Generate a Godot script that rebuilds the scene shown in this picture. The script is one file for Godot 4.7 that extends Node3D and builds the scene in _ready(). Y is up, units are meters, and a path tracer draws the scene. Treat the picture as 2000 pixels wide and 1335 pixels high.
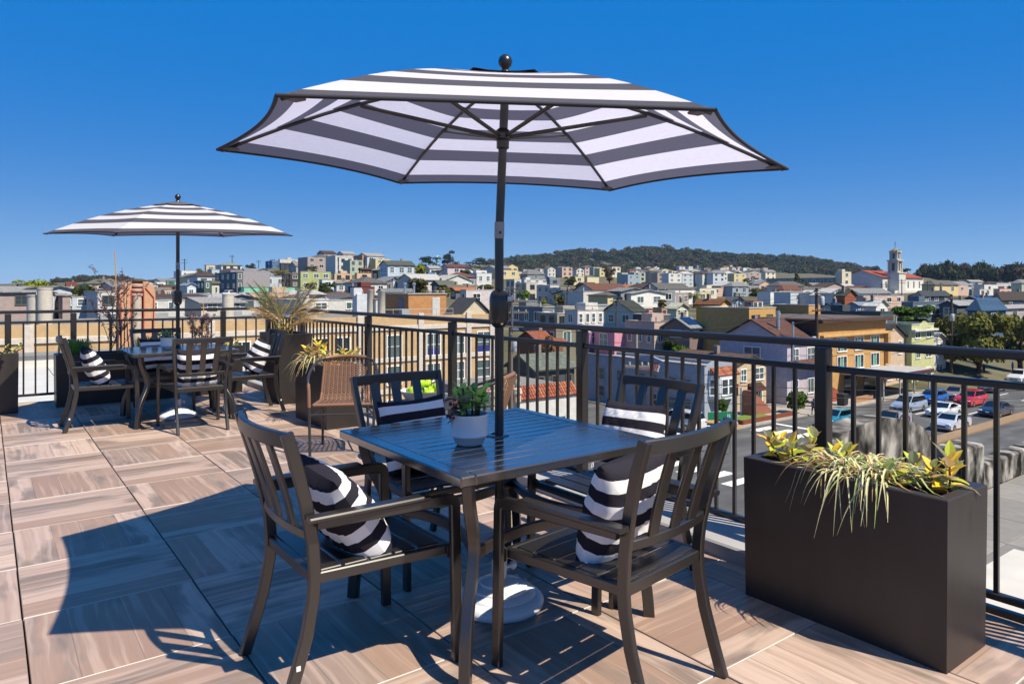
extends Node3D

# ---------------------------------------------------------------- mesh helper
class MB:
	var v := PackedVector3Array()
	var n := PackedVector3Array()
	var uv := PackedVector2Array()
	var c := PackedColorArray()
	var ix := PackedInt32Array()
	var tint := Color(1, 1, 1)

	func vert(p: Vector3, nn: Vector3, t := Vector2.ZERO) -> int:
		v.append(p); n.append(nn); uv.append(t); c.append(tint)
		return v.size() - 1

	func face(i: int, j: int, k: int) -> void:
		# wind clockwise seen from the side the normal points to
		var g := (v[j] - v[i]).cross(v[k] - v[i])
		if g.dot(n[i] + n[j] + n[k]) > 0.0:
			ix.append(i); ix.append(k); ix.append(j)
		else:
			ix.append(i); ix.append(j); ix.append(k)

	func quad(a: Vector3, b: Vector3, cc: Vector3, d: Vector3, ta := Vector2(0, 0), tb := Vector2(1, 0), tc := Vector2(1, 1), td := Vector2(0, 1)) -> void:
		# a b c d counter-clockwise seen from outside
		var nn := (b - a).cross(cc - a).normalized()
		if nn == Vector3.ZERO:
			nn = (cc - a).cross(d - a).normalized()
		var i := vert(a, nn, ta); var j := vert(b, nn, tb); var k := vert(cc, nn, tc); var l := vert(d, nn, td)
		ix.append_array([i, k, j, i, l, k])

	func tri(a: Vector3, b: Vector3, cc: Vector3) -> void:
		var nn := (b - a).cross(cc - a).normalized()
		var i := vert(a, nn); var j := vert(b, nn); var k := vert(cc, nn)
		ix.append_array([i, k, j])

	func quadn(a: Vector3, b: Vector3, cc: Vector3, d: Vector3, na: Vector3, nb: Vector3, nc: Vector3, nd: Vector3, ta := Vector2.ZERO, tb := Vector2.ZERO, tc := Vector2.ZERO, td := Vector2.ZERO) -> void:
		var i := vert(a, na, ta); var j := vert(b, nb, tb); var k := vert(cc, nc, tc); var l := vert(d, nd, td)
		face(i, j, k); face(i, k, l)

	func box(ctr: Vector3, s: Vector3, b := Basis()) -> void:
		var h := s * 0.5
		var p := []
		for k in 8:
			p.append(ctr + b * Vector3(h.x if k & 1 else -h.x, h.y if k & 2 else -h.y, h.z if k & 4 else -h.z))
		quad(p[4], p[5], p[7], p[6]); quad(p[1], p[0], p[2], p[3]); quad(p[5], p[1], p[3], p[7])
		quad(p[0], p[4], p[6], p[2]); quad(p[6], p[7], p[3], p[2]); quad(p[0], p[1], p[5], p[4])

	func span(lo: Vector3, hi: Vector3) -> void:
		box((lo + hi) * 0.5, hi - lo)

	func bbox(ctr: Vector3, s: Vector3, bev := 0.004, b := Basis()) -> void:
		# box with chamfered edges
		var h := s * 0.5
		var e := minf(bev, minf(h.x, minf(h.y, h.z)) * 0.9)
		for ax in 3:
			var u := (ax + 1) % 3
			var w := (ax + 2) % 3
			for sg: float in [-1.0, 1.0]:
				var q := []
				for m in [[-1, -1], [1, -1], [1, 1], [-1, 1]]:
					var t := Vector3.ZERO
					t[ax] = sg * h[ax]; t[u] = m[0] * (h[u] - e); t[w] = m[1] * (h[w] - e)
					q.append(ctr + b * t)
				if sg > 0: quad(q[0], q[1], q[2], q[3])
				else: quad(q[3], q[2], q[1], q[0])
			for su: float in [-1.0, 1.0]:
				for sw: float in [-1.0, 1.0]:
					var r := []
					for m in [[-1, 0], [1, 0], [1, 1], [-1, 1]]:
						var t2 := Vector3.ZERO
						t2[ax] = m[0] * (h[ax] - e)
						t2[u] = su * (h[u] - (e if m[1] == 0 else 0.0))
						t2[w] = sw * (h[w] - (0.0 if m[1] == 0 else e))
						r.append(ctr + b * t2)
					var nn := (b * (Vector3.ZERO + _ax(u) * su + _ax(w) * sw)).normalized()
					quadn(r[0], r[1], r[2], r[3], nn, nn, nn, nn)
		for k in 8:
			var sgn := Vector3(1.0 if k & 1 else -1.0, 1.0 if k & 2 else -1.0, 1.0 if k & 4 else -1.0)
			var a := ctr + b * (sgn * (h - Vector3(0, e, e)))
			var bb := ctr + b * (sgn * (h - Vector3(e, 0, e)))
			var cc := ctr + b * (sgn * (h - Vector3(e, e, 0)))
			var n3 := (b * sgn).normalized()
			var i := vert(a, n3); var j := vert(bb, n3); var l := vert(cc, n3)
			face(i, j, l)

	static func _ax(k: int) -> Vector3:
		return [Vector3.RIGHT, Vector3.UP, Vector3.BACK][k]

	# profile (side, up) swept along points; flat across the profile, smooth along
	func sweep(pts: Array, prof: Array, up: Vector3, round_prof := false, scales := [], cap := true) -> void:
		var m := pts.size()
		var rings := []
		var frames := []
		for i in m:
			var t: Vector3 = (pts[mini(i + 1, m - 1)] - pts[maxi(i - 1, 0)]).normalized()
			var side := t.cross(up)
			if side.length() < 1e-4: side = t.cross(Vector3(0.3, 0.1, 1))
			side = side.normalized()
			var u2 := side.cross(t).normalized()
			var sc: float = scales[i] if scales.size() else 1.0
			if i > 0 and i < m - 1:
				var t0: Vector3 = (pts[i] - pts[i - 1]).normalized()
				var cs := t0.dot(t)
				sc *= 1.0 if round_prof else minf(1.0 / maxf(cs, 0.5), 1.25) if false else 1.0
			var r := []
			for q: Vector2 in prof:
				r.append(pts[i] + side * q.x * sc + u2 * q.y * sc)
			rings.append(r); frames.append([side, u2, t])
		var np := prof.size()
		for j in np:
			var j2 := (j + 1) % np
			var d: Vector2 = prof[j2] - prof[j]
			var e := Vector2(d.y, -d.x).normalized()
			for i in m - 1:
				var f0 = frames[i]; var f1 = frames[i + 1]
				if round_prof:
					var qa: Vector2 = prof[j].normalized(); var qb: Vector2 = prof[j2].normalized()
					quadn(rings[i][j], rings[i][j2], rings[i + 1][j2], rings[i + 1][j], f0[0] * qa.x + f0[1] * qa.y, f0[0] * qb.x + f0[1] * qb.y, f1[0] * qb.x + f1[1] * qb.y, f1[0] * qa.x + f1[1] * qa.y)
				else:
					var n0: Vector3 = f0[0] * e.x + f0[1] * e.y
					var n1: Vector3 = f1[0] * e.x + f1[1] * e.y
					quadn(rings[i][j], rings[i][j2], rings[i + 1][j2], rings[i + 1][j], n0, n0, n1, n1)
		if cap:
			for k in [0, m - 1]:
				var nn: Vector3 = frames[k][2] * (-1.0 if k == 0 else 1.0)
				var first := v.size()
				for p: Vector3 in rings[k]: vert(p, nn)
				for j in range(1, np - 1): face(first, first + j, first + j + 1)

	func bar(pts: Array, w: float, h: float, up := Vector3.UP, bev := 0.004) -> void:
		var a := w * 0.5; var b := h * 0.5; var e := minf(bev, minf(a, b) * 0.8)
		sweep(pts, [Vector2(a, -b + e), Vector2(a, b - e), Vector2(a - e, b), Vector2(-a + e, b), Vector2(-a, b - e), Vector2(-a, -b + e), Vector2(-a + e, -b), Vector2(a - e, -b)], up)

	func tube(pts: Array, r: float, sides := 10, scales := [], cap := true) -> void:
		var prof := []
		for k in sides:
			var a := TAU * k / sides
			prof.append(Vector2(cos(a), sin(a)) * r)
		var d: Vector3 = (pts[pts.size() - 1] - pts[0]).normalized()
		var up := Vector3.UP if absf(d.y) < 0.9 else Vector3(0.02, 0.01, 1)
		sweep(pts, prof, up, true, scales, cap)

	func lathe(prof: Array, sides := 24, ctr := Vector3.ZERO, b := Basis(), smooth := true) -> void:
		# prof: Vector2(radius, height) from bottom to top, outside facing out
		for i in prof.size() - 1:
			var p0: Vector2 = prof[i]; var p1: Vector2 = prof[i + 1]
			var d := p1 - p0
			if d.length() < 1e-7: continue
			var na := Vector2(d.y, -d.x).normalized()
			var n0 := na; var n1 := na
			if smooth:
				if i > 0:
					var q: Vector2 = prof[i] - prof[i - 1]; var qn := Vector2(q.y, -q.x).normalized()
					if qn.dot(na) > 0.6: n0 = (qn + na).normalized()
				if i < prof.size() - 2:
					var q2: Vector2 = prof[i + 2] - prof[i + 1]; var qn2 := Vector2(q2.y, -q2.x).normalized()
					if qn2.dot(na) > 0.6: n1 = (qn2 + na).normalized()
			for k in sides:
				var a := TAU * k / sides; var a2 := TAU * (k + 1) / sides
				var e := Vector3(cos(a), 0, sin(a)); var e2 := Vector3(cos(a2), 0, sin(a2))
				quadn(ctr + b * (e * p0.x + Vector3(0, p0.y, 0)), ctr + b * (e2 * p0.x + Vector3(0, p0.y, 0)), ctr + b * (e2 * p1.x + Vector3(0, p1.y, 0)), ctr + b * (e * p1.x + Vector3(0, p1.y, 0)),
					b * (e * n0.x + Vector3(0, n0.y, 0)), b * (e2 * n0.x + Vector3(0, n0.y, 0)), b * (e2 * n1.x + Vector3(0, n1.y, 0)), b * (e * n1.x + Vector3(0, n1.y, 0)))

	func ball(ctr: Vector3, r: Vector3, su := 16, sv := 10) -> void:
		for i in sv:
			for k in su:
				var q := []
				for m in [[0, 0], [1, 0], [1, 1], [0, 1]]:
					var a: float = TAU * (k + m[0]) / su
					var t: float = -PI / 2 + PI * (i + m[1]) / sv
					q.append(Vector3(cos(a) * cos(t), sin(t), sin(a) * cos(t)))
				quadn(ctr + q[0] * r, ctr + q[1] * r, ctr + q[2] * r, ctr + q[3] * r, q[0], q[1], q[2], q[3])

	# polygon (x, y) extruded along z from z0 to z1, with transform
	func prism(poly: Array, z0: float, z1: float, t := Transform3D()) -> void:
		var pv := PackedVector2Array(poly)
		var area := 0.0
		for i in pv.size(): area += pv[i].cross(pv[(i + 1) % pv.size()])
		if area < 0: pv.reverse()
		var tr := Geometry2D.triangulate_polygon(pv)
		for i in pv.size():
			var a := pv[i]; var b2 := pv[(i + 1) % pv.size()]
			quad(t * Vector3(a.x, a.y, z1), t * Vector3(a.x, a.y, z0), t * Vector3(b2.x, b2.y, z0), t * Vector3(b2.x, b2.y, z1))
		for k in range(0, tr.size(), 3):
			for zz: float in [z0, z1]:
				var nn := (t.basis * Vector3(0, 0, 1.0 if zz == maxf(z0, z1) else -1.0)).normalized()
				var q := []
				for m in 3: q.append(vert(t * Vector3(pv[tr[k + m]].x, pv[tr[k + m]].y, zz), nn))
				face(q[0], q[1], q[2])

	func arrays() -> Array:
		var a := []
		a.resize(Mesh.ARRAY_MAX)
		a[Mesh.ARRAY_VERTEX] = v; a[Mesh.ARRAY_NORMAL] = n; a[Mesh.ARRAY_TEX_UV] = uv; a[Mesh.ARRAY_COLOR] = c; a[Mesh.ARRAY_INDEX] = ix
		return a

	func mesh(m: Material, onto: ArrayMesh = null) -> ArrayMesh:
		var am := onto if onto else ArrayMesh.new()
		am.add_surface_from_arrays(Mesh.PRIMITIVE_TRIANGLES, arrays())
		am.surface_set_material(am.get_surface_count() - 1, m)
		return am

# ---------------------------------------------------------------- nodes
var taken := {}
func numbered(called: String) -> String:
	var k: int = taken.get(called, 0)
	taken[called] = k + 1
	return called if k == 0 else "%s_%03d" % [called, k]

func thing(called: String, label: String, category: String, at := Vector3.ZERO, turn := 0.0, group := "") -> Node3D:
	var o := Node3D.new()
	o.name = numbered(called); add_child(o, true)
	o.position = at; o.rotation.y = turn
	return tag(o, label, category, group)

func tag(o: Node, label: String, category: String, group := "") -> Node:
	o.set_meta("label", label); o.set_meta("category", category)
	if group: o.set_meta("group", group)
	return o

func obj(called: String, me: Mesh, parent: Node = null, t := Transform3D()) -> MeshInstance3D:
	var o := MeshInstance3D.new()
	o.mesh = me
	if parent:
		# parts of one thing: number repeats among siblings
		var nm := called; var k := 0
		var have: Dictionary = parent.get_meta("_n") if parent.has_meta("_n") else {}
		k = have.get(called, 0); have[called] = k + 1; parent.set_meta("_n", have)
		if k: nm = "%s_%03d" % [called, k]
		o.name = nm; parent.add_child(o, true)
	else:
		o.name = numbered(called); add_child(o, true)
	o.transform = t
	return o

func struct(called: String, me: Mesh, t := Transform3D()) -> MeshInstance3D:
	var o := obj(called, me, null, t)
	o.set_meta("kind", "structure")
	return o

func dup(root: Node3D, label: String, at: Vector3, turn := 0.0, group := "") -> Node3D:
	var r: Node3D = root.duplicate()
	r.name = numbered(str(root.name).rstrip("0123456789").trim_suffix("_")); add_child(r, true)
	r.position = at; r.rotation.y = turn
	r.set_meta("label", label)
	if group: r.set_meta("group", group)
	return r

# ---------------------------------------------------------------- materials
var mats := {}
func hexc(h: String) -> Color: return Color.html(h)

func mat(key: String, col: Color, rough := 0.7, metal := 0.0, spec := 0.5) -> StandardMaterial3D:
	if mats.has(key): return mats[key]
	var m := StandardMaterial3D.new()
	m.resource_name = key
	m.albedo_color = col; m.roughness = rough; m.metallic = metal; m.metallic_specular = spec
	mats[key] = m
	return m

func paint(h: String) -> Color:
	# weathered outdoor paint: a little darker and greyer than the swatch
	var c := hexc(h).srgb_to_linear()
	var g := c.r * 0.3 + c.g * 0.6 + c.b * 0.1
	return (c.lerp(Color(g, g, g), 0.1) * 0.8).linear_to_srgb()

var stucco: Texture2D
func wall(h: String, scale := 0.22, rough := 0.9) -> StandardMaterial3D:
	var key := "wall" + h + str(scale)
	if mats.has(key): return mats[key]
	var m := mat(key, paint(h), rough, 0.0, 0.3)
	m.albedo_texture = stucco
	m.uv1_triplanar = true; m.uv1_world_triplanar = true
	m.uv1_scale = Vector3.ONE * scale
	return m

func noise_tex(seed_: int, freq: float, lo: Color, hi: Color, size := 256, oct := 4, kind := FastNoiseLite.TYPE_SIMPLEX_SMOOTH, stretch := Vector2.ONE, contrast := 1.0) -> ImageTexture:
	var f := FastNoiseLite.new()
	f.seed = seed_; f.frequency = freq; f.fractal_octaves = oct; f.noise_type = kind
	var im := Image.create(size, size, false, Image.FORMAT_RGB8)
	# tile by blending the noise with itself shifted by the size
	for y in size:
		for x in size:
			var a := f.get_noise_2d(x * stretch.x, y * stretch.y)
			var b := f.get_noise_2d((x - size) * stretch.x, y * stretch.y)
			var c := f.get_noise_2d(x * stretch.x, (y - size) * stretch.y)
			var d := f.get_noise_2d((x - size) * stretch.x, (y - size) * stretch.y)
			var u := float(x) / size; var w := float(y) / size
			var t := lerpf(lerpf(a, b, u), lerpf(c, d, u), w) * 0.8 * contrast + 0.5
			im.set_pixel(x, y, lo.lerp(hi, clampf(t, 0, 1)))
	return ImageTexture.create_from_image(im)

# ---------------------------------------------------------------- terrace builders
func tile_images() -> Array:
	# wood-look porcelain: four printed planks on each paver, grain along v
	var out := []
	var S := 448
	var warp := FastNoiseLite.new(); warp.seed = 5; warp.frequency = 0.004; warp.fractal_octaves = 3
	var blot := FastNoiseLite.new(); blot.seed = 9; blot.frequency = 0.006; blot.fractal_octaves = 4; blot.noise_type = FastNoiseLite.TYPE_SIMPLEX_SMOOTH
	var fine := FastNoiseLite.new(); fine.seed = 21; fine.frequency = 0.05; fine.fractal_octaves = 2
	var rng := RandomNumberGenerator.new(); rng.seed = 77
	var tan_ := hexc("a08a7e"); var pale := hexc("bba597"); var grey := hexc("80736b"); var brown := hexc("8f7667"); var dark := hexc("65584f")
	for k in 8:
		var im := Image.create(S, S, false, Image.FORMAT_RGB8)
		var cuts := [0.0, 0.19 + rng.randf() * 0.07, 0.44 + rng.randf() * 0.09, 0.72 + rng.randf() * 0.06, 1.0]
		var base := []; var off := []; var band := []; var edgy := []
		for j in 4:
			var r := rng.randf()
			base.append(tan_.lerp(pale, rng.randf()) if r < 0.6 else tan_.lerp(brown, rng.randf_range(0.3, 0.9)) if r < 0.85 else tan_.lerp(grey, rng.randf_range(0.2, 0.6)))
			off.append(rng.randf() * 3000.0)
			band.append(rng.randf_range(-0.3, 0.3))
			edgy.append(rng.randf_range(-1.0, 1.0))
		for x in S:
			var u := float(x) / S
			var j := 0
			while j < 3 and u > cuts[j + 1]: j += 1
			var edge: float = minf(absf(u - cuts[j]) if j > 0 else 1.0, absf(u - cuts[j + 1]) if j < 3 else 1.0) * S
			var o: float = off[j]
			var bc: Color = base[j]
			var uu: float = (u - cuts[j]) / (cuts[j + 1] - cuts[j]) * 2.0 - 1.0
			for y in S:
				var wx := x + 16.0 * warp.get_noise_2d(x * 0.4 + o, y * 0.5)
				# long soft grey heartwood patches that keep to one side of a plank, and thin streaks
				var g := blot.get_noise_2d(wx * 0.9 + o, y * 0.3 + o) * 1.15 + float(band[j]) + 0.22 * uu * float(edgy[j])
				var s := blot.get_noise_2d(wx * 5.0 + o * 2.0, y * 0.12)
				var f := fine.get_noise_2d(wx * 2.2 + o, y * 0.10)
				var c: Color = bc.lerp(grey, clampf((g - 0.16) * 3.2, 0.0, 0.7))
				c = c.lerp(dark, clampf((g - 0.42) * 2.5, 0.0, 0.4))
				c = c.lerp(brown, clampf(s * 0.9, 0.0, 0.35))
				c = c.lerp(pale, clampf(-s * 1.2 - 0.05, 0.0, 0.5))
				c = c.lerp(dark, clampf(f * 0.22 - 0.03, 0.0, 0.14))
				if edge < 1.3: c = c.lerp(dark, 0.6)
				im.set_pixel(x, y, c)
		im.generate_mipmaps()
		out.append(im)
	return out

func build_deck() -> void:
	var slab := MB.new()
	slab.span(Vector3(-7, -0.5, -10.32), Vector3(3.42, -0.034, 4.0))
	var deck := struct("terrace_floor", slab.mesh(mat("joint_shadow", hexc("2b2826"), 0.95)))
	var rough := noise_tex(3, 0.02, Color(0.3, 0.3, 0.3), Color(0.62, 0.62, 0.62), 128)
	var porcelain := mat("tile_edge", hexc("b9b3ad"), 0.7)
	var meshes := []
	var imgs := tile_images()
	for k in imgs.size():
		var m := mat("wood_look_tile_%d" % k, Color(1, 1, 1), 0.5, 0.0, 0.35)
		m.albedo_texture = ImageTexture.create_from_image(imgs[k])
		m.roughness_texture = rough; m.roughness = 1.0
		for turned in 2:
			var a := MB.new(); var e := MB.new()
			var hx := 0.3262 - (0.0042 if turned == 0 else 0.0016)
			var hz := 0.3278 - (0.0016 if turned == 0 else 0.0042)
			var b := 0.0022
			a.quad(Vector3(-hx + b, 0, hz - b), Vector3(hx - b, 0, hz - b), Vector3(hx - b, 0, -hz + b), Vector3(-hx + b, 0, -hz + b))
			for s: float in [-1.0, 1.0]:
				# rounded arris and side; the row joints show the pale porcelain body
				for zz in 2:
					var q := []
					var on: MB = e if (zz == 1) == (turned == 0) else a
					var w := hx if zz == 1 else hz
					for m2 in [[-1, 0], [1, 0], [1, 1], [-1, 1], [1, 2], [-1, 2]]:
						var along: float = m2[0] * (w - (b if m2[1] == 0 else 0.0))
						var out_: float = (hz if zz == 1 else hx) - (b if m2[1] == 0 else 0.0)
						var hgt: float = [0.0, -b, -0.028][m2[1]]
						q.append(Vector3(along, hgt, s * out_) if zz == 1 else Vector3(s * out_, hgt, along))
					var up1 := Vector3(0, 0.7, s * 0.7) if zz == 1 else Vector3(s * 0.7, 0.7, 0)
					var flat := Vector3(0, 0, s) if zz == 1 else Vector3(s, 0, 0)
					on.quadn(q[0], q[1], q[2], q[3], up1, up1, up1, up1)
					on.quadn(q[3], q[2], q[4], q[5], flat, flat, flat, flat)
			meshes.append(e.mesh(porcelain, a.mesh(m)))
	var rng := RandomNumberGenerator.new(); rng.seed = 4
	for j in range(-12, 8):
		for i in range(-4, 5):
			var c := Vector3(0.122 + 0.6525 * (i + 0.5), rng.randf_range(-0.0012, 0.0012), -3.527 + 0.6556 * (j + 0.5))
			if c.z < -10.3 + 0.3 or c.z > 2.2: continue
			if c.z > -0.6 and c.x < -1.0: continue
			var odd := posmod(i + j, 2)
			var k := rng.randi() % imgs.size()
			var t := Transform3D(Basis(Vector3.UP, (PI / 2 if odd else 0.0) + (PI if rng.randf() < 0.5 else 0.0)), c)
			obj("tile", meshes[k * 2 + odd], deck, t)
	# threshold strip of pale mortar along the left railing
	var st := MB.new(); st.span(Vector3(-7, -0.04, -10.32), Vector3(3.42, -0.004, -10.07))
	obj("edge_strip", st.mesh(wall("c9b08f", 0.8)), deck)

func build_building() -> void:
	var w := MB.new()
	w.span(Vector3(-9, -11.65, -17.3), Vector3(3.40, -0.5, 9))
	var o := struct("apartment_building_wall", w.mesh(wall("b9b4ab")))
	# low white roof next to the terrace, with big pavers and a parapet
	var s := MB.new(); s.span(Vector3(-9, -0.5, -17.0), Vector3(3.40, -0.22, -10.325))
	var roof := struct("white_roof", s.mesh(wall("8d8c88")))
	var pv := MB.new(); pv.bbox(Vector3.ZERO, Vector3(1.19, 0.03, 1.19), 0.004)
	var pm := pv.mesh(wall("d6d4cf", 0.5, 0.7))
	for i in 10:
		for j in 6:
			obj("paver", pm, roof, Transform3D(Basis(), Vector3(2.78 - 1.2 * i, -0.2, -10.95 - 1.2 * j)))
	var pp := MB.new()
	pp.span(Vector3(-9, -0.5, -17.3), Vector3(3.40, 0.02, -17.0))
	var par := obj("parapet", pp.mesh(wall("dedbd4")), roof)
	var cp := MB.new(); cp.bbox(Vector3(-2.8, 0.05, -17.15), Vector3(12.5, 0.06, 0.42), 0.01)
	obj("parapet_coping", cp.mesh(wall("8f9092")), par)
	# curb under the right railing
	var cb := MB.new()
	cb.bbox(Vector3(3.2, 0.02, -6.1), Vector3(0.46, 0.11, 8.36), 0.01)
	struct("curb", cb.mesh(wall("b4b2b3", 0.6)))
	var lg := MB.new(); lg.bbox(Vector3(4.4, -0.42, 1.0), Vector3(2.0, 0.16, 5.5), 0.01)
	struct("lower_ledge", lg.mesh(wall("d8d3ca", 0.4)))

func rail_run(root: Node3D, a: Vector3, b: Vector3, posts: Array, m: Material, gap := 0.118) -> void:
	# a, b: ends on the floor line; posts: distances from a
	var d := (b - a).normalized(); var L := a.distance_to(b)
	var up := Vector3.UP
	var t := MB.new(); t.bar([a + up * 1.087, b + up * 1.087], 0.052, 0.038, up, 0.008); obj("top_rail", t.mesh(m), root)
	var pr := MB.new(); pr.bbox(Vector3(0, 0.53, 0), Vector3(0.064, 1.07, 0.064), 0.005); var pm := pr.mesh(m)
	var pk := MB.new(); pk.bbox(Vector3(0, 0.525, 0), Vector3(0.019, 0.86, 0.019), 0.002); var km := pk.mesh(m)
	var bt := Basis(up, atan2(-d.z, d.x))
	for k in posts.size():
		obj("post", pm, root, Transform3D(bt, a + d * float(posts[k])))
	for k in posts.size() - 1:
		var p0: float = posts[k] + 0.032; var p1: float = posts[k + 1] - 0.032
		var r := MB.new(); r.bar([a + d * p0 + up * 0.962, a + d * p1 + up * 0.962], 0.036, 0.03, up, 0.005); obj("middle_rail", r.mesh(m), root)
		var r2 := MB.new(); r2.bar([a + d * p0 + up * 0.09, a + d * p1 + up * 0.09], 0.036, 0.03, up, 0.005); obj("bottom_rail", r2.mesh(m), root)
		var n := int(round((p1 - p0) / gap))
		for q in range(1, n):
			obj("picket", km, root, Transform3D(bt, a + d * lerpf(p0, p1, float(q) / n)))

func build_railings() -> void:
	var m := mat("railing_paint", hexc("262221"), 0.3, 0.0, 0.6)
	var r := thing("metal_railing", "long black metal railing with round-edged top rail along the street side of the terrace", "railing", Vector3(3.34, 0, -10.25), 0, "terrace railings")
	rail_run(r, Vector3.ZERO, Vector3(0, 0, 10.2), [0.03, 1.15, 3.15, 4.88, 6.59, 8.36, 10.1], m)
	# the bottom rail steps down past the large planter
	var s := MB.new(); s.bar([Vector3(0, 0.03, 8.9), Vector3(0, 0.03, 12.2)], 0.036, 0.03); obj("floor_rail", s.mesh(m), r)
	var l := thing("metal_railing", "black metal railing across the far end of the terrace, behind the long planter", "railing", Vector3(-4.4, 0, -10.25), 0, "terrace railings")
	rail_run(l, Vector3.ZERO, Vector3(7.70, 0, 0), [0.07, 1.74, 3.49, 4.61, 5.27, 7.04, 7.66], m, 0.125)

func post_z(y: float) -> float:
	# side view of the chair's rear post
	var ys := [0.0, 0.1, 0.22, 0.34, 0.42, 0.52, 0.65, 0.78, 0.9]
	var zs := [-0.325, -0.292, -0.255, -0.232, -0.227, -0.236, -0.262, -0.298, -0.335]
	for i in 8:
		if y <= ys[i + 1]: return lerpf(zs[i], zs[i + 1], (y - ys[i]) / (ys[i + 1] - ys[i]))
	return zs[8]

func post_x(y: float) -> float:
	return 0.222 + 0.035 * smoothstep(0.4, 0.9, y)

func make_chair(label: String, at: Vector3, turn: float, group: String) -> Node3D:
	var m := mat("chair_paint", hexc("201d1c"), 0.33, 0.0, 0.7)
	var t := thing("patio_chair", label, "chair", at, turn, group)
	for s: float in [-1.0, 1.0]:
		var p := MB.new(); var pts := []
		for k in 25:
			var y := 0.895 * k / 24.0
			pts.append(Vector3(s * post_x(y), y, post_z(y)))
		p.bar(pts, 0.04, 0.026, Vector3.RIGHT)
		obj("rear_leg", p.mesh(m), t)
		var f := MB.new(); var q := []
		for y: float in [0.0, 0.3, 0.54]: q.append(Vector3(s * 0.285, y, 0.285 - y * 0.02))
		for k in 5:
			var a := PI / 2 * k / 4.0
			q.append(Vector3(s * 0.285, 0.565 + 0.03 * sin(a), 0.244 + 0.03 * cos(a)))
		q.append(Vector3(s * 0.283, 0.598, 0.0)); q.append(Vector3(s * 0.262, 0.596, -0.235))
		f.bar(q, 0.04, 0.026, Vector3.RIGHT)
		obj("front_leg", f.mesh(m), t)
		var ar := MB.new()
		ar.bar([Vector3(s * 0.284, 0.618, 0.16), Vector3(s * 0.284, 0.618, 0.0), Vector3(s * 0.276, 0.616, -0.27)], 0.052, 0.018, Vector3.UP, 0.005)
		obj("armrest", ar.mesh(m), t)
		var br := MB.new()
		br.prism([Vector2(-0.03, -0.045), Vector2(0.012, -0.02), Vector2(0.012, 0.02), Vector2(-0.03, 0.045)], -0.003, 0.003, Transform3D(Basis(Vector3.UP, PI / 2), Vector3(s * 0.27, 0.40, 0.262)))
		for yy: float in [0.382, 0.418]: br.ball(Vector3(s * 0.264, yy, 0.27), Vector3(0.005, 0.007, 0.007), 8, 6)
		obj("leg_bracket", br.mesh(m), t)
		var stk := MB.new(); stk.box(Vector3(s * 0.2365, 0.13, post_z(0.13) - 0.004), Vector3(0.0015, 0.016, 0.014))
		obj("sticker", stk.mesh(mat("sticker_white", hexc("d8d8d4"), 0.6)), t)
	var fr := MB.new()
	for s: float in [-1.0, 1.0]:
		fr.bar([Vector3(s * 0.222, 0.405, -0.235), Vector3(s * 0.25, 0.402, 0.27)], 0.024, 0.036)
	fr.bar([Vector3(-0.25, 0.402, 0.266), Vector3(0.25, 0.402, 0.266)], 0.024, 0.034)
	fr.bar([Vector3(-0.222, 0.402, -0.228), Vector3(0.222, 0.402, -0.228)], 0.024, 0.04)
	obj("seat_frame", fr.mesh(m), t)
	for k in 5:
		var z := -0.175 + 0.0925 * k
		var w := 0.232 + 0.012 * k / 4.0
		var sl := MB.new(); sl.bbox(Vector3(0, 0.4225, z), Vector3(w * 2.0 - 0.02, 0.008, 0.0845), 0.003)
		obj("seat_slat", sl.mesh(m), t)
	for spec in [["top_rail", 0.872, 0.05, 0.024, 0.04], ["back_rail", 0.548, 0.034, 0.022, 0.026]]:
		var b := MB.new(); var pts2 := []
		for k in 17:
			var u := -1.0 + k / 8.0
			pts2.append(Vector3(u * post_x(spec[1]), spec[1], post_z(spec[1]) - spec[4] * (1.0 - u * u)))
		b.bar(pts2, spec[3], spec[2])
		obj(spec[0], b.mesh(m), t)
	for u: float in [-0.5, 0.0, 0.5]:
		var b2 := MB.new(); var pts3 := []
		for k in 7:
			var y := lerpf(0.56, 0.855, k / 6.0)
			var bow := lerpf(0.026, 0.04, k / 6.0) * (1.0 - u * u)
			pts3.append(Vector3(u * post_x(y), y, post_z(y) - bow))
		b2.bar(pts3, 0.013, 0.052, Vector3.RIGHT, 0.003)
		obj("back_slat", b2.mesh(m), t)
	return t

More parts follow.
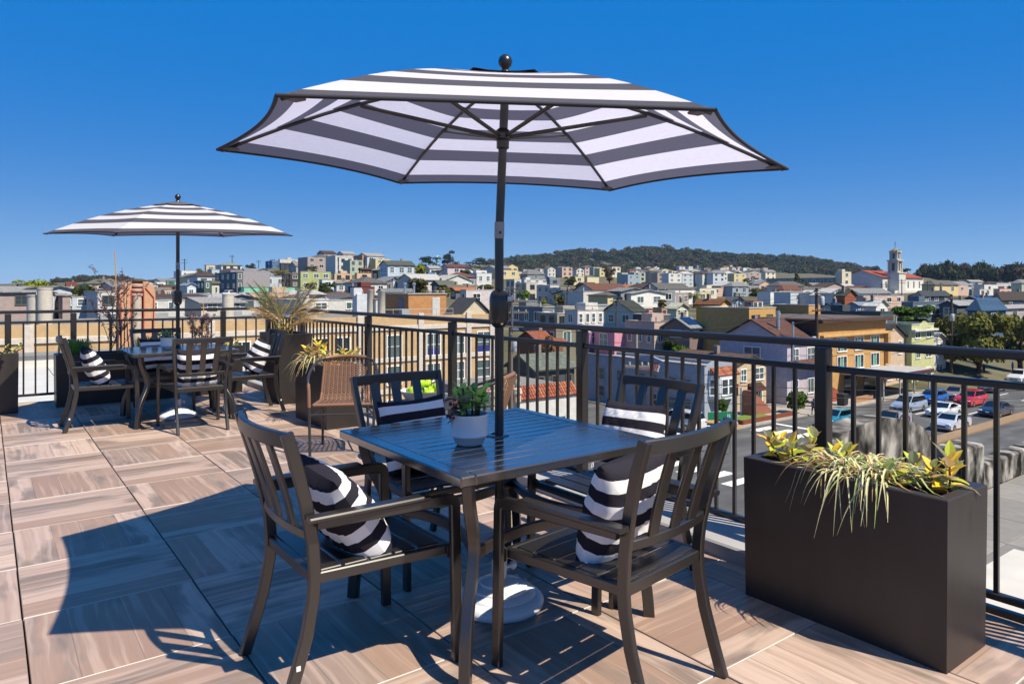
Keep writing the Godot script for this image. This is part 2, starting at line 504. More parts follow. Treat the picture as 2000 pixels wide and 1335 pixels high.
func make_table(label: String, at: Vector3, group: String) -> Node3D:
	var m := mat("table_paint", hexc("6a6664"), 0.2, 0.85, 1.0)
	m.clearcoat_enabled = true; m.clearcoat = 1.0; m.clearcoat_roughness = 0.12
	var lm := mat("chair_paint", hexc("201d1c"), 0.33, 0.0, 0.7)
	var t := thing("patio_table", label, "table", at, 0, group)
	var f := MB.new()
	for s: float in [-1.0, 1.0]:
		f.bbox(Vector3(s * 0.47, 0.713, 0), Vector3(0.06, 0.036, 1.0), 0.005)
		f.bbox(Vector3(0, 0.713, s * 0.47), Vector3(0.8796, 0.036, 0.06), 0.005)
	obj("table_frame", f.mesh(m), t)
	for k in 13:
		var z := -0.4062 + 0.0677 * k
		if absf(z) < 0.02:
			for s2: float in [-1.0, 1.0]:
				var h := MB.new(); h.bbox(Vector3(s2 * 0.2335, 0.7235, z), Vector3(0.413, 0.012, 0.0632), 0.003); obj("table_slat", h.mesh(m), t)
			continue
		var sl := MB.new(); sl.bbox(Vector3(0, 0.7235, z), Vector3(0.8796, 0.012, 0.0632), 0.003)
		obj("table_slat", sl.mesh(m), t)
	var rg := MB.new(); rg.lathe([Vector2(0.026, 0.728), Vector2(0.055, 0.729), Vector2(0.055, 0.733), Vector2(0.05, 0.735), Vector2(0.026, 0.735)], 20); obj("umbrella_ring", rg.mesh(m), t)
	for k in 4:
		var a := PI / 4 + PI / 2 * k
		var dir := Vector3(cos(a), 0, sin(a))
		var leg := MB.new(); var pts := []
		for i in 21:
			var y := 0.695 * (1.0 - i / 20.0)
			var r := 0.60
			# bends inward under the top, then flares out to the foot
			var u := y / 0.695
			r = lerpf(0.642, 0.60, u) - 0.125 * exp(-pow((y - 0.42) / 0.16, 2.0))
			pts.append(dir * r + Vector3(0, y, 0))
		leg.bar(pts, 0.046, 0.04, dir.cross(Vector3.UP))
		obj("table_leg", leg.mesh(lm), t)
	# bent stretchers that sweep in from each pair of legs
	for k in 4:
		var a0 := PI / 4 + PI / 2 * k; var a1 := a0 + PI / 2
		var p0 := Vector3(cos(a0), 0, sin(a0)) * 0.487; var p1 := Vector3(cos(a1), 0, sin(a1)) * 0.487
		var mid := (p0 + p1) * 0.5
		var c := MB.new(); var pts2 := []
		for i in 13:
			var u := i / 12.0
			var q := p0.lerp(p1, u) - mid.normalized() * 0.10 * sin(PI * u)
			pts2.append(q + Vector3(0, 0.40, 0))
		c.bar(pts2, 0.022, 0.044)
		obj("stretcher", c.mesh(lm), t)
	return t

func make_pillow(label: String, t: Transform3D, group: String, seed_: int, flip := 0.0) -> Node3D:
	# a stuffed square cushion, stripes across
	var rng := RandomNumberGenerator.new(); rng.seed = seed_
	var nz := FastNoiseLite.new(); nz.seed = seed_; nz.frequency = 2.2; nz.fractal_octaves = 3
	var N := 22
	var b := MB.new()
	for side: float in [-1.0, 1.0]:
		var g := []
		for i in N + 1:
			var row := []
			for j in N + 1:
				var u := -1.0 + 2.0 * i / N; var w := -1.0 + 2.0 * j / N
				var e := (1.0 - pow(absf(u), 2.6)) * (1.0 - pow(absf(w), 2.6))
				var pull := 1.0 - 0.09 * (1.0 - w * w) * absf(u) * absf(u) * 0.0
				var x := u * 0.20 * (1.0 - 0.085 * (1.0 - w * w * 0.9) * u * u) * pull
				var y := w * 0.20 * (1.0 - 0.085 * (1.0 - u * u * 0.9) * w * w)
				var th := 0.088 * pow(maxf(e, 0.0), 0.42) + 0.010 * nz.get_noise_2d(u * 1.5 + side * 9.0, w * 1.5) * sqrt(maxf(e, 0.0))
				th += 0.012 * nz.get_noise_2d(u * 4.0, w * 4.0 + side * 4.0) * maxf(absf(u), absf(w)) * sqrt(maxf(e, 0.0))
				# sags towards the bottom
				th *= 1.0 - 0.22 * w
				row.append(Vector3(x, y, side * th))
			g.append(row)
		for i in N:
			for j in N:
				var n4 := []; var p4 := []; var t4 := []
				for m in [[0, 0], [1, 0], [1, 1], [0, 1]]:
					var a: int = i + m[0]; var c: int = j + m[1]
					var du: Vector3 = g[mini(a + 1, N)][c] - g[maxi(a - 1, 0)][c]
					var dv: Vector3 = g[a][mini(c + 1, N)] - g[a][maxi(c - 1, 0)]
					n4.append(du.cross(dv).normalized() * side); p4.append(g[a][c]); t4.append(Vector2(float(a) / N, float(c) / N * 0.965 + flip))
				b.quadn(p4[0], p4[1], p4[2], p4[3], n4[0], n4[1], n4[2], n4[3], t4[0], t4[1], t4[2], t4[3])
	var o := obj("throw_pillow", b.mesh(mats["stripe_pillow"]))
	o.transform = t
	tag(o, label, "pillow", group)
	return o

func stripe_tex(dark: Color, light: Color, edges: Array, H := 512) -> ImageTexture:
	# bands along v; edges: list of [upto, is_dark]; a faint weave
	var im := Image.create(64, H, false, Image.FORMAT_RGB8)
	var rng := RandomNumberGenerator.new(); rng.seed = 8
	for y in H:
		var v := (y + 0.5) / H
		var dk := false
		for e in edges:
			if v <= e[0]:
				dk = e[1]; break
		for x in 64:
			var c := (dark if dk else light)
			var k := 1.0 - 0.05 * rng.randf()
			im.set_pixel(x, y, Color(c.r * k, c.g * k, c.b * k))
	return ImageTexture.create_from_image(im)

func make_umbrella(label: String, group: String, base: Vector3, top: Vector3, corners: Array, crown: float, handle_turn: float) -> Node3D:
	# corners: six canopy tips relative to base
	var pole := mat("umbrella_pole_paint", hexc("222121"), 0.28, 0.0, 0.6)
	var t := thing("patio_umbrella", label, "umbrella", base, 0, group)
	var tilt := Vector3(0, 1.60, 0)
	var lo := MB.new(); lo.tube([Vector3(0, 0.1, 0), tilt], 0.0195, 16); obj("lower_pole", lo.mesh(pole), t)
	var up := MB.new(); up.tube([tilt + Vector3(0, -0.02, 0), top - Vector3(0, 0.05, 0)], 0.0185, 16); obj("upper_pole", up.mesh(pole), t)
	var ti := MB.new(); ti.tube([tilt + Vector3(0, -0.03, 0), tilt.lerp(top, 0.06)], 0.0215, 16)
	var tj := obj("tilt_joint", ti.mesh(mat("tilt_sleeve", hexc("8c8b90"), 0.35, 0.6)), t)
	var lb := MB.new(); lb.ball(tilt + Vector3(-0.008, -0.005, 0.02), Vector3(0.007, 0.007, 0.004), 10, 8); obj("tilt_button", lb.mesh(pole), tj)
	var ck := MB.new()
	ck.lathe([Vector2(0.02, 1.19), Vector2(0.028, 1.195), Vector2(0.037, 1.208), Vector2(0.041, 1.225), Vector2(0.042, 1.30), Vector2(0.040, 1.325), Vector2(0.034, 1.34), Vector2(0.024, 1.348), Vector2(0.019, 1.35)], 24)
	var chrome := mat("chrome", hexc("b8bcc4"), 0.18, 1.0)
	var ch := obj("crank_housing", ck.mesh(pole), t)
	var hb := Basis(Vector3.UP, handle_turn)
	var cr := MB.new()
	cr.tube([hb * Vector3(0.035, 1.308, 0), hb * Vector3(0.062, 1.308, 0)], 0.015, 14)
	cr.tube([hb * Vector3(0.058, 1.316, 0), hb * Vector3(0.066, 1.316, 0)], 0.019, 14)
	cr.bbox(hb * Vector3(0.056, 1.245, 0), Vector3(0.009, 0.135, 0.02), 0.003, hb)
	cr.tube([hb * Vector3(0.05, 1.18, 0), hb * Vector3(0.085, 1.18, 0)], 0.008, 12)
	obj("crank_handle", cr.mesh(chrome), ch)
	var hub := top + Vector3(0, -0.06, 0)
	var ax := (top - tilt).normalized()
	var hu := MB.new(); hu.lathe([Vector2(0.018, -0.03), Vector2(0.034, -0.028), Vector2(0.034, 0.0), Vector2(0.018, 0.006)], 18, hub); obj("top_hub", hu.mesh(pole), t)
	var run := tilt.lerp(top, 0.60)
	var ru := MB.new(); ru.lathe([Vector2(0.02, -0.055), Vector2(0.027, -0.05), Vector2(0.027, -0.02), Vector2(0.038, -0.012), Vector2(0.038, 0.018), Vector2(0.024, 0.03), Vector2(0.02, 0.034)], 18, run); obj("runner", ru.mesh(pole), t)
	var fin := MB.new()
	fin.lathe([Vector2(0.026, -0.012), Vector2(0.024, 0.004), Vector2(0.014, 0.014), Vector2(0.016, 0.02), Vector2(0.026, 0.03), Vector2(0.0305, 0.046), Vector2(0.026, 0.064), Vector2(0.014, 0.076), Vector2(0.0, 0.08)], 20, top)
	obj("finial", fin.mesh(pole), t)
	# canopy: six panels between the ribs
	var peak := top + Vector3(0, -0.01, 0)
	var rib := func(k: int, r: float) -> Vector3:
		var c: Vector3 = corners[k % 6]
		return peak.lerp(c, r) + Vector3(0, 0.05 * sin(PI * r) , 0)
	var cv := MB.new(); var hem := []
	var NR := 16; var NS := 12
	for k in 6:
		var g := []
		for i in NR + 1:
			var r := lerpf(0.12, 1.0, float(i) / NR)
			var row := []
			for j in NS + 1:
				var s := float(j) / NS
				var a: Vector3 = rib.call(k, r); var b: Vector3 = rib.call(k + 1, r)
				var q := a.lerp(b, s)
				var bow := 4.0 * s * (1.0 - s)
				q = q.lerp(peak, 0.052 * bow * r * r)
				q.y -= 0.024 * bow * r * (1.2 - r)
				row.append(q)
			g.append(row)
		for i in NR:
			for j in NS:
				var p4 := []; var n4 := []; var t4 := []
				for m in [[0, 0], [1, 0], [1, 1], [0, 1]]:
					var a2: int = i + m[0]; var c2: int = j + m[1]
					var du: Vector3 = g[mini(a2 + 1, NR)][c2] - g[maxi(a2 - 1, 0)][c2]
					var dv: Vector3 = g[a2][mini(c2 + 1, NS)] - g[a2][maxi(c2 - 1, 0)]
					var nn := du.cross(dv).normalized()
					if nn.y < 0: nn = -nn
					p4.append(g[a2][c2]); n4.append(nn); t4.append(Vector2(float(c2) / NS, lerpf(0.12, 1.0, float(a2) / NR)))
				cv.quadn(p4[0], p4[1], p4[2], p4[3], n4[0], n4[1], n4[2], n4[3], t4[0], t4[1], t4[2], t4[3])
		var h := MB.new(); h.tube(g[NR], 0.0065, 6); hem.append(h)
	var can := obj("canopy", cv.mesh(mats["stripe_canopy"]), t)
	var dark := mat("canopy_trim", hexc("2c2c33"), 0.85)
	for h: MB in hem: obj("hem", h.mesh(dark), can)
	# vent cap
	var vc := MB.new()
	for k in 6:
		for j in 4:
			var q4 := []
			for m in [[0.02, j], [0.02, j + 1], [0.2, j + 1], [0.2, j]]:
				var s2: float = m[1] / 4.0
				var q2: Vector3 = rib.call(k, m[0]).lerp(rib.call(k + 1, m[0]), s2)
				q2.y += 0.014 - (0.010 * 4.0 * s2 * (1.0 - s2) if m[0] > 0.1 else 0.0)
				q4.append(q2)
			vc.quad(q4[0], q4[1], q4[2], q4[3])
	obj("vent_cap", vc.mesh(mat("vent_cloth", hexc("4c4c55"), 0.85)), can)
	for k in 6:
		var rb := MB.new(); var pts := []
		for i in 9:
			var r2 := lerpf(0.03, 0.985, i / 8.0)
			pts.append(rib.call(k, r2) - Vector3(0, 0.012, 0))
		rb.tube(pts, 0.0078, 8)
		var ro := obj("rib", rb.mesh(pole), t)
		var sp := MB.new()
		var jn: Vector3 = rib.call(k, 0.5) - Vector3(0, 0.022, 0)
		var d := Vector3(jn.x - run.x, 0, jn.z - run.z).normalized()
		sp.tube([run + d * 0.034, jn], 0.0085, 8); obj("strut", sp.mesh(pole), ro)
		var tip: Vector3 = rib.call(k, 1.0)
		var pk := MB.new(); var b3 := Basis(Vector3.UP, atan2(-(tip.z - peak.z), tip.x - peak.x))
		pk.bbox(rib.call(k, 0.955) + Vector3(0, -0.018, 0), Vector3(0.07, 0.008, 0.045), 0.003, b3)
		obj("tip_pocket", pk.mesh(mat("pocket_cloth", hexc("64636c"), 0.9)), ro)
	return t

func make_base(label: String, at: Vector3, group: String) -> Node3D:
	var m := mat("base_plastic", hexc("d2d5da"), 0.22, 0.0, 0.5)
	var t := thing("umbrella_base", label, "umbrella base", at, 0, group)
	var d := MB.new()
	d.lathe([Vector2(0.17, 0.0), Vector2(0.186, 0.008), Vector2(0.192, 0.022), Vector2(0.19, 0.036), Vector2(0.176, 0.05), Vector2(0.16, 0.058), Vector2(0.156, 0.059), Vector2(0.154, 0.066), Vector2(0.125, 0.078), Vector2(0.121, 0.079), Vector2(0.119, 0.087), Vector2(0.088, 0.098), Vector2(0.084, 0.099), Vector2(0.082, 0.107), Vector2(0.05, 0.117), Vector2(0.034, 0.122)], 48)
	obj("weight_dome", d.mesh(m), t)
	var c := MB.new(); c.lathe([Vector2(0.033, 0.12), Vector2(0.033, 0.19), Vector2(0.03, 0.196), Vector2(0.0215, 0.196), Vector2(0.0215, 0.13)], 20)
	obj("pole_collar", c.mesh(m), t)
	var k := MB.new(); k.tube([Vector3(0.03, 0.155, 0.0), Vector3(0.07, 0.155, 0.0)], 0.008, 8); k.ball(Vector3(0.075, 0.155, 0), Vector3(0.02, 0.02, 0.012), 10, 8)
	obj("clamp_knob", k.mesh(m), t)
	return t

func leaf_mesh(L: float, W: float, bend: float, m: Material) -> ArrayMesh:
	# pointed leaf along +z, folded on its midrib, drooping with bend; a hair of thickness
	var b := MB.new()
	var N := 5
	var rows := []
	for i in N + 1:
		var u := float(i) / N
		var w := W * pow(sin(PI * pow(u, 0.75)), 0.8) * 0.5 if i < N else 0.0
		var a := bend * u
		var p := Vector3(0, L * (u * 0.12 - bend * u * u * 0.45), L * u * (1.0 - 0.12 * bend * u))
		rows.append([p + Vector3(-w, w * 0.35, 0), p, p + Vector3(w, w * 0.35, 0)])
	for i in N:
		for s in 2:
			b.quad(rows[i][s], rows[i + 1][s], rows[i + 1][s + 1], rows[i][s + 1], Vector2(s * 0.5, float(i) / N), Vector2(s * 0.5, float(i + 1) / N), Vector2(s * 0.5 + 0.5, float(i + 1) / N), Vector2(s * 0.5 + 0.5, float(i) / N))
	return b.mesh(m)

func leafm(key: String, c: String, back := 0.5) -> StandardMaterial3D:
	if mats.has(key): return mats[key]
	var m := mat(key, hexc(c), 0.45, 0.0, 0.45)
	m.cull_mode = BaseMaterial3D.CULL_DISABLED
	m.backlight_enabled = true; m.backlight = Color(back, back, back)
	return m

func leafy_plant(called: String, label: String, at: Vector3, seed_: int, stems: int, height: float, leafs: int, L: float, W: float, cols: Array, group := "", spread := 0.09) -> Node3D:
	# upright stems with whorls of broad leaves, each leaf a part
	var rng := RandomNumberGenerator.new(); rng.seed = seed_
	var t := thing(called, label, "plant", at, rng.randf() * TAU, group)
	var lm := []
	for c in cols:
		for bend: float in [0.2, 0.75]: lm.append(leaf_mesh(L, W, bend, c))
	var sm := mat("leaf_stem", hexc("5d4a2c"), 0.8)
	for s in stems:
		var a := TAU * s / stems + rng.randf()
		var r := spread * sqrt(rng.randf()) if stems > 1 else 0.0
		var foot := Vector3(cos(a) * r * 0.5, 0, sin(a) * r * 0.5)
		var h := height * rng.randf_range(0.6, 1.0)
		var head := foot + Vector3(cos(a) * r, h, sin(a) * r)
		var st := MB.new(); st.tube([foot - Vector3(0, 0.03, 0), foot.lerp(head, 0.5) + Vector3(0.004, 0, 0.003), head], 0.0045, 6); obj("stem", st.mesh(sm), t)
		for k in leafs:
			var u := float(k) / leafs
			var p := foot.lerp(head, lerpf(0.35, 1.0, u))
			var yaw := k * 2.4 + s
			var pitch := lerpf(0.1, 1.15, pow(u, 1.5)) + rng.randf_range(-0.2, 0.2)
			var sc := rng.randf_range(0.65, 1.1) * lerpf(1.0, 0.75, u)
			var bs := Basis(Vector3.UP, yaw) * Basis(Vector3.RIGHT, -pitch) * Basis(Vector3(0, 0, 1), rng.randf_range(-0.4, 0.4))
			obj("leaf", lm[rng.randi() % lm.size()], t, Transform3D(bs.scaled(Vector3.ONE * sc), p))
	return t

func grass_plant(label: String, called: String, at: Vector3, seed_: int, n: int, reach: float, up: float, droop: float, width: float, cols: Array, long_axis := Vector3.ZERO, group := "", box := Vector3.ZERO, half := Vector2.ZERO) -> Node3D:
	# arching strap leaves; the blades are too thin to pick apart
	var rng := RandomNumberGenerator.new(); rng.seed = seed_
	var t := thing(called, label, "plant", at, 0, group)
	var bs := []
	for c in cols: bs.append(MB.new())
	for k in n:
		var b: MB = bs[rng.randi() % bs.size()]
		var a := rng.randf() * TAU
		var d := Vector3(cos(a), 0, sin(a))
		var foot := long_axis * rng.randf_range(-1.0, 1.0) + d * rng.randf() * 0.03
		var L := reach * rng.randf_range(0.45, 1.0)
		var hi := up * rng.randf_range(0.35, 1.0)
		var dr := droop * rng.randf_range(0.3, 1.0)
		var side := d.cross(Vector3.UP)
		var curl := rng.randf_range(-0.25, 0.25)
		var prev := []
		var N := 9
		for i in N + 1:
			var u := float(i) / N
			var p := foot + d * L * u * (1.0 - 0.12 * u) + side * curl * L * u * u + Vector3(0, hi * 4.0 * u * (1.0 - u) * 0.7 + hi * 0.3 * u - dr * maxf(0.0, u - 0.45) * maxf(0.0, u - 0.45) * 3.3 * pow(L / reach, 3.0), 0)
			# blades rest on the planter's rim until they are past it
			if absf(p.x - box.x) < half.x and absf(p.z - box.z) < half.y: p.y = maxf(p.y, box.y)
			var w := width * (1.0 - pow(u, 2.5)) * 0.5 + 0.0004
			var q := [p - side * w + Vector3(0, w * 0.4, 0), p, p + side * w + Vector3(0, w * 0.4, 0)]
			if i > 0:
				b.quad(prev[0], q[0], q[1], prev[1]); b.quad(prev[1], q[1], q[2], prev[2])
			prev = q
	for k in bs.size():
		var o := obj("blades", bs[k].mesh(cols[k]), t)
		o.set_meta("kind", "stuff")
	return t

func make_planter(label: String, at: Vector3, size: Vector3, taper: float, group: String) -> Node3D:
	# box on the floor, wider at the rim; soil inside
	var m := mat("planter_resin", hexc("332e2d"), 0.42, 0.0, 0.5)
	if m.albedo_texture == null:
		m.albedo_texture = noise_tex(61, 0.012, Color(0.80, 0.79, 0.78), Color(1, 1, 1), 192, 5, FastNoiseLite.TYPE_SIMPLEX_SMOOTH, Vector2(2.2, 0.5)); m.uv1_triplanar = true; m.uv1_scale = Vector3.ONE * 1.3
	var t := thing("planter_box", label, "planter", at, 0, group)
	var b := MB.new()
	var h := size.y; var r := 0.042
	var o := []
	for lv in [[0.0, 0.0, 1.0 - taper], [h - 0.004, 0.0, 1.0], [h, 0.004, 1.0], [h, r, 1.0], [h - 0.07, r, 1.0]]:
		var x: float = size.x * 0.5 * lv[2] - lv[1]; var z: float = size.z * 0.5 * lv[2] - lv[1]
		if lv[2] < 1.0: x = size.x * 0.5 - taper; z = size.z * 0.5 - taper
		o.append([Vector3(-x, lv[0], z), Vector3(x, lv[0], z), Vector3(x, lv[0], -z), Vector3(-x, lv[0], -z)])
	for i in o.size() - 1:
		for k in 4:
			var k2 := (k + 1) % 4
			b.quad(o[i][k], o[i][k2], o[i + 1][k2], o[i + 1][k])
	b.quad(o[0][3], o[0][2], o[0][1], o[0][0])
	obj("planter_shell", b.mesh(m), t)
	var s := MB.new(); var nz := FastNoiseLite.new(); nz.seed = 2; nz.frequency = 9.0
	var N := 16
	for i in N:
		for j in N:
			var q := []
			for mm in [[0, 1], [1, 1], [1, 0], [0, 0]]:
				var x := lerpf(-size.x * 0.5 + r, size.x * 0.5 - r, float(i + mm[0]) / N); var z := lerpf(-size.z * 0.5 + r, size.z * 0.5 - r, float(j + mm[1]) / N)
				q.append(Vector3(x, h - 0.055 + 0.03 * nz.get_noise_2d(x, z), z))
			s.quad(q[0], q[1], q[2], q[3])
	var so := obj("soil", s.mesh(mats["soil"]), t)
	var ch := MB.new(); var rng := RandomNumberGenerator.new(); rng.seed = 6
	for k in 160:
		ch.bbox(Vector3(rng.randf_range(-0.5, 0.5) * (size.x - 0.12), h - 0.045 + rng.randf() * 0.015, rng.randf_range(-0.5, 0.5) * (size.z - 0.12)), Vector3(0.03, 0.008, 0.016) * rng.randf_range(0.5, 1.2), 0.002, Basis.from_euler(Vector3(rng.randf_range(-0.5, 0.5), rng.randf() * TAU, rng.randf_range(-0.5, 0.5))))
	var cm := obj("bark_chips", ch.mesh(mat("bark", hexc("7a5138"), 0.9)), so)
	cm.set_meta("kind", "stuff")
	return t

func make_pot(label: String, at: Vector3, group: String) -> Node3D:
	var m := mat("pot_plastic", hexc("d9dade"), 0.3, 0.0, 0.5)
	var t := thing("flower_pot", label, "flower pot", at, 0, group)
	var b := MB.new()
	b.lathe([Vector2(0.0, 0.0), Vector2(0.05, 0.0), Vector2(0.056, 0.006), Vector2(0.068, 0.034), Vector2(0.0735, 0.036), Vector2(0.0745, 0.04), Vector2(0.073, 0.044), Vector2(0.072, 0.046), Vector2(0.076, 0.112), Vector2(0.078, 0.118), Vector2(0.077, 0.123), Vector2(0.073, 0.123), Vector2(0.071, 0.105)], 40)
	obj("pot_body", b.mesh(m), t)
	var s := MB.new(); s.lathe([Vector2(0.071, 0.106), Vector2(0.03, 0.112), Vector2(0.0, 0.113)], 20); obj("potting_soil", s.mesh(mats["soil"]), t)
	return t

func make_wicker(label: String, at: Vector3, turn: float, group: String) -> Node3D:
	# bistro chair: bent tube frame, woven seat and back. Faces +z
	var tube := mat("wicker_frame", hexc("3b393b"), 0.35, 0.3)
	var weave: Material = mats["weave"]
	var wrap := mat("wicker_wrap", hexc("7a5a45"), 0.45)
	var t := thing("wicker_chair", label, "chair", at, turn, group)
	for s: float in [-1.0, 1.0]:
		var f := MB.new()
		f.tube([Vector3(s * 0.25, 0, 0.22), Vector3(s * 0.255, 0.3, 0.215), Vector3(s * 0.262, 0.53, 0.20), Vector3(s * 0.272, 0.60, 0.17), Vector3(s * 0.278, 0.635, 0.10), Vector3(s * 0.275, 0.665, 0.0), Vector3(s * 0.262, 0.70, -0.11), Vector3(s * 0.232, 0.735, -0.19), Vector3(s * 0.17, 0.757, -0.238)], 0.0115, 10)
		obj("arm_tube", f.mesh(tube), t)
		var w := MB.new(); w.tube([Vector3(s * 0.258, 0.40, 0.211), Vector3(s * 0.262, 0.53, 0.20), Vector3(s * 0.268, 0.585, 0.18)], 0.0145, 10); obj("grip_wrap", w.mesh(wrap), t)
		var rl := MB.new(); rl.tube([Vector3(s * 0.20, 0, -0.26), Vector3(s * 0.19, 0.25, -0.20), Vector3(s * 0.18, 0.42, -0.17)], 0.0105, 10); obj("rear_leg", rl.mesh(tube), t)
		var st := MB.new(); st.tube([Vector3(s * 0.254, 0.33, 0.214), Vector3(s * 0.188, 0.33, -0.19)], 0.008, 8); obj("side_bar", st.mesh(tube), t)
	var fb := MB.new(); fb.tube([Vector3(-0.255, 0.34, 0.21), Vector3(0.255, 0.34, 0.21)], 0.008, 8); obj("front_bar", fb.mesh(tube), t)
	var tr := MB.new(); var tp := []
	for k in 13:
		var u := -1.0 + k / 6.0
		tp.append(Vector3(u * 0.175, 0.757 + 0.012 * (1.0 - u * u), -0.238 - 0.04 * (1.0 - u * u)))
	tr.tube(tp, 0.0165, 10); obj("top_roll", tr.mesh(wrap), t)
	# the woven sheet runs down the back and forward along the seat
	var path := []
	for k in 41:
		var u := k / 40.0
		if u < 0.55:
			var a := u / 0.55
			path.append([Vector2(lerpf(-0.25, -0.175, a), lerpf(0.755, 0.445, a)), lerpf(0.178, 0.20, a), 0.045 * (1.0 - a * 0.6)])
		elif u < 0.68:
			var a2 := (u - 0.55) / 0.13
			path.append([Vector2(-0.175 + 0.06 * sin(a2 * PI / 2), 0.445 - 0.035 * (1.0 - cos(a2 * PI / 2))), 0.20, 0.018 * (1.0 - a2)])
		else:
			var a3 := (u - 0.68) / 0.32
			path.append([Vector2(lerpf(-0.115, 0.215, a3), lerpf(0.41, 0.42, a3)), lerpf(0.20, 0.225, a3), 0.0])
	var wv := MB.new(); var S := 22; var R := 56
	for r in R:
		var f0 := float(r) / R * 40.0; var f1 := (r + 0.66) / R * 40.0
		var prev := []
		for j in S + 1:
			var u2 := -1.0 + 2.0 * j / S
			var q := []
			for f2: float in [f0, f1]:
				var i := mini(int(f2), 39); var fr := f2 - i
				var P: Vector2 = (path[i][0] as Vector2).lerp(path[i + 1][0], fr)
				var w2: float = lerpf(path[i][1], path[i + 1][1], fr); var dp: float = lerpf(path[i][2], path[i + 1][2], fr)
				var T: Vector2 = ((path[i + 1][0] as Vector2) - path[i][0]).normalized()
				var N2 := Vector2(-T.y, T.x)
				var wob := 0.0055 * (1.0 if (j + r) % 2 == 0 else -1.0)
				P += N2 * wob
				q.append(Vector3(u2 * w2, P.y, P.x - dp * (1.0 - u2 * u2)))
			if j > 0: wv.quad(prev[0], q[0], q[1], prev[1])
			prev = q
	for j in range(1, S, 2):
		var rib := []
		var u3 := -1.0 + 2.0 * j / S
		for k in range(0, 41): rib.append(Vector3(u3 * path[k][1], path[k][0].y, path[k][0].x - path[k][2] * (1.0 - u3 * u3)))
		wv.tube(rib, 0.0042, 5)
	var wo := obj("weave", wv.mesh(weave), t); wo.set_meta("kind", "stuff")
	for s: float in [-1.0, 1.0]:
		var ed := MB.new(); var ep := []
		for k in range(0, 41, 2): ep.append(Vector3(s * path[k][1], path[k][0].y, path[k][0].x))
		ed.tube(ep, 0.011, 8); obj("woven_edge", ed.mesh(wrap), t)
	var fe := MB.new(); fe.tube([Vector3(-0.225, 0.418, 0.217), Vector3(0.225, 0.418, 0.217)], 0.014, 8); obj("seat_roll", fe.mesh(wrap), t)
	return t

func make_apple(label: String, at: Vector3, tilt: Vector3) -> void:
	var t := thing("green_apple", label, "apple", at, 0, "apples in the bowl")
	t.rotation = tilt
	var b := MB.new()
	var pf := []
	for k in 15:
		var a := -PI / 2 + PI * k / 14.0
		pf.append(Vector2(0.042 * cos(a) * (1.0 + 0.08 * sin(a)), 0.036 * sin(a) - 0.012 * pow(maxf(0.0, sin(a)), 6.0)))
	b.lathe(pf, 18)
	obj("fruit", b.mesh(mat("apple_skin", hexc("9fc427"), 0.3)), t)
	var s := MB.new(); s.tube([Vector3(0, 0.022, 0), Vector3(0.003, 0.042, 0)], 0.002, 6); obj("stalk", s.mesh(mat("leaf_stem", hexc("5d4a2c"), 0.8)), t)

# ---------------------------------------------------------------- city builders
var win_cache := {}
func window_mesh(w: float, h: float, frame: String, mull := 1, bars := 1) -> ArrayMesh:
	var key := "%.2f %.2f %s %d %d" % [w, h, frame, mull, bars]
	if win_cache.has(key): return win_cache[key]
	var f := MB.new(); var t := 0.09
	f.span(Vector3(-w / 2 - t, -h / 2 - t, -0.02), Vector3(-w / 2, h / 2 + t, 0.07)); f.span(Vector3(w / 2, -h / 2 - t, -0.02), Vector3(w / 2 + t, h / 2 + t, 0.07))
	f.span(Vector3(-w / 2, h / 2, -0.02), Vector3(w / 2, h / 2 + t, 0.07)); f.span(Vector3(-w / 2 - t, -h / 2 - t * 1.4, -0.02), Vector3(w / 2 + t, -h / 2, 0.11))
	for k in mull: 
		var x := lerpf(-w / 2, w / 2, float(k + 1) / (mull + 1))
		f.span(Vector3(x - 0.03, -h / 2, 0.0), Vector3(x + 0.03, h / 2, 0.045))
	for k in bars:
		var y := lerpf(-h / 2, h / 2, float(k + 1) / (bars + 1))
		f.span(Vector3(-w / 2, y - 0.025, 0.0), Vector3(w / 2, y + 0.025, 0.05))
	var me := f.mesh(mat("frame" + frame, hexc(frame), 0.7))
	var g := MB.new(); g.quad(Vector3(-w / 2, -h / 2, 0.012), Vector3(w / 2, -h / 2, 0.012), Vector3(w / 2, h / 2, 0.012), Vector3(-w / 2, h / 2, 0.012))
	g.mesh(glass_mat(int(w * 100.0 + h * 37.0) % 3), me)
	win_cache[key] = me
	return me

func glass_mat(k: int) -> StandardMaterial3D:
	return mat("glass_%d" % k, [hexc("20292f"), hexc("2c3a40"), hexc("4a5c60")][k], 0.06, 0.0, 0.6)

const WEST := Basis(Vector3(0, 0, 1), Vector3(0, 1, 0), Vector3(-1, 0, 0))

func put_window(root: Node3D, face: String, hw: float, hd: float, u: float, y: float, me: Mesh) -> void:
	# u along the face from its near corner
	if face == "s": obj("window", me, root, Transform3D(Basis(), Vector3(-hw + u, y, hd)))
	else: obj("window", me, root, Transform3D(WEST, Vector3(-hw, y, hd - u)))

func window_grid(root: Node3D, face: String, w: float, d: float, h: float, cols: int, rows: int, frame: String, rng: RandomNumberGenerator) -> void:
	var L := w if face == "s" else d
	var hw := w * 0.5; var hd := d * 0.5
	for r in rows:
		var fl := h / rows
		for c in cols:
			var ww := snappedf(clampf(L / cols * rng.randf_range(0.32, 0.5), 0.7, 2.2), 0.3)
			var wh := snappedf(clampf(fl * 0.46, 0.8, 1.6), 0.2)
			put_window(root, face, hw, hd, L * (c + 0.5) / cols + rng.randf_range(-0.15, 0.15), fl * (r + 0.55), window_mesh(ww, wh, frame, 1 if ww > 0.8 else 0, 1 if rng.randf() < 0.6 else 0))

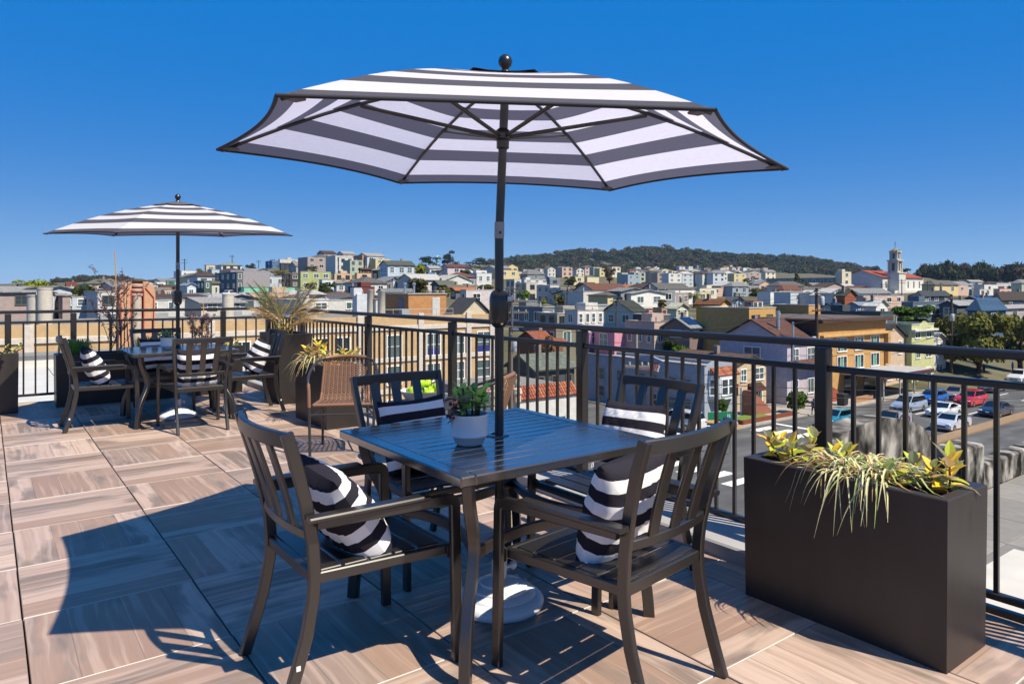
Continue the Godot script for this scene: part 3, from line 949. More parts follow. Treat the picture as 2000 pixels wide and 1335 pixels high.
func house(row: Array, far := false) -> Node3D:
	var x: float = row[0]; var z: float = row[1]; var w: float = row[2]; var d: float = row[3]
	var yb: float = row[4]; var yt: float = row[5]
	var h := yt - yb
	var kind: String = row[7]; var rise: float = minf(row[9], 0.52 * (d if kind == "gx" else w) * 0.5)
	var label: String = row[12]
	var rng := RandomNumberGenerator.new(); rng.seed = hash(label) + int(x * 7.0)
	var root := thing("house", label, row[13], Vector3(x + w / 2, yb, z - d / 2), 0.0, row[14])
	var wm := wall(row[6]); var rm := wall(row[8], 0.35)
	var hw := w / 2; var hd := d / 2
	var b := MB.new()
	if kind == "flat":
		var p := 0.45; var t := 0.2
		b.span(Vector3(-hw, -5, -hd), Vector3(hw, h - p, hd))
		b.span(Vector3(-hw, h - p, hd - t), Vector3(hw, h, hd)); b.span(Vector3(-hw, h - p, -hd), Vector3(hw, h, -hd + t))
		b.span(Vector3(-hw, h - p, -hd + t), Vector3(-hw + t, h, hd - t)); b.span(Vector3(hw - t, h - p, -hd + t), Vector3(hw, h, hd - t))
		obj("wall", b.mesh(wm), root)
		var r := MB.new(); r.span(Vector3(-hw + t, h - p - 0.1, -hd + t), Vector3(hw - t, h - p + 0.05, hd - t))
		var ro := obj("roof", r.mesh(rm), root)
		var cp := MB.new(); var o := 0.07
		cp.span(Vector3(-hw - o, h, hd - t), Vector3(hw + o, h + 0.09, hd + o)); cp.span(Vector3(-hw - o, h, -hd - o), Vector3(hw + o, h + 0.09, -hd + t))
		cp.span(Vector3(-hw - o, h, -hd + t), Vector3(-hw + t, h + 0.09, hd - t)); cp.span(Vector3(hw - t, h, -hd + t), Vector3(hw + o, h + 0.09, hd - t))
		obj("parapet_cap", cp.mesh(wall("d6d4d0" if rng.randf() < 0.6 else row[8], 0.35)), root)
		if w > 4.0:
			for k in rng.randi_range(1, 1 if far else 4):
				var v := MB.new(); var vx := rng.randf_range(-hw * 0.7, hw * 0.7); var vz := rng.randf_range(-hd * 0.6, hd * 0.6)
				v.tube([Vector3(vx, h - p, vz), Vector3(vx, h + rng.randf_range(0.3, 0.9), vz)], 0.13, 8); obj("vent_pipe", v.mesh(wall("b9bec4", 0.5, 0.5)), ro)
			if not far and rng.randf() < 0.55:
				var hb := MB.new(); hb.span(Vector3(-1.2, 0, -1.0), Vector3(1.2, 1.5, 1.0)); obj("roof_hatch", hb.mesh(wm), ro, Transform3D(Basis(), Vector3(rng.randf_range(-0.4, 0.4) * w, h - p, -hd * 0.4)))
	else:
		b.span(Vector3(-hw, -5, -hd), Vector3(hw, h, hd))
		var r2 := MB.new(); var o2 := 0.35; var th := 0.14
		if kind == "gx":
			b.prism([Vector2(-hd, h), Vector2(hd, h), Vector2(0, h + rise)], -hw, hw, Transform3D(Basis(Vector3(0, 0, -1), Vector3.UP, Vector3.RIGHT), Vector3.ZERO))
			for s: float in [-1.0, 1.0]:
				var e := Vector3(0, -rise / hd * o2, s * (hd + o2))
				var a := Vector3(-hw - o2, h + e.y + 0.02, e.z); var c := Vector3(-hw - o2, h + rise + 0.02, 0)
				slab_roof(r2, a, c, Vector3(w + 2 * o2, 0, 0), th)
		elif kind == "gz":
			b.prism([Vector2(-hw, h), Vector2(hw, h), Vector2(0, h + rise)], -hd, hd)
			for s: float in [-1.0, 1.0]:
				var e := Vector3(s * (hw + o2), -rise / hw * o2, 0)
				slab_roof(r2, Vector3(e.x, h + e.y + 0.02, -hd - o2), Vector3(0, h + rise + 0.02, -hd - o2), Vector3(0, 0, d + 2 * o2), th)
		elif kind == "shed":
			b.prism([Vector2(-hw, h), Vector2(hw, h), Vector2(hw, h + rise)], -hd, hd)
			slab_roof(r2, Vector3(-hw - o2, h - rise / w * o2 + 0.02, -hd - o2), Vector3(hw + o2, h + rise * (1.0 + o2 / w) + 0.02, -hd - o2), Vector3(0, 0, d + 2 * o2), th)
		else:
			var m := minf(hw, hd)
			var e0 := [Vector3(-hw - o2, h, hd + o2), Vector3(hw + o2, h, hd + o2), Vector3(hw + o2, h, -hd - o2), Vector3(-hw - o2, h, -hd - o2)]
			var p0 := Vector3(-hw + m * 0.95, h + rise, 0) if hw > hd else Vector3(0, h + rise, hd - m * 0.95)
			var p1 := Vector3(hw - m * 0.95, h + rise, 0) if hw > hd else Vector3(0, h + rise, -hd + m * 0.95)
			if hw > hd:
				r2.quad(e0[0], e0[1], p1, p0); r2.quad(e0[2], e0[3], p0, p1); r2.tri(e0[1], e0[2], p1); r2.tri(e0[3], e0[0], p0)
			else:
				r2.quad(e0[1], e0[2], p1, p0); r2.quad(e0[3], e0[0], p0, p1); r2.tri(e0[0], e0[1], p0); r2.tri(e0[2], e0[3], p1)
			r2.span(Vector3(-hw - o2, h - th, -hd - o2), Vector3(hw + o2, h - 0.005, hd + o2))
		obj("wall", b.mesh(wm), root)
		var ro2 := obj("roof", r2.mesh(shingle(row[8])), root)
		if not far and kind != "shed":
			var ch := MB.new(); ch.span(Vector3(-0.25, -0.6, -0.25), Vector3(0.25, 1.1, 0.25)); obj("chimney", ch.mesh(wall("9a8a82")), ro2, Transform3D(Basis(), Vector3(rng.randf_range(-0.3, 0.3) * w, h + rise * 0.75, rng.randf_range(-0.2, 0.1) * d)))
	var rows := clampi(int(round(h / 3.1)), 1, 4)
	var frame := "e4e4e2" if rng.randf() < 0.75 else "5a5550"
	if row[10]: window_grid(root, "w", w, d, h, row[10], rows, frame, rng)
	if row[11]: window_grid(root, "s", w, d, h, row[11], rows, frame, rng)
	return root

func slab_roof(b: MB, a: Vector3, c: Vector3, along: Vector3, th: float) -> void:
	# sloping slab from eave a to ridge c, swept by along
	var n := (c - a).cross(along).normalized()
	if n.y < 0: n = -n
	var q := [a, a + along, c + along, c]
	var up := []
	for p in q: up.append(p + n * th)
	for f in [[0, 1, 2, 3, -1.0], [0, 1, 2, 3, 1.0]]:
		var s: float = f[4]; var L := up if s > 0 else q
		b.quadn(L[0], L[1], L[2], L[3], n * s, n * s, n * s, n * s)
	for k in 4:
		var k2 := (k + 1) % 4
		var mid: Vector3 = (q[k] + q[k2]) * 0.5 - (q[0] + q[2]) * 0.5
		var e: Vector3 = ((q[k2] as Vector3) - q[k]).cross(n).normalized()
		if e.dot(mid) < 0: e = -e
		b.quadn(q[k], q[k2], up[k2], up[k], e, e, e, e)

var shingle_tex: ImageTexture
func shingle(h: String) -> StandardMaterial3D:
	var key := "shingle" + h
	if mats.has(key): return mats[key]
	if shingle_tex == null:
		var im := Image.create(128, 128, false, Image.FORMAT_RGB8); var rng := RandomNumberGenerator.new(); rng.seed = 3
		for r in 8:
			for c in 9:
				var k := rng.randf_range(0.78, 1.0)
				for y in 16:
					for x in 15:
						var px := posmod(c * 15 + x + (7 if r % 2 else 0), 128)
						var e := 0.72 if y < 2 else 1.0
						im.set_pixel(px, r * 16 + y, Color(k * e, k * e, k * e))
		shingle_tex = ImageTexture.create_from_image(im)
	var m := mat(key, paint(h), 0.92, 0.0, 0.3)
	m.albedo_texture = shingle_tex; m.uv1_triplanar = true; m.uv1_world_triplanar = true; m.uv1_scale = Vector3.ONE * 0.5
	return m

# ---------------------------------------------------------------- trees
var crowns := {}
func crown_mesh(kind: String, k: int, n: int, col: String, leaf: float) -> ArrayMesh:
	# unit crown: x, z within 1, y from 0 to 1; clumps of leaf-sized faces with gaps
	var key := "%s%d%d%s%.3f" % [kind, k, n, col, leaf]
	if crowns.has(key): return crowns[key]
	var rng := RandomNumberGenerator.new(); rng.seed = 100 + k * 13 + hash(kind) % 97
	var b := MB.new()
	var lumps := []
	var N := 22 if n > 1500 else 11
	for i in N:
		var a := rng.randf() * TAU; var u := rng.randf()
		var y: float; var r: float; var s: float
		if kind == "cone":
			y = pow(u, 1.3) * 0.9; r = (1.0 - y * 0.82) * rng.randf_range(0.3, 0.85); s = rng.randf_range(0.22, 0.36) * (1.1 - 0.6 * y)
		elif kind == "flat":
			y = rng.randf_range(0.35, 0.8); r = sqrt(rng.randf()) * 0.85; s = rng.randf_range(0.2, 0.34)
		else:
			y = rng.randf_range(0.08, 0.86); r = sqrt(rng.randf()) * 0.78 * sqrt(maxf(0.05, 1.0 - pow(absf(y - 0.45) * 1.75, 2.0))); s = rng.randf_range(0.24, 0.42)
		lumps.append([Vector3(cos(a) * r, y, sin(a) * r), s, rng.randf_range(0.62, 1.35)])
	for i in n:
		var L = lumps[i % N]
		var d := Vector3(rng.randfn(), rng.randfn(), rng.randfn()).normalized()
		if d.y < -0.3: d.y *= -0.5
		var p: Vector3 = L[0] + d * Vector3(1, 0.62, 1) * L[1] * pow(rng.randf(), 0.33)
		p.y = clampf(p.y, 0.0, 1.06)
		var nn := (d + Vector3(rng.randfn(), rng.randfn() + 0.4, rng.randfn()) * 0.6).normalized()
		var t := nn.cross(Vector3(rng.randfn(), rng.randfn(), rng.randfn())).normalized() * leaf * rng.randf_range(0.5, 1.0)
		var u2 := nn.cross(t) * rng.randf_range(0.45, 0.8)
		var v: float = L[2] * rng.randf_range(0.75, 1.25)
		b.tint = Color(v * rng.randf_range(0.85, 1.2), v, v * rng.randf_range(0.7, 1.1))
		b.quad(p - t, p - u2 * 0.8 + t * 0.1, p + t, p + u2)
	var m := mat("leaves" + col, hexc(col), 0.75, 0.0, 0.3)
	m.vertex_color_use_as_albedo = true; m.cull_mode = BaseMaterial3D.CULL_DISABLED
	m.backlight_enabled = true; m.backlight = Color(0.22, 0.24, 0.16)
	crowns[key] = b.mesh(m)
	return crowns[key]

const TREE_COLS := {"yg": "7d8420", "ol": "5d5a2c", "mr": "513a30", "dg": "36411f", "dk": "28331f", "bg": "54502b", "ru": "5c4430", "gr": "4f6a1e", "cf": "4a4f2a", "mg": "46611f", "st": "62622a", "bare": "6a4f3c"}

func tree(row: Array, idx: int) -> void:
	var h: float = row[3]; var w: float = row[4]; var tf: float = row[6]
	var label: String = row[7]
	var t := thing("tree" if h > 3.2 else "bush", label, "tree" if h > 3.2 else "bush", Vector3(row[0], row[1], row[2]))
	var near: bool = Vector2(row[0], row[2]).length() < 130.0
	var n := 8000 if near else 2600 if Vector2(row[0], row[2]).length() < 320.0 else 1400
	if row[5] == "bare": n = 1500
	var leaf := (0.38 if near else 0.55) / (w * 0.5) * (1.0 if near else clampf(w / 14.0, 0.7, 2.0))
	leaf = clampf(snappedf(leaf, 0.015), 0.045, 0.2)
	var c := obj("crown", crown_mesh(row[8], idx % 4, n, TREE_COLS[row[5]], leaf), t, Transform3D(Basis.from_scale(Vector3(w * 0.5, h * (1.0 - tf), w * 0.5)), Vector3(0, h * tf, 0)))
	c.rotation.y = idx * 1.3
	var b := MB.new(); var rng := RandomNumberGenerator.new(); rng.seed = idx
	var r := clampf(h * 0.035, 0.07, 0.4)
	b.tube([Vector3(0, -1.5, 0), Vector3(0.02 * h, h * tf * 0.6, 0), Vector3(0, h * (tf + 0.12), 0), Vector3(0.03 * h, h * 0.7, 0.02 * h)], r, 8, [1.3, 1.0, 0.8, 0.3])
	for k in 5:
		var a := TAU * k / 5.0 + rng.randf()
		b.tube([Vector3(0, h * tf * 0.9, 0), Vector3(cos(a) * w * 0.16, h * (tf + 0.18), sin(a) * w * 0.16), Vector3(cos(a) * w * 0.36, h * (tf + rng.randf_range(0.3, 0.5)), sin(a) * w * 0.36)], r * 0.55, 6, [1.0, 0.75, 0.3])
	obj("trunk", b.mesh(wall("5c4436" if row[5] != "st" else "6b4a3c", 0.9)), t)

func ground_y(x: float, z: float) -> float:
	var s := 0.0; var sw := 0.0
	for g in gpts:
		var dx: float = x - g[0]; var dz: float = z - g[1]
		var q := dx * dx + dz * dz + 60.0
		var w := 1.0 / (q * q)
		s += w * g[2]; sw += w
	return s / sw

var gpts := []
func build_ground() -> void:
	for r in HOUSES: gpts.append([r[0] + r[2] * 0.5, r[1] - r[3] * 0.5, r[4] - 0.6])
	for r in FAR: gpts.append([r[0] + r[2] * 0.5, r[1] - r[3] * 0.5, r[4] - 0.6])
	for g in GROUND: gpts.append(g)
	for i in 14:
		for z: float in [-16.0, -32.0, -48.0]: gpts.append([58.0 + 16.0 * i, z - (8.0 if z < -40 and i > 4 else 0.0), -12.7])
	for t in TREES:
		if Vector2(t[0], t[2]).length() > 125.0: gpts.append([t[0], t[2], t[1]])
	# one flat sheet to the horizon, and the hills that rise from it
	var f := MB.new()
	f.span(Vector3(-9000, -13.2, -9000), Vector3(9000, -12.6, 9000))
	struct("ground", f.mesh(wall("6f6a5e", 0.01)))
	var b := MB.new(); var rings := []
	var rad := [88.0, 100.0, 112.0, 125.0, 140.0, 155.0, 170.0, 190.0, 210.0, 232.0, 256.0, 284.0, 315.0, 350.0, 390.0, 435.0, 485.0, 540.0, 600.0, 670.0, 750.0, 840.0, 940.0, 1050.0, 1180.0, 1320.0, 1480.0, 1660.0, 1900.0, 2300.0, 2900.0]
	var NA := 110
	for r: float in rad:
		var row := []
		for k in NA + 1:
			var a := deg_to_rad(-36.7) + lerpf(1.05, -1.05, float(k) / NA)
			var x := -sin(a) * r; var z := -cos(a) * r
			row.append(Vector3(x, ground_y(x, z) if r > 90.0 else -12.3, z))
		rings.append(row)
	for i in rad.size() - 1:
		for k in NA:
			b.tint = Color(1, 1, 1)
			var q := []; var nn := []
			for m in [[0, 0], [0, 1], [1, 1], [1, 0]]:
				var ii: int = i + m[0]; var kk: int = k + m[1]
				q.append(rings[ii][kk])
				var dr: Vector3 = rings[mini(ii + 1, rad.size() - 1)][kk] - rings[maxi(ii - 1, 0)][kk]
				var da: Vector3 = rings[ii][mini(kk + 1, NA)] - rings[ii][maxi(kk - 1, 0)]
				var n := dr.cross(da).normalized()
				nn.append(n if n.y > 0 else -n)
			b.quadn(q[0], q[1], q[2], q[3], nn[0], nn[1], nn[2], nn[3])
	var gm := mat("hill_ground", Color(1, 1, 1), 0.95, 0.0, 0.2)
	gm.albedo_texture = noise_tex(17, 0.035, hexc("3d3f2a"), hexc("7a7264"), 256, 5)
	gm.uv1_triplanar = true; gm.uv1_world_triplanar = true; gm.uv1_scale = Vector3.ONE * 0.012
	struct("hills", b.mesh(gm))

func sheet(called: String, x0: float, x1: float, z0: float, z1: float, y: float, m: Material, parent: Node = null) -> Node:
	var b := MB.new(); b.span(Vector3(x0, y - 0.3, z0), Vector3(x1, y, z1))
	if parent: return obj(called, b.mesh(m), parent)
	return struct(called, b.mesh(m))

func build_streets() -> void:
	var asph := mat("asphalt", Color(1, 1, 1), 0.9, 0.0, 0.3)
	asph.albedo_texture = noise_tex(23, 0.02, hexc("3f3f41"), hexc("6a6a68"), 256, 6, FastNoiseLite.TYPE_SIMPLEX_SMOOTH, Vector2(0.6, 1.6))
	asph.uv1_triplanar = true; asph.uv1_world_triplanar = true; asph.uv1_scale = Vector3.ONE * 0.05
	var conc := mat("pavement", Color(1, 1, 1), 0.9, 0.0, 0.3)
	conc.albedo_texture = noise_tex(24, 0.03, hexc("85807a"), hexc("a39d94"), 256, 5)
	conc.uv1_triplanar = true; conc.uv1_world_triplanar = true; conc.uv1_scale = Vector3.ONE * 0.08
	var y := -11.65
	var road := sheet("road", -90, 300, -40.2, -14.5, y, asph)
	var side := sheet("cross_street", 43.5, 56, -140, -40.2, y, asph)
	sheet("cross_street", 43.5, 56, -14.5, 60, y, asph)
	sheet("pavement", 56, 300, -75, -40.2, y + 0.13, conc)
	sheet("pavement", -90, 43.5, -80, -40.2, y + 0.13, conc)
	sheet("pavement", -90, 43.5, -14.5, 20, y + 0.13, conc)
	sheet("pavement", 56, 300, -14.5, 40, y + 0.13, conc)
	sheet("median_strip", 59, 300, -27.6, -26.3, y + 0.14, wall("a08465", 0.4))
	var paint := mat("road_paint", hexc("d9d8d2"), 0.8)
	for k in 30:
		for z: float in [-30.7, -34.0]:
			var x := 60.0 + 7.5 * k + (3.0 if z < -32 else 0.0)
			sheet("lane_dash", x, x + 2.8, z - 0.07, z + 0.07, y + 0.005, paint, road)
		sheet("lane_dash", 60.0 + 9.0 * k, 63.0 + 9.0 * k, -22.07, -21.93, y + 0.005, paint, road)
	for k in 13:
		var z := -39.4 + 1.95 * k
		sheet("crosswalk_stripe", 39.6, 42.6, z, z + 0.9, y + 0.005, paint, road)
		if z < -28.5 or z > -25: sheet("crosswalk_stripe", 57.0, 60.0, z, z + 0.9, y + 0.005, paint, road)
	for k in 7:
		sheet("crosswalk_stripe", 44.3 + 1.75 * k, 45.2 + 1.75 * k, -44.2, -41.2, y + 0.005, paint, side)
	for k in 12:
		sheet("crosswalk_stripe", 124.0, 127.0, -39.6 + 1.0 * k, -39.1 + 1.0 * k, y + 0.005, paint, road)
	sheet("stop_line", 61.4, 61.9, -40.0, -28.0, y + 0.005, paint, road)
	var yl := wall("c9962a", 0.8)
	for q in [[56.2, -43.4], [56.2, -40.9], [41.8, -40.9], [41.6, -43.6]]:
		var b := MB.new(); b.span(Vector3(q[0], y + 0.12, q[1] - 0.6), Vector3(q[0] + 1.3, y + 0.137, q[1] + 0.6)); struct("tactile_paving", b.mesh(yl))

# ---------------------------------------------------------------- cars
var car_cache := {}
func car(label: String, at: Vector3, turn: float, kind: String, col: String, group: String) -> Node3D:
	# faces +x
	var P: Dictionary = {
		"sedan": {"L": 4.7, "h": 1.45, "hood": 0.98, "body": 0.72, "pts": [[-2.35, 0.45], [-2.33, 0.86], [-2.15, 0.98], [-1.55, 1.0], [-0.85, 1.42], [0.35, 1.45], [1.15, 0.98], [2.15, 0.82], [2.34, 0.62], [2.35, 0.38]], "g": [[-1.38, 1.02], [-0.82, 1.36], [0.32, 1.39], [1.0, 1.0]]},
		"coupe": {"L": 4.6, "h": 1.42, "pts": [[-2.3, 0.45], [-2.28, 0.9], [-2.1, 1.02], [-1.2, 1.24], [-0.4, 1.42], [0.2, 1.42], [1.15, 0.96], [2.1, 0.78], [2.29, 0.6], [2.3, 0.36]], "g": [[-1.35, 1.08], [-0.4, 1.36], [0.18, 1.36], [1.0, 0.98]]},
		"hatch": {"L": 4.2, "h": 1.55, "pts": [[-2.1, 0.42], [-2.1, 0.92], [-2.02, 1.06], [-1.6, 1.5], [-0.9, 1.56], [0.2, 1.55], [1.05, 1.02], [1.9, 0.86], [2.08, 0.66], [2.1, 0.38]], "g": [[-1.8, 1.1], [-1.5, 1.44], [0.16, 1.48], [0.92, 1.06]]},
		"suv": {"L": 4.7, "h": 1.72, "pts": [[-2.35, 0.45], [-2.36, 1.0], [-2.28, 1.15], [-1.98, 1.66], [-1.2, 1.73], [0.3, 1.71], [1.1, 1.12], [2.1, 0.98], [2.33, 0.76], [2.35, 0.4]], "g": [[-2.06, 1.18], [-1.86, 1.6], [0.26, 1.63], [0.98, 1.16]]},
		"van": {"L": 5.0, "h": 1.76, "pts": [[-2.5, 0.42], [-2.5, 1.02], [-2.42, 1.15], [-2.2, 1.7], [-1.4, 1.77], [0.5, 1.74], [1.45, 1.12], [2.3, 0.9], [2.48, 0.68], [2.5, 0.38]], "g": [[-2.28, 1.18], [-2.08, 1.62], [0.46, 1.66], [1.3, 1.14]]}}[kind]
	var t := thing("car", label, "car", at, turn, group)
	var pts: Array = P.pts
	var paint := mat("paint" + col, hexc(col), 0.28, 0.15, 0.6); paint.clearcoat_enabled = true; paint.clearcoat = 0.8; paint.clearcoat_roughness = 0.06
	var N := pts.size()
	if not car_cache.has(kind):
		# body: side profile lofted across with tucked sills and a narrower roof
		var prof := []
		for p in pts: prof.append(Vector2(p[0], p[1]))
		var stations := [-0.90, -0.86, -0.74, 0.0, 0.74, 0.86, 0.90]
		var b := MB.new()
		var low := 0.24
		var rows := []
		for s: float in stations:
			var r := []
			var inset := 1.0 if absf(s) < 0.87 else 0.0
			for i in N:
				var p: Vector2 = prof[i]
				var yy := p.y; var zz := s
				if p.y > 1.0: zz = s * (1.0 - 0.30 * clampf((p.y - 0.95) / 0.7, 0, 1))
				if absf(s) > 0.87: yy = lerpf(p.y, 0.8, 0.10) if p.y < 1.0 else p.y - 0.035
				var ex := p.x * (1.0 if absf(s) < 0.8 else 0.972)
				r.append(Vector3(ex, yy, zz))
			r.push_front(Vector3(r[0].x + 0.08, low, s)); r.append(Vector3(r[N].x - 0.08, low, s))
			rows.append(r)
		for i in rows.size() - 1:
			for k in N + 1:
				b.quad(rows[i][k], rows[i + 1][k], rows[i + 1][k + 1], rows[i][k + 1])
		for sd in 2:
			var r2: Array = rows[0] if sd == 0 else rows[rows.size() - 1]
			var c := Vector3(0, 0.6, r2[0].z)
			for k in N + 1:
				if sd == 0: b.tri(c, r2[k], r2[k + 1])
				else: b.tri(c, r2[k + 1], r2[k])
			if sd == 0: b.tri(c, r2[N + 1], r2[0])
			else: b.tri(c, r2[0], r2[N + 1])
		car_cache[kind] = b
	obj("body", (car_cache[kind] as MB).mesh(paint), t)
	var gl := mat("car_glass", hexc("12171b"), 0.05, 0.0, 0.6)
	var g: Array = P.g
	for s: float in [-1.0, 1.0]:
		var w := MB.new(); var q := []
		for p in g: q.append(Vector3(p[0], p[1], s * (0.903 * (1.0 - 0.30 * clampf((p[1] - 0.95) / 0.7, 0, 1)) + 0.006)))
		for m in 2:
			var o := Vector3(0, 0, s * 0.004)
			w.quadn(q[0] + o, q[3] + o, q[2] + o, q[1] + o, Vector3(0, 0, s), Vector3(0, 0, s), Vector3(0, 0, s), Vector3(0, 0, s))
		var wo := obj("side_window", w.mesh(gl), t)
		var pl := MB.new(); var mx: float = (g[1][0] + g[2][0]) * 0.5 - 0.1
		pl.span(Vector3(mx - 0.04, 1.02, s * 0.87 - 0.02), Vector3(mx + 0.04, 1.06, s * 0.87 + 0.035)); obj("door_pillar", pl.mesh(paint), wo)
	var ws := MB.new(); var nn2 := Vector3(0.6, 0.8, 0)
	var a0: Array = pts[5]; var a1: Array = pts[6]
	for e in [[a0, a1, 0.012], [pts[3] if kind in ["sedan", "coupe", "hatch"] else pts[2], pts[4] if kind in ["sedan", "coupe"] else pts[3], 0.012]]:
		var p0 := Vector3(e[0][0], e[0][1], 0); var p1 := Vector3(e[1][0], e[1][1], 0)
		if kind == "hatch" and e[0] == pts[3]: p0 = Vector3(pts[2][0], pts[2][1], 0); p1 = Vector3(pts[3][0], pts[3][1], 0)
		var dn := (p1 - p0).cross(Vector3(0, 0, 1)).normalized()
		if dn.y < 0: dn = -dn
		var z0 := 0.62 if p0.y > 1.3 else 0.74; var z1 := 0.62 if p1.y > 1.3 else 0.74
		p0 = p0.lerp(p1, 0.07); p1 = p1.lerp(p0, 0.07)
		ws.quadn(p0 + dn * 0.012 + Vector3(0, 0, z0), p1 + dn * 0.012 + Vector3(0, 0, z1), p1 + dn * 0.012 + Vector3(0, 0, -z1), p0 + dn * 0.012 + Vector3(0, 0, -z0), dn, dn, dn, dn)
	obj("windscreen", ws.mesh(gl), t)
	var ty := mat("tyre", hexc("17171a"), 0.9); var rim := mat("wheel_rim", hexc("8d9096"), 0.35, 0.7)
	for wx: float in [-P.L * 0.29, P.L * 0.315]:
		for s: float in [-1.0, 1.0]:
			var wh := MB.new(); var bb := Basis(Vector3.RIGHT, PI / 2 * s)
			wh.lathe([Vector2(0.2, -0.1), Vector2(0.3, -0.1), Vector2(0.33, -0.07), Vector2(0.33, 0.07), Vector2(0.3, 0.1), Vector2(0.2, 0.1)], 18, Vector3(wx, 0.33, s * 0.83), bb)
			var wo2 := obj("wheel", wh.mesh(ty), t)
			var rm2 := MB.new(); rm2.lathe([Vector2(0.21, 0.07), Vector2(0.2, 0.1), Vector2(0.06, 0.085), Vector2(0.0, 0.09)], 14, Vector3(wx, 0.33, s * 0.83), bb); obj("rim", rm2.mesh(rim), wo2)
	for s: float in [-1.0, 1.0]:
		var hl := MB.new(); hl.bbox(Vector3(P.L * 0.5 - 0.12, 0.72, s * 0.66), Vector3(0.24, 0.14, 0.36), 0.05); obj("headlight", hl.mesh(mat("lens_clear", hexc("c9d0d6"), 0.15)), t)
		var tl := MB.new(); tl.bbox(Vector3(-P.L * 0.5 + 0.08, 0.86, s * 0.70), Vector3(0.18, 0.16, 0.3), 0.04); obj("tail_light", tl.mesh(mat("lens_red", hexc("7c1114"), 0.2)), t)
		var mr := MB.new(); mr.bbox(Vector3(0.75, 1.04, s * 0.98), Vector3(0.12, 0.14, 0.2), 0.04); obj("wing_mirror", mr.mesh(paint), t)
	var gr := MB.new(); gr.bbox(Vector3(P.L * 0.5 - 0.015, 0.50, 0), Vector3(0.05, 0.16, 0.9), 0.02); obj("grille", gr.mesh(mat("grille_black", hexc("141416"), 0.5)), t)
	var np := MB.new(); np.box(Vector3(P.L * 0.5 + 0.005, 0.60, 0), Vector3(0.02, 0.11, 0.32)); obj("number_plate", np.mesh(mat("sticker_white", hexc("d8d8d4"), 0.6)), t)
	return t

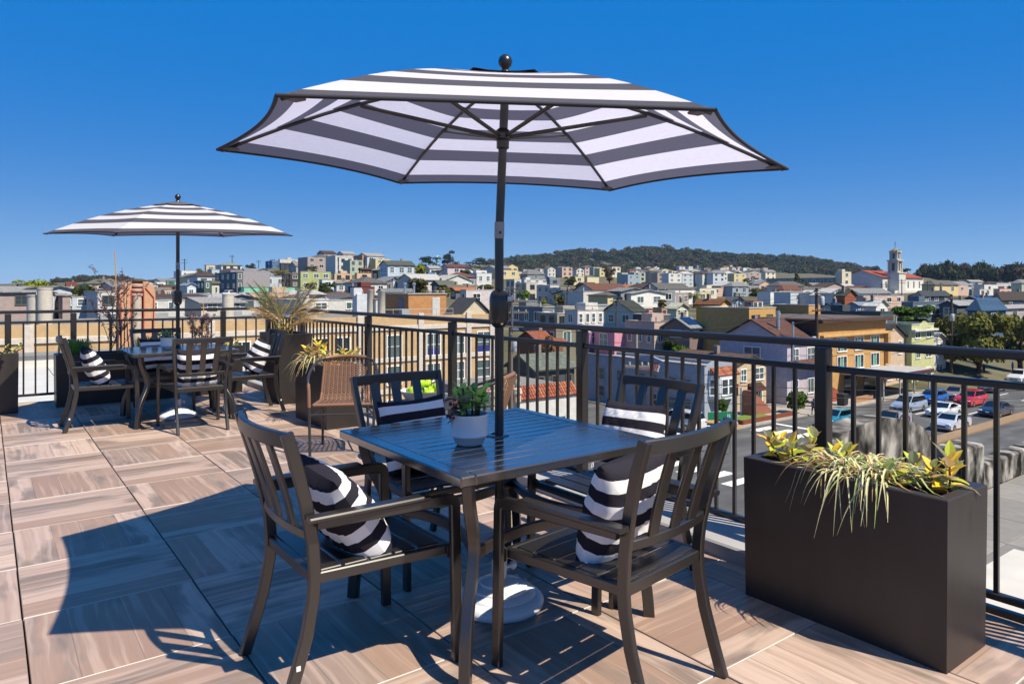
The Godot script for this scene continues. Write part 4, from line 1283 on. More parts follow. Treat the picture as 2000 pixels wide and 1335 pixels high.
# ---------------------------------------------------------------- people
func person(label: String, at: Vector3, turn: float, top: String, legs: String, stride: bool) -> void:
	var k := 0.22 if stride else 0.04
	var J := {
		"hip": Vector3(0, 0.93, 0), "chest": Vector3(0, 1.30, 0.01), "neck": Vector3(0, 1.48, 0.0), "head": Vector3(0, 1.62, 0.03),
		"ls": Vector3(0.18, 1.40, 0), "rs": Vector3(-0.18, 1.40, 0), "le": Vector3(0.24, 1.14, -k * 0.5), "re": Vector3(-0.24, 1.14, k * 0.5 - 0.02), "lw": Vector3(0.23, 0.90, -k * 0.6 + 0.07), "rw": Vector3(-0.23, 0.90, k * 0.9 + 0.05),
		"lh": Vector3(0.09, 0.90, 0), "rh": Vector3(-0.09, 0.90, 0), "lk": Vector3(0.10, 0.50, k * 0.7), "rk": Vector3(-0.10, 0.50, -k * 0.3), "la": Vector3(0.10, 0.09, k), "ra": Vector3(-0.10, 0.10, -k * 1.3), "lt": Vector3(0.11, 0.045, k + 0.14), "rt": Vector3(-0.11, 0.045, -k * 1.3 + 0.13)}
	var B := [["hip", "chest", 0.14, 0.155], ["chest", "neck", 0.14, 0.065], ["neck", "head", 0.055, 0.085], ["head", "head", 0.105, 0.105], ["ls", "le", 0.062, 0.048], ["le", "lw", 0.046, 0.034], ["rs", "re", 0.062, 0.048], ["re", "rw", 0.046, 0.034], ["ls", "rs", 0.085, 0.085],
		["lh", "lk", 0.098, 0.068], ["lk", "la", 0.062, 0.043], ["rh", "rk", 0.098, 0.068], ["rk", "ra", 0.062, 0.043], ["la", "lt", 0.048, 0.036], ["ra", "rt", 0.048, 0.036], ["lw", "lw", 0.042, 0.042], ["rw", "rw", 0.042, 0.042]]
	var bones := []
	for b in B: bones.append([J[b[0]], J[b[1]], b[2], b[3]])
	var field := func(p: Vector3) -> float:
		var d := 9.0
		for b in bones:
			var a: Vector3 = b[0]; var ab: Vector3 = b[1] - a
			var l := ab.length_squared()
			var u := clampf((p - a).dot(ab) / l, 0, 1) if l > 0 else 0.0
			var e := p.distance_to(a + ab * u) - lerpf(b[2], b[3], u)
			var h := maxf(0.035 - absf(d - e), 0.0)
			d = minf(d, e) - h * h / 0.14
		return d
	var cs := 0.035; var lo := Vector3(-0.36, -0.02, -0.46); var n := Vector3i(21, 51, 27)
	var val := PackedFloat32Array(); val.resize((n.x + 1) * (n.y + 1) * (n.z + 1))
	var id := func(x: int, y: int, z: int) -> int: return (z * (n.y + 1) + y) * (n.x + 1) + x
	for z in n.z + 1:
		for y in n.y + 1:
			for x in n.x + 1: val[id.call(x, y, z)] = field.call(lo + Vector3(x, y, z) * cs)
	var mb := MB.new(); var vid := {}
	var skin := hexc("b98f78"); var ctop := hexc(top).srgb_to_linear(); var cleg := hexc(legs).srgb_to_linear(); var hair := hexc("2c221d").srgb_to_linear(); var cs2 := skin.srgb_to_linear(); var shoe := hexc("1c1a1a").srgb_to_linear()
	for z in n.z:
		for y in n.y:
			for x in n.x:
				var s := Vector3.ZERO; var c := 0
				for e in [[0,0,0,1,0,0],[0,1,0,1,1,0],[0,0,1,1,0,1],[0,1,1,1,1,1],[0,0,0,0,1,0],[1,0,0,1,1,0],[0,0,1,0,1,1],[1,0,1,1,1,1],[0,0,0,0,0,1],[1,0,0,1,0,1],[0,1,0,0,1,1],[1,1,0,1,1,1]]:
					var a: float = val[id.call(x + e[0], y + e[1], z + e[2])]; var b2: float = val[id.call(x + e[3], y + e[4], z + e[5])]
					if (a < 0) != (b2 < 0):
						var u := a / (a - b2)
						s += Vector3(x + e[0], y + e[1], z + e[2]).lerp(Vector3(x + e[3], y + e[4], z + e[5]), u); c += 1
				if c:
					var p := lo + s / c * cs
					var ee := 0.02
					var nn := Vector3(field.call(p + Vector3(ee, 0, 0)) - field.call(p - Vector3(ee, 0, 0)), field.call(p + Vector3(0, ee, 0)) - field.call(p - Vector3(0, ee, 0)), field.call(p + Vector3(0, 0, ee)) - field.call(p - Vector3(0, 0, ee))).normalized()
					var hand := p.y < 0.95 and absf(p.x) > 0.185
					mb.tint = shoe if p.y < 0.1 else cs2 if hand else cleg if p.y < 0.96 else ctop if p.y < 1.49 else hair if p.y > 1.68 or p.z < 0.0 else cs2
					vid[Vector3i(x, y, z)] = mb.vert(p, nn)
	for z in range(1, n.z):
		for y in range(1, n.y):
			for x in range(1, n.x):
				var a: float = val[id.call(x, y, z)]
				for ax in 3:
					var o := Vector3i(1 if ax == 0 else 0, 1 if ax == 1 else 0, 1 if ax == 2 else 0)
					if (a < 0) == (val[id.call(x + o.x, y + o.y, z + o.z)] < 0): continue
					var u := Vector3i(0, 1, 0) if ax == 0 else Vector3i(0, 0, 1) if ax == 1 else Vector3i(1, 0, 0)
					var w := Vector3i(0, 0, 1) if ax == 0 else Vector3i(1, 0, 0) if ax == 1 else Vector3i(0, 1, 0)
					var c := Vector3i(x, y, z)
					var q := [c, c - u, c - u - w, c - w]
					if vid.has(q[0]) and vid.has(q[1]) and vid.has(q[2]) and vid.has(q[3]):
						mb.face(vid[q[0]], vid[q[1]], vid[q[2]]); mb.face(vid[q[0]], vid[q[2]], vid[q[3]])
	var m := mat("person_cloth", Color(1, 1, 1), 0.85); m.vertex_color_use_as_albedo = true
	var o := obj("person", mb.mesh(m))
	o.position = at; o.rotation.y = turn
	tag(o, label, "person", "")

# ---------------------------------------------------------------- street furniture
func utility_pole(label: String, at: Vector3, H: float, r: float, arms: Array, cans: Array, col: String) -> Node3D:
	var t := thing("utility_pole", label, "utility pole", at, 0, "utility poles and masts")
	var wood := wall(col, 1.1)
	var p := MB.new(); p.tube([Vector3(0, -0.5, 0), Vector3(0, H, 0)], r, 10, [1.15, 0.8]); obj("mast", p.mesh(wood), t)
	for a in arms:
		var b := MB.new(); var d := Vector3(cos(a[1]), 0, sin(a[1]))
		b.bbox(Vector3(0, a[0], 0) + d.cross(Vector3.UP) * (r + 0.07), Vector3(a[2], 0.13, 0.11), 0.01, Basis(Vector3.UP, -a[1])); var ar := obj("crossarm", b.mesh(wood), t)
		for k in 5:
			if k == 2: continue
			var i := MB.new(); var q: Vector3 = Vector3(0, a[0] + 0.06, 0) + d * a[2] * (k - 2) * 0.22 + d.cross(Vector3.UP) * (r + 0.07)
			i.lathe([Vector2(0.02, 0), Vector2(0.05, 0.05), Vector2(0.03, 0.09), Vector2(0.055, 0.13), Vector2(0.0, 0.17)], 8, q); obj("insulator", i.mesh(mat("porcelain", hexc("9fa6a6"), 0.3)), ar)
	for c in cans:
		var b := MB.new(); b.lathe([Vector2(0.0, 0.0), Vector2(0.25, 0.0), Vector2(0.27, 0.05), Vector2(0.27, 0.9), Vector2(0.22, 0.98), Vector2(0.0, 1.02)], 16, Vector3(c[1], c[0], c[2])); obj("transformer", b.mesh(mat("transformer_grey", hexc("a3a9ae"), 0.5)), t)
	return t

func cable(label: String, a: Vector3, b: Vector3, sag: float, r: float) -> void:
	var pts := []
	for k in 17:
		var u := k / 16.0
		pts.append(a.lerp(b, u) - Vector3(0, sag * 4.0 * u * (1.0 - u), 0))
	var m := MB.new(); m.tube(pts, r, 5)
	tag(obj("overhead_cable", m.mesh(mat("cable_black", hexc("1e1e20"), 0.7))), label, "cable", "overhead cables")

func traffic_light(label: String, at: Vector3, H: float, turn: float) -> void:
	var t := thing("traffic_light", label, "traffic light", at, turn, "traffic lights")
	var grey := mat("pole_grey", hexc("8b9094"), 0.5, 0.4)
	var p := MB.new(); p.tube([Vector3.ZERO, Vector3(0, H, 0)], 0.09, 10, [1.1, 0.8]); p.lathe([Vector2(0.2, 0), Vector2(0.18, 0.25), Vector2(0.1, 0.4)], 12); obj("mast", p.mesh(grey), t)
	var h := MB.new(); h.bbox(Vector3(0, H - 0.55, 0.26), Vector3(0.36, 1.1, 0.28), 0.03); var hd := obj("signal_head", h.mesh(mat("signal_black", hexc("17191a"), 0.5)), t)
	for k in 3:
		var l := MB.new(); l.lathe([Vector2(0.13, 0), Vector2(0.11, 0.03), Vector2(0.0, 0.045)], 14, Vector3(0, H - 0.22 - 0.33 * k, 0.40), Basis(Vector3.RIGHT, PI / 2))
		var m: StandardMaterial3D
		if k == 0:
			m = mat("signal_red_lamp", hexc("d01818"), 0.3); m.emission_enabled = true; m.emission = hexc("ff2015"); m.emission_energy_multiplier = 0.9
		else: m = mat("signal_dark_lens", hexc("22281f"), 0.25)
		obj("signal_lamp", l.mesh(m), hd)
		var v := MB.new(); v.tube([Vector3(0, H - 0.06 - 0.33 * k, 0.39), Vector3(0, H - 0.08 - 0.33 * k, 0.6)], 0.02, 6); v.bbox(Vector3(0, H - 0.07 - 0.33 * k, 0.5), Vector3(0.3, 0.02, 0.22), 0.005); obj("visor", v.mesh(mats["signal_black"]), hd)

func date_palm(label: String, at: Vector3, h: float, w: float) -> void:
	var t := thing("date_palm", label, "palm tree", at)
	var rng := RandomNumberGenerator.new(); rng.seed = 6
	var tr := MB.new(); tr.tube([Vector3(0, -2, 0), Vector3(0.1, h * 0.3, 0), Vector3(0, h * 0.55, 0)], 0.45, 10, [1.2, 1.0, 1.15]); obj("trunk", tr.mesh(wall("6b5440", 0.9)), t)
	var gr := [leafm("palm_frond_green", "4c5a24"), leafm("palm_frond_olive", "6a6a2a"), leafm("palm_frond_brown", "7a6136")]
	for k in 46:
		var a := rng.randf() * TAU; var el := rng.randf_range(-0.5, 1.25)
		var d := Vector3(cos(a), 0, sin(a)); var L := w * rng.randf_range(0.42, 0.58)
		var b := MB.new(); var prev := []
		for i in 9:
			var u := i / 8.0
			var p := Vector3(0, h * 0.56, 0) + d * L * u * cos(el * 0.8) + Vector3(0, L * (sin(el) * u - 0.55 * u * u), 0)
			var s := d.cross(Vector3.UP) * L * 0.11 * sin(PI * clampf(u * 0.9 + 0.08, 0, 1))
			var q := [p - s - Vector3(0, s.length() * 0.7, 0), p, p + s - Vector3(0, s.length() * 0.7, 0)]
			if i > 0:
				for m in 2:
					# leaflets with gaps: narrow slivers
					for g in 3:
						var u0 := g / 3.0; var u1 := (g + 0.55) / 3.0
						b.quad((prev[m] as Vector3).lerp(q[m], u0), (prev[m] as Vector3).lerp(q[m], u1), (prev[m + 1] as Vector3).lerp(q[m + 1], u1), (prev[m + 1] as Vector3).lerp(q[m + 1], u0))
			prev = q
		obj("frond", b.mesh(gr[2] if el < -0.2 else gr[k % 2]), t)

var HOUSES := [
	[6.8,-144.6,2.0,31.6,-1.78,-0.04,"d9dce0","shed","b9c0c8",1.2,0,1,"white shed-roofed little house below the yellow-green trees, far left","house",""],
	[8.8,-211.7,2.5,5.2,-0.43,1.6,"cfcac6","flat","a9a5a0",0,0,0,"plain pale box of a house under the yellow-green trees, far left","house",""],
	[17.3,-274.0,3.4,6.8,-0.98,0.85,"dcdcdc","gz","7f8a90",2.2,0,1,"small white gabled house left of the pair of vent pipes","house",""],
	[24.1,-306.3,2.9,6.2,0.6,2.67,"d8cfc4","gx","7a4038",1.6,0,2,"small house with a maroon roof above the vent pipes","house",""],
	[21.7,-220.8,8.5,4.9,0.11,3.14,"d9c49d","hip","6f7566",1.2,0,4,"long beige house with a grey-green roof behind the tall twiggy shrub","house",""],
	[17.4,-155.4,3.3,2.3,-1.0,0.47,"e6c13a","flat","c7a52e",0,0,1,"bright yellow low house behind the tall twiggy shrub","house",""],
	[16.2,-135.1,2.0,2.0,-1.56,-0.02,"b9c3d4","gx","c9d2dc",1.0,0,1,"pale blue shed below the bright yellow low house","house",""],
	[48.2,-338.2,3.9,2.7,3.52,5.7,"d8d8d6","flat","bdbdbb",0,0,2,"white flat-roofed house above the orange pylon","house",""],
	[61.1,-353.6,9.0,43.1,3.67,5.76,"8f979c","flat","8a9296",0,3,3,"long grey block left of the far umbrella's pole, on the skyline","house",""],
	[59.6,-317.3,3.3,2.1,3.45,5.13,"37a39b","flat","2f8f88",0,0,1,"teal blue box house beside the far umbrella's pole","house",""],
	[45.3,-265.6,2.4,2.0,1.35,2.92,"e2e0dc","gz","b9b9b7",0.6,0,1,"small white house left of the brown-roofed one by the far umbrella's pole","house",""],
	[42.7,-236.3,3.9,2.0,0.73,2.28,"8a6a58","gx","5a3b33",1.6,0,0,"dark brown roofed house just left of the far umbrella's pole","house",""],
	[35.3,-191.9,2.0,2.0,-0.43,1.35,"e0b48e","flat","c79c78",0,0,1,"narrow peach house left of the far umbrella's pole","house",""],
	[28.7,-168.2,2.2,2.0,-0.63,0.58,"e8c23e","gx","5f4238",1.3,0,1,"small yellow house with a brown roof beside the orange pylon","house",""],
	[24.3,-141.5,2.6,2.0,-1.62,-0.32,"b9c2d6","gx","aeb8c6",1.2,0,2,"lavender grey cottage right of the orange pylon","house",""],
	[18.6,-108.4,2.8,2.0,-2.2,-1.21,"c9d3b8","flat","8c9488",0,0,3,"pale green low building right of the orange pylon","house",""],
	[38.9,-183.1,2.0,8.4,-1.61,2.46,"dbe6ee","gz","8fa4c4",2.0,1,1,"pale blue narrow house right of the far umbrella's pole","house",""],
	[47.1,-201.9,2.0,11.7,-1.68,3.83,"4f6663","flat","444",0,3,1,"dark green-grey three storey house left of the white one with an olive roof","house",""],
	[51.5,-217.3,3.4,2.0,-1.03,3.28,"dcd7c4","gx","6c6e56",2.6,0,2,"cream house with an olive roof, left of the modern grey building","house",""],
	[64.1,-232.8,2.0,26.3,-1.91,7.06,"6b747b","flat","55595e",0,4,1,"tall modern dark grey building beside the wide lilac wall","building",""],
	[64.5,-241.3,12.9,2.0,-1.84,7.74,"a9a5ac","flat","8b8890",0,0,0,"big blank lilac-grey building left of the corner palm","building",""],
	[91.0,-356.2,9.6,11.3,7.76,13.42,"dfe2e4","hip","8a9a86",1.4,1,3,"white house with a greenish roof at the top of the left hill","house",""],
	[88.1,-373.4,4.6,3.1,9.51,13.85,"d9c8ac","flat","8a8a84",0,0,1,"beige flat-roofed house, leftmost on the hilltop","house",""],
	[77.0,-316.8,3.1,7.8,5.92,10.05,"b8d3e2","flat","93a6b2",0,1,1,"pale blue small house just below the hilltop's beige one","house",""],
	[40.9,-144.1,2.0,3.5,-2.1,1.86,"1e5b50","flat","1d4d45",0,1,0,"dark teal house side left of the mint wall","house",""],
	[39.0,-136.8,9.7,2.0,0.77,1.83,"86d8b4","flat","7d8a84",0,0,0,"long mint green building behind the corner palm","building",""],
	[35.3,-120.8,6.7,2.0,-1.9,0.84,"d8bfa0","flat","9a938a",0,0,4,"beige house below the mint green building, behind the palm","house",""],
	[136.6,-422.1,5.8,12.5,12.61,18.7,"3f77b0","flat","3c5a78",0,1,2,"bright blue house on the left hilltop","house",""],
	[136.9,-409.3,16.5,2.7,16.21,19.18,"ddd6d2","flat","b9b4b0",0,0,1,"long white house on the hilltop right of the blue one","house",""],
	[129.0,-384.0,5.1,2.0,11.39,16.14,"45525e","flat","3c4850",0,0,1,"dark slate house under the long white hilltop house","house",""],
	[130.4,-364.3,11.1,10.9,10.47,13.95,"b9b3aa","gx","8f9092",2.4,1,2,"broad grey-roofed house on the hilltop left of the dark conifer","house",""],
	[81.2,-232.6,3.5,8.1,2.03,6.8,"4c443f","flat","3f3a37",0,2,1,"dark brown wooden house left of the lime green one","house",""],
	[85.6,-243.0,2.7,2.0,5.09,7.41,"8a4a41","flat","6d3b35",0,0,1,"maroon house wall left of the lime green one","house",""],
	[75.8,-207.9,9.5,2.0,1.35,6.88,"b7c07c","flat","8c8f84",0,0,3,"lime green stucco house with a red awning over its bay window","house",""],
	[99.8,-239.9,6.6,2.0,4.27,7.19,"e2bd95","flat","a79a8c",0,0,2,"peach flat-roofed house right of the lime green one","house",""],
	[107.5,-237.9,5.6,2.0,4.49,7.45,"e5c19a","flat","a79a8c",0,0,1,"second peach house, left of the dark green gables","house",""],
	[78.3,-197.3,3.9,2.4,1.35,4.32,"dfe4ea","flat","b0b6bc",0,1,1,"white flat-roofed house below the lime green one","house",""],
	[77.7,-185.3,5.4,2.0,0.5,3.19,"d5d8dc","gx","878b8e",2.2,0,2,"white cottage with a grey roof left of the red-brown house","house",""],
	[89.8,-201.2,9.4,2.0,1.97,4.0,"8d8f92","gx","7f8487",2.4,0,0,"long grey roofed house behind the brown roof","house",""],
	[75.2,-165.9,8.0,2.0,0.19,2.51,"6d4a42","gx","5a3a35",2.3,0,0,"house with a long dark brown roof above the red-brown cube","house",""],
	[64.9,-144.9,4.8,3.3,-1.35,2.02,"7f4540","flat","5c3a36",0,0,2,"red-brown cube house with two white-framed windows","house",""],
	[111.7,-243.5,4.5,2.0,6.29,8.94,"6a4f45","gx","5c4339",2.0,0,0,"brown gabled cottage left of the dark green gables","house",""],
	[111.4,-228.8,2.0,4.5,3.89,8.42,"3d5650","gz","9fa5a8",3.0,1,0,"dark green house with pointed gables left of the blue-grey house","house",""],
	[97.7,-194.1,9.1,5.2,2.28,8.95,"c4d7e6","gx","5e6157",3.4,2,3,"large pale blue house with an olive roof and a red bay","house",""],
	[90.7,-176.8,4.6,2.0,1.35,3.91,"e3e6e6","flat","c3c6c6",0,0,2,"white one-storey house below the red bay","house",""],
	[62.3,-125.7,6.5,2.2,-0.25,0.95,"8d9294","gx","7d8487",2.0,1,1,"grey roofed house behind the white roof pipes","house",""],
	[150.7,-261.8,3.5,2.0,6.78,8.74,"3a78c0","flat","356aa8",0,0,0,"small vivid blue house below the round dark trees","house",""],
	[157.3,-256.9,8.8,4.6,8.09,11.13,"d9cbd6","gx","74463d",3.2,2,1,"lilac-white house with a red-brown roof under the dark trees","house",""],
	[117.8,-205.3,12.9,2.0,3.56,5.95,"ded2a4","flat","b08a4a",0,0,0,"long cream wall of a house right of the orange end wall","house",""],
	[118.6,-208.4,2.0,4.2,4.63,6.35,"c9722c","flat","a65c24",0,0,0,"orange end wall left of the long cream house","house",""],
	[104.2,-178.0,4.5,3.6,2.24,3.58,"6c716b","gx","6f756c",2.3,1,0,"dark gabled house in front of the long cream wall, upper of two","house",""],
	[95.3,-159.7,5.1,4.0,0.55,2.69,"5f6668","gx","67705f",2.6,1,0,"dark gabled house with a green-grey roof above the orange penthouse","house",""],
	[93.6,-152.3,9.0,2.2,0.58,1.99,"6b6660","gx","7a6d5f",2.0,1,0,"brown-grey roofed house left of the crank housing","house",""],
	[85.4,-135.9,5.6,2.2,-0.51,1.23,"6e7074","gx","b8723c",2.2,1,1,"house with a bright orange-brown roof left of the crank housing","house",""],
	[133.8,-199.6,6.2,4.8,3.09,7.09,"dfe3e6","flat","b9bec2",0,0,2,"white two-storey house with a grey side, left of the umbrella pole","house",""],
	[68.2,-105.1,8.4,2.0,-1.73,1.35,"d9cfd0","flat","a9a2a2",0,1,2,"pale pink long building behind the cream roof cylinders","building",""],
	[248.6,-338.6,11.5,2.0,8.05,12.31,"dfc79a","flat","b9a988",0,0,3,"cream house far behind the umbrella pole, right beside it","house",""],
	[233.7,-299.7,12.1,6.4,6.86,9.89,"8f959a","hip","7b8084",2.6,1,1,"grey hip-roofed house right of the umbrella pole","house",""],
	[150.1,-199.9,3.0,5.2,-1.73,5.15,"d8d8d4","flat","d9d9d6",0,2,1,"first from the umbrella pole in the stepped row of flat white-topped houses","house","stepped row houses"],
	[144.3,-185.6,4.8,6.2,-2.4,3.73,"cfcac0","flat","d9d9d6",0,2,1,"second from the umbrella pole in the stepped row of flat white-topped houses","house","stepped row houses"],
	[150.5,-184.6,2.7,9.0,-1.93,3.07,"b9b6b0","flat","d9d9d6",0,2,1,"third from the umbrella pole in the stepped row of flat white-topped houses","house","stepped row houses"],
	[146.1,-175.5,3.9,6.9,-2.95,2.84,"d5d2cc","flat","d9d9d6",0,2,1,"fourth from the umbrella pole in the stepped row of flat white-topped houses","house","stepped row houses"],
	[140.4,-163.5,3.7,6.4,-3.32,1.97,"c9c4bb","flat","d9d9d6",0,2,1,"fifth from the umbrella pole in the stepped row of flat white-topped houses","house","stepped row houses"],
	[136.8,-153.7,2.4,6.4,-3.4,1.35,"bfc3c8","flat","d9d9d6",0,2,1,"sixth from the umbrella pole in the stepped row of flat white-topped houses","house","stepped row houses"],
	[128.7,-141.1,2.4,5.0,-3.88,0.66,"dad9d6","flat","d9d9d6",0,2,1,"seventh from the umbrella pole in the stepped row of flat white-topped houses","house","stepped row houses"],
	[183.5,-237.4,13.5,2.0,4.39,5.7,"e0e0de","flat","cfcfcd",0,0,3,"long white house above the stepped row","house",""],
	[185.8,-223.2,5.5,2.0,3.45,5.76,"7c8ca0","flat","d5d8da",0,0,1,"blue-grey house with a white roof edge above the stepped row","house",""],
	[220.4,-247.3,6.8,2.0,4.7,7.57,"e2d6ac","flat","b0a890",0,0,1,"cream box house left of the round russet tree, left of two","house",""],
	[218.6,-236.2,7.3,2.0,3.67,7.15,"e5dab0","flat","b0a890",0,0,0,"cream box house left of the round russet tree, right of two","house",""],
	[159.8,-174.0,6.1,4.3,0.33,2.71,"8a7258","gx","6b5143",2.4,0,1,"brown roofed house with a light blue dormer, centre","house",""],
	[161.1,-166.8,3.2,2.0,-0.15,2.35,"7f7a78","flat","6c6866",0,0,1,"grey-brown small house left of the orange roofed one","house",""],
	[160.0,-157.6,7.2,5.0,-0.58,1.67,"93aac4","gx","b0683c",3.0,1,2,"house with a wide orange roof and a blue gable, centre right","house",""],
	[123.8,-129.8,3.9,3.8,-2.78,0.32,"d9a898","flat","c9beb8",0,2,1,"pinkish flat-topped house below the orange roofed one, left of two","house",""],
	[127.4,-129.5,7.4,3.7,-2.04,0.31,"dfb2a2","flat","c9beb8",0,1,2,"pinkish flat-topped house below the orange roofed one, right of two","house",""],
	[116.5,-127.7,2.0,4.5,-3.39,0.23,"7f8fa0","flat","c9ccd0",0,2,0,"blue-grey house side with a pale parapet left of the pink houses","house",""],
	[112.8,-115.5,2.0,4.2,-3.29,-0.51,"66727e","flat","586470",0,2,0,"slate blue house below the pink houses","house",""],
	[104.9,-106.4,10.3,2.0,-3.58,-0.79,"e2c890","flat","b8a98a",0,0,3,"pale yellow long house with a triple white window","house",""],
	[86.7,-82.5,3.2,6.9,-4.98,-2.33,"cfd8d2","gx","474d45",3.0,2,1,"dark green roofed house with a white gable, centre right","house",""],
	[169.8,-160.3,13.4,2.0,0.35,2.18,"e2d4ae","flat","c2b89c",0,0,3,"cream long house left of the date palm","house",""],
	[119.8,-110.3,3.9,2.0,-2.82,0.77,"4b5358","hip","41484c",2.0,1,2,"dark slate house with a peaked roof left of the grey-pink one","house",""],
	[131.4,-116.6,11.3,2.0,-2.64,0.6,"b3a3a2","flat","cfc9c8",0,0,5,"wide grey-pink house left of the date palm","house",""],
	[174.3,-138.2,8.2,2.0,-0.83,1.82,"e6dfc8","flat","cda070",0,0,2,"cream house just right of the date palm","house",""],
	[96.3,-87.9,2.7,2.0,-3.84,-2.17,"c25a4a","flat","8a5c50",0,0,2,"coral red small house below the pale yellow long house","house",""],
	[95.2,-83.7,2.6,2.0,-3.68,-1.88,"d9a48c","flat","b08070",0,0,2,"salmon house with an arched parapet right of the coral one","house",""],
	[94.1,-79.5,3.1,2.0,-3.35,-1.78,"dfe0c4","gz","cfd0b8",1.2,0,2,"pale cream gabled house right of the salmon one","house",""],
	[93.3,-70.2,2.8,4.5,-2.38,-0.92,"e3a93a","gz","8a5a3c",1.6,0,1,"yellow gabled house with a long dark side, behind the brown block","house",""],
	[100.0,-72.6,3.7,2.0,-2.41,-0.87,"9dbbd6","gz","5c666e",2.2,0,1,"pale blue house with twin gables behind the brown block","house",""],
	[97.6,-66.9,2.6,2.0,-1.9,-0.44,"e6e4e2","flat","b9553c",0,1,2,"white facade house with a small red tile hood behind the brown block","house",""],
	[73.5,-59.9,2.6,4.4,-5.45,-3.58,"8f7c78","gx","8f979c",3.6,1,1,"grey-mauve gabled house carrying dark solar panels","house",""],
	[76.6,-67.6,2.0,5.3,-3.58,-2.2,"5d6066","flat","6f7276",0,0,0,"low dark grey flat building left of the solar panel house","house",""],
	[72.1,-64.7,4.8,5.4,-7.19,-2.99,"cdb3a6","flat","a59c98",0,3,2,"pinkish house with a balcony and a steep outside stair","house",""],
	[70.0,-70.1,2.1,4.1,-7.46,-4.12,"e39ab4","flat","b9a0a8",0,1,0,"bubblegum pink clapboard house, centre","house",""],
	[69.2,-74.4,2.0,2.0,-7.73,-4.8,"a06fa8","flat","8a6a90",0,0,1,"purple clapboard house beside the bubblegum pink one","house",""],
	[57.0,-67.3,3.3,2.6,-6.56,-3.24,"8d8a74","flat","77766c",0,2,1,"olive grey house with two sunlit cream walls, centre","house",""],
	[54.0,-67.0,3.9,4.3,-6.38,-5.01,"84604a","gx","9a5a40",3.0,0,0,"house with a rust brown roof behind the grey gabled one","house",""],
	[39.3,-49.3,4.7,4.2,-8.88,-5.77,"4d565c","gx","747c72",3.6,2,3,"dark grey gabled house with a big pale roof behind the red tiles","house",""],
	[85.6,-92.1,13.1,6.0,-3.09,-1.46,"b9bdc0","flat","a9adb0",0,2,4,"low pale grey block of flats below the slate blue house","building",""],
	[70.8,-86.9,5.6,8.1,-4.66,-1.41,"7f878c","flat","aab0b6",0,3,3,"blue-grey flat block right of the crank handle","building",""],
	[67.5,-79.4,7.4,4.6,-4.23,-2.12,"aaa59c","flat","c2beb6",0,2,4,"grey stucco houses with white upper storey beside the first utility pole","house",""],
	[67.2,-74.6,5.0,2.8,-4.01,-1.55,"e2ddd8","flat","b9b2ac",0,1,4,"white house with small square windows right of the utility pole","house",""],
	[76.3,-52.9,5.7,7.3,-8.47,-0.95,"d3a55c","flat","cfcac4",0,0,2,"big blank dark brown walled block with an ochre front, behind the gabled houses","building",""],
	[93.5,-55.1,3.1,5.6,-8.36,-0.82,"cf9f5c","flat","6c4a3c",0,0,0,"brown block with an ochre end wall left of the dark utility pole","building",""],
	[85.6,-54.7,10.2,2.0,-9.25,-2.71,"6d584c","flat","5a4a42",0,0,0,"flat dark brown wing behind the gabled houses","building",""],
	[289.1,-158.7,2.0,32.9,0.05,6.57,"8f9290","flat","9a9c9a",0,9,0,"long grey school building with tall dark windows, behind the big conifer","building",""],
	[289.8,-155.7,7.6,2.9,0.05,9.12,"e0d6b8","flat","c9c0a4",0,0,1,"tall cream block at the end of the grey school","building",""],
	[146.3,-78.0,4.7,2.0,-1.48,0.15,"a2593c","gz","4c524a",2.6,0,0,"terracotta gable fronted house left of the church","house",""],
	[114.0,-62.2,3.3,3.1,-4.98,-1.81,"d3ded8","gx","3f4550",3.2,1,1,"pale house carrying a slope of blue solar panels","house",""],
	[138.7,-71.3,7.4,2.0,-3.32,-1.69,"8fa3c4","gx","8795a8",1.6,0,2,"pale blue roofed house below the church, left of the white shed","house",""],
	[127.4,-62.2,4.3,2.0,-3.76,-1.48,"e6e6e4","gz","dcdcda",1.4,0,1,"white gabled shed below the church","house",""],
	[181.1,-89.5,11.2,2.0,-2.3,-0.22,"565b60","gx","4f5458",1.5,0,2,"dark grey house below the church tower","house",""],
	[183.4,-85.3,5.8,2.0,-2.26,-0.07,"dfcdd0","flat","c2b2b4",0,0,1,"pale pink house below the church's nave","house",""],
	[185.9,-79.7,17.1,2.0,-1.95,-0.17,"3f464e","hip","4a5058",1.4,0,3,"black hip-roofed house right of the church","house",""],
	[134.8,-59.2,15.5,2.0,-4.12,-0.88,"5f7488","flat","8796a8",0,0,3,"long blue-grey flat house behind the round green tree","house",""],
	[143.4,-55.3,11.7,3.0,-3.93,-1.48,"5e6a74","gx","a3a7ac",3.2,1,1,"house with a broad pale grey roof behind the transformer pole","house",""],
	[141.2,-50.7,11.8,2.0,-4.63,-2.27,"3f6a94","hip","3f648a",2.2,0,1,"house with a steel blue roof above the big street trees","house",""],
	[202.1,-73.9,16.1,2.0,-2.56,-0.87,"7a5648","gx","4a5a8c",1.8,0,0,"house with a row of blue solar panels on its brown roof, far right","house",""],
	[190.1,-64.1,25.5,2.0,-3.43,-1.04,"2f5577","hip","4f4640",2.0,0,2,"dark blue house with a brown roof at the right edge","house",""],
	[156.4,-51.8,17.9,2.0,-4.52,-2.17,"b3aeb0","gx","a9a4a6",1.6,0,2,"pale lilac roofed house at the right edge, above the street trees","house",""],
	[109.7,-52.9,4.1,9.9,-4.44,-2.09,"4f5a60","flat","5a636a",0,0,0,"dark slate flat roof with vents behind the ochre corner building","building",""],
	[293.5,-105.5,10.0,2.0,-0.91,1.54,"e6e0dc","flat","cfc8c4",0,0,2,"white little house right of the flat-topped tree, far right","house",""],
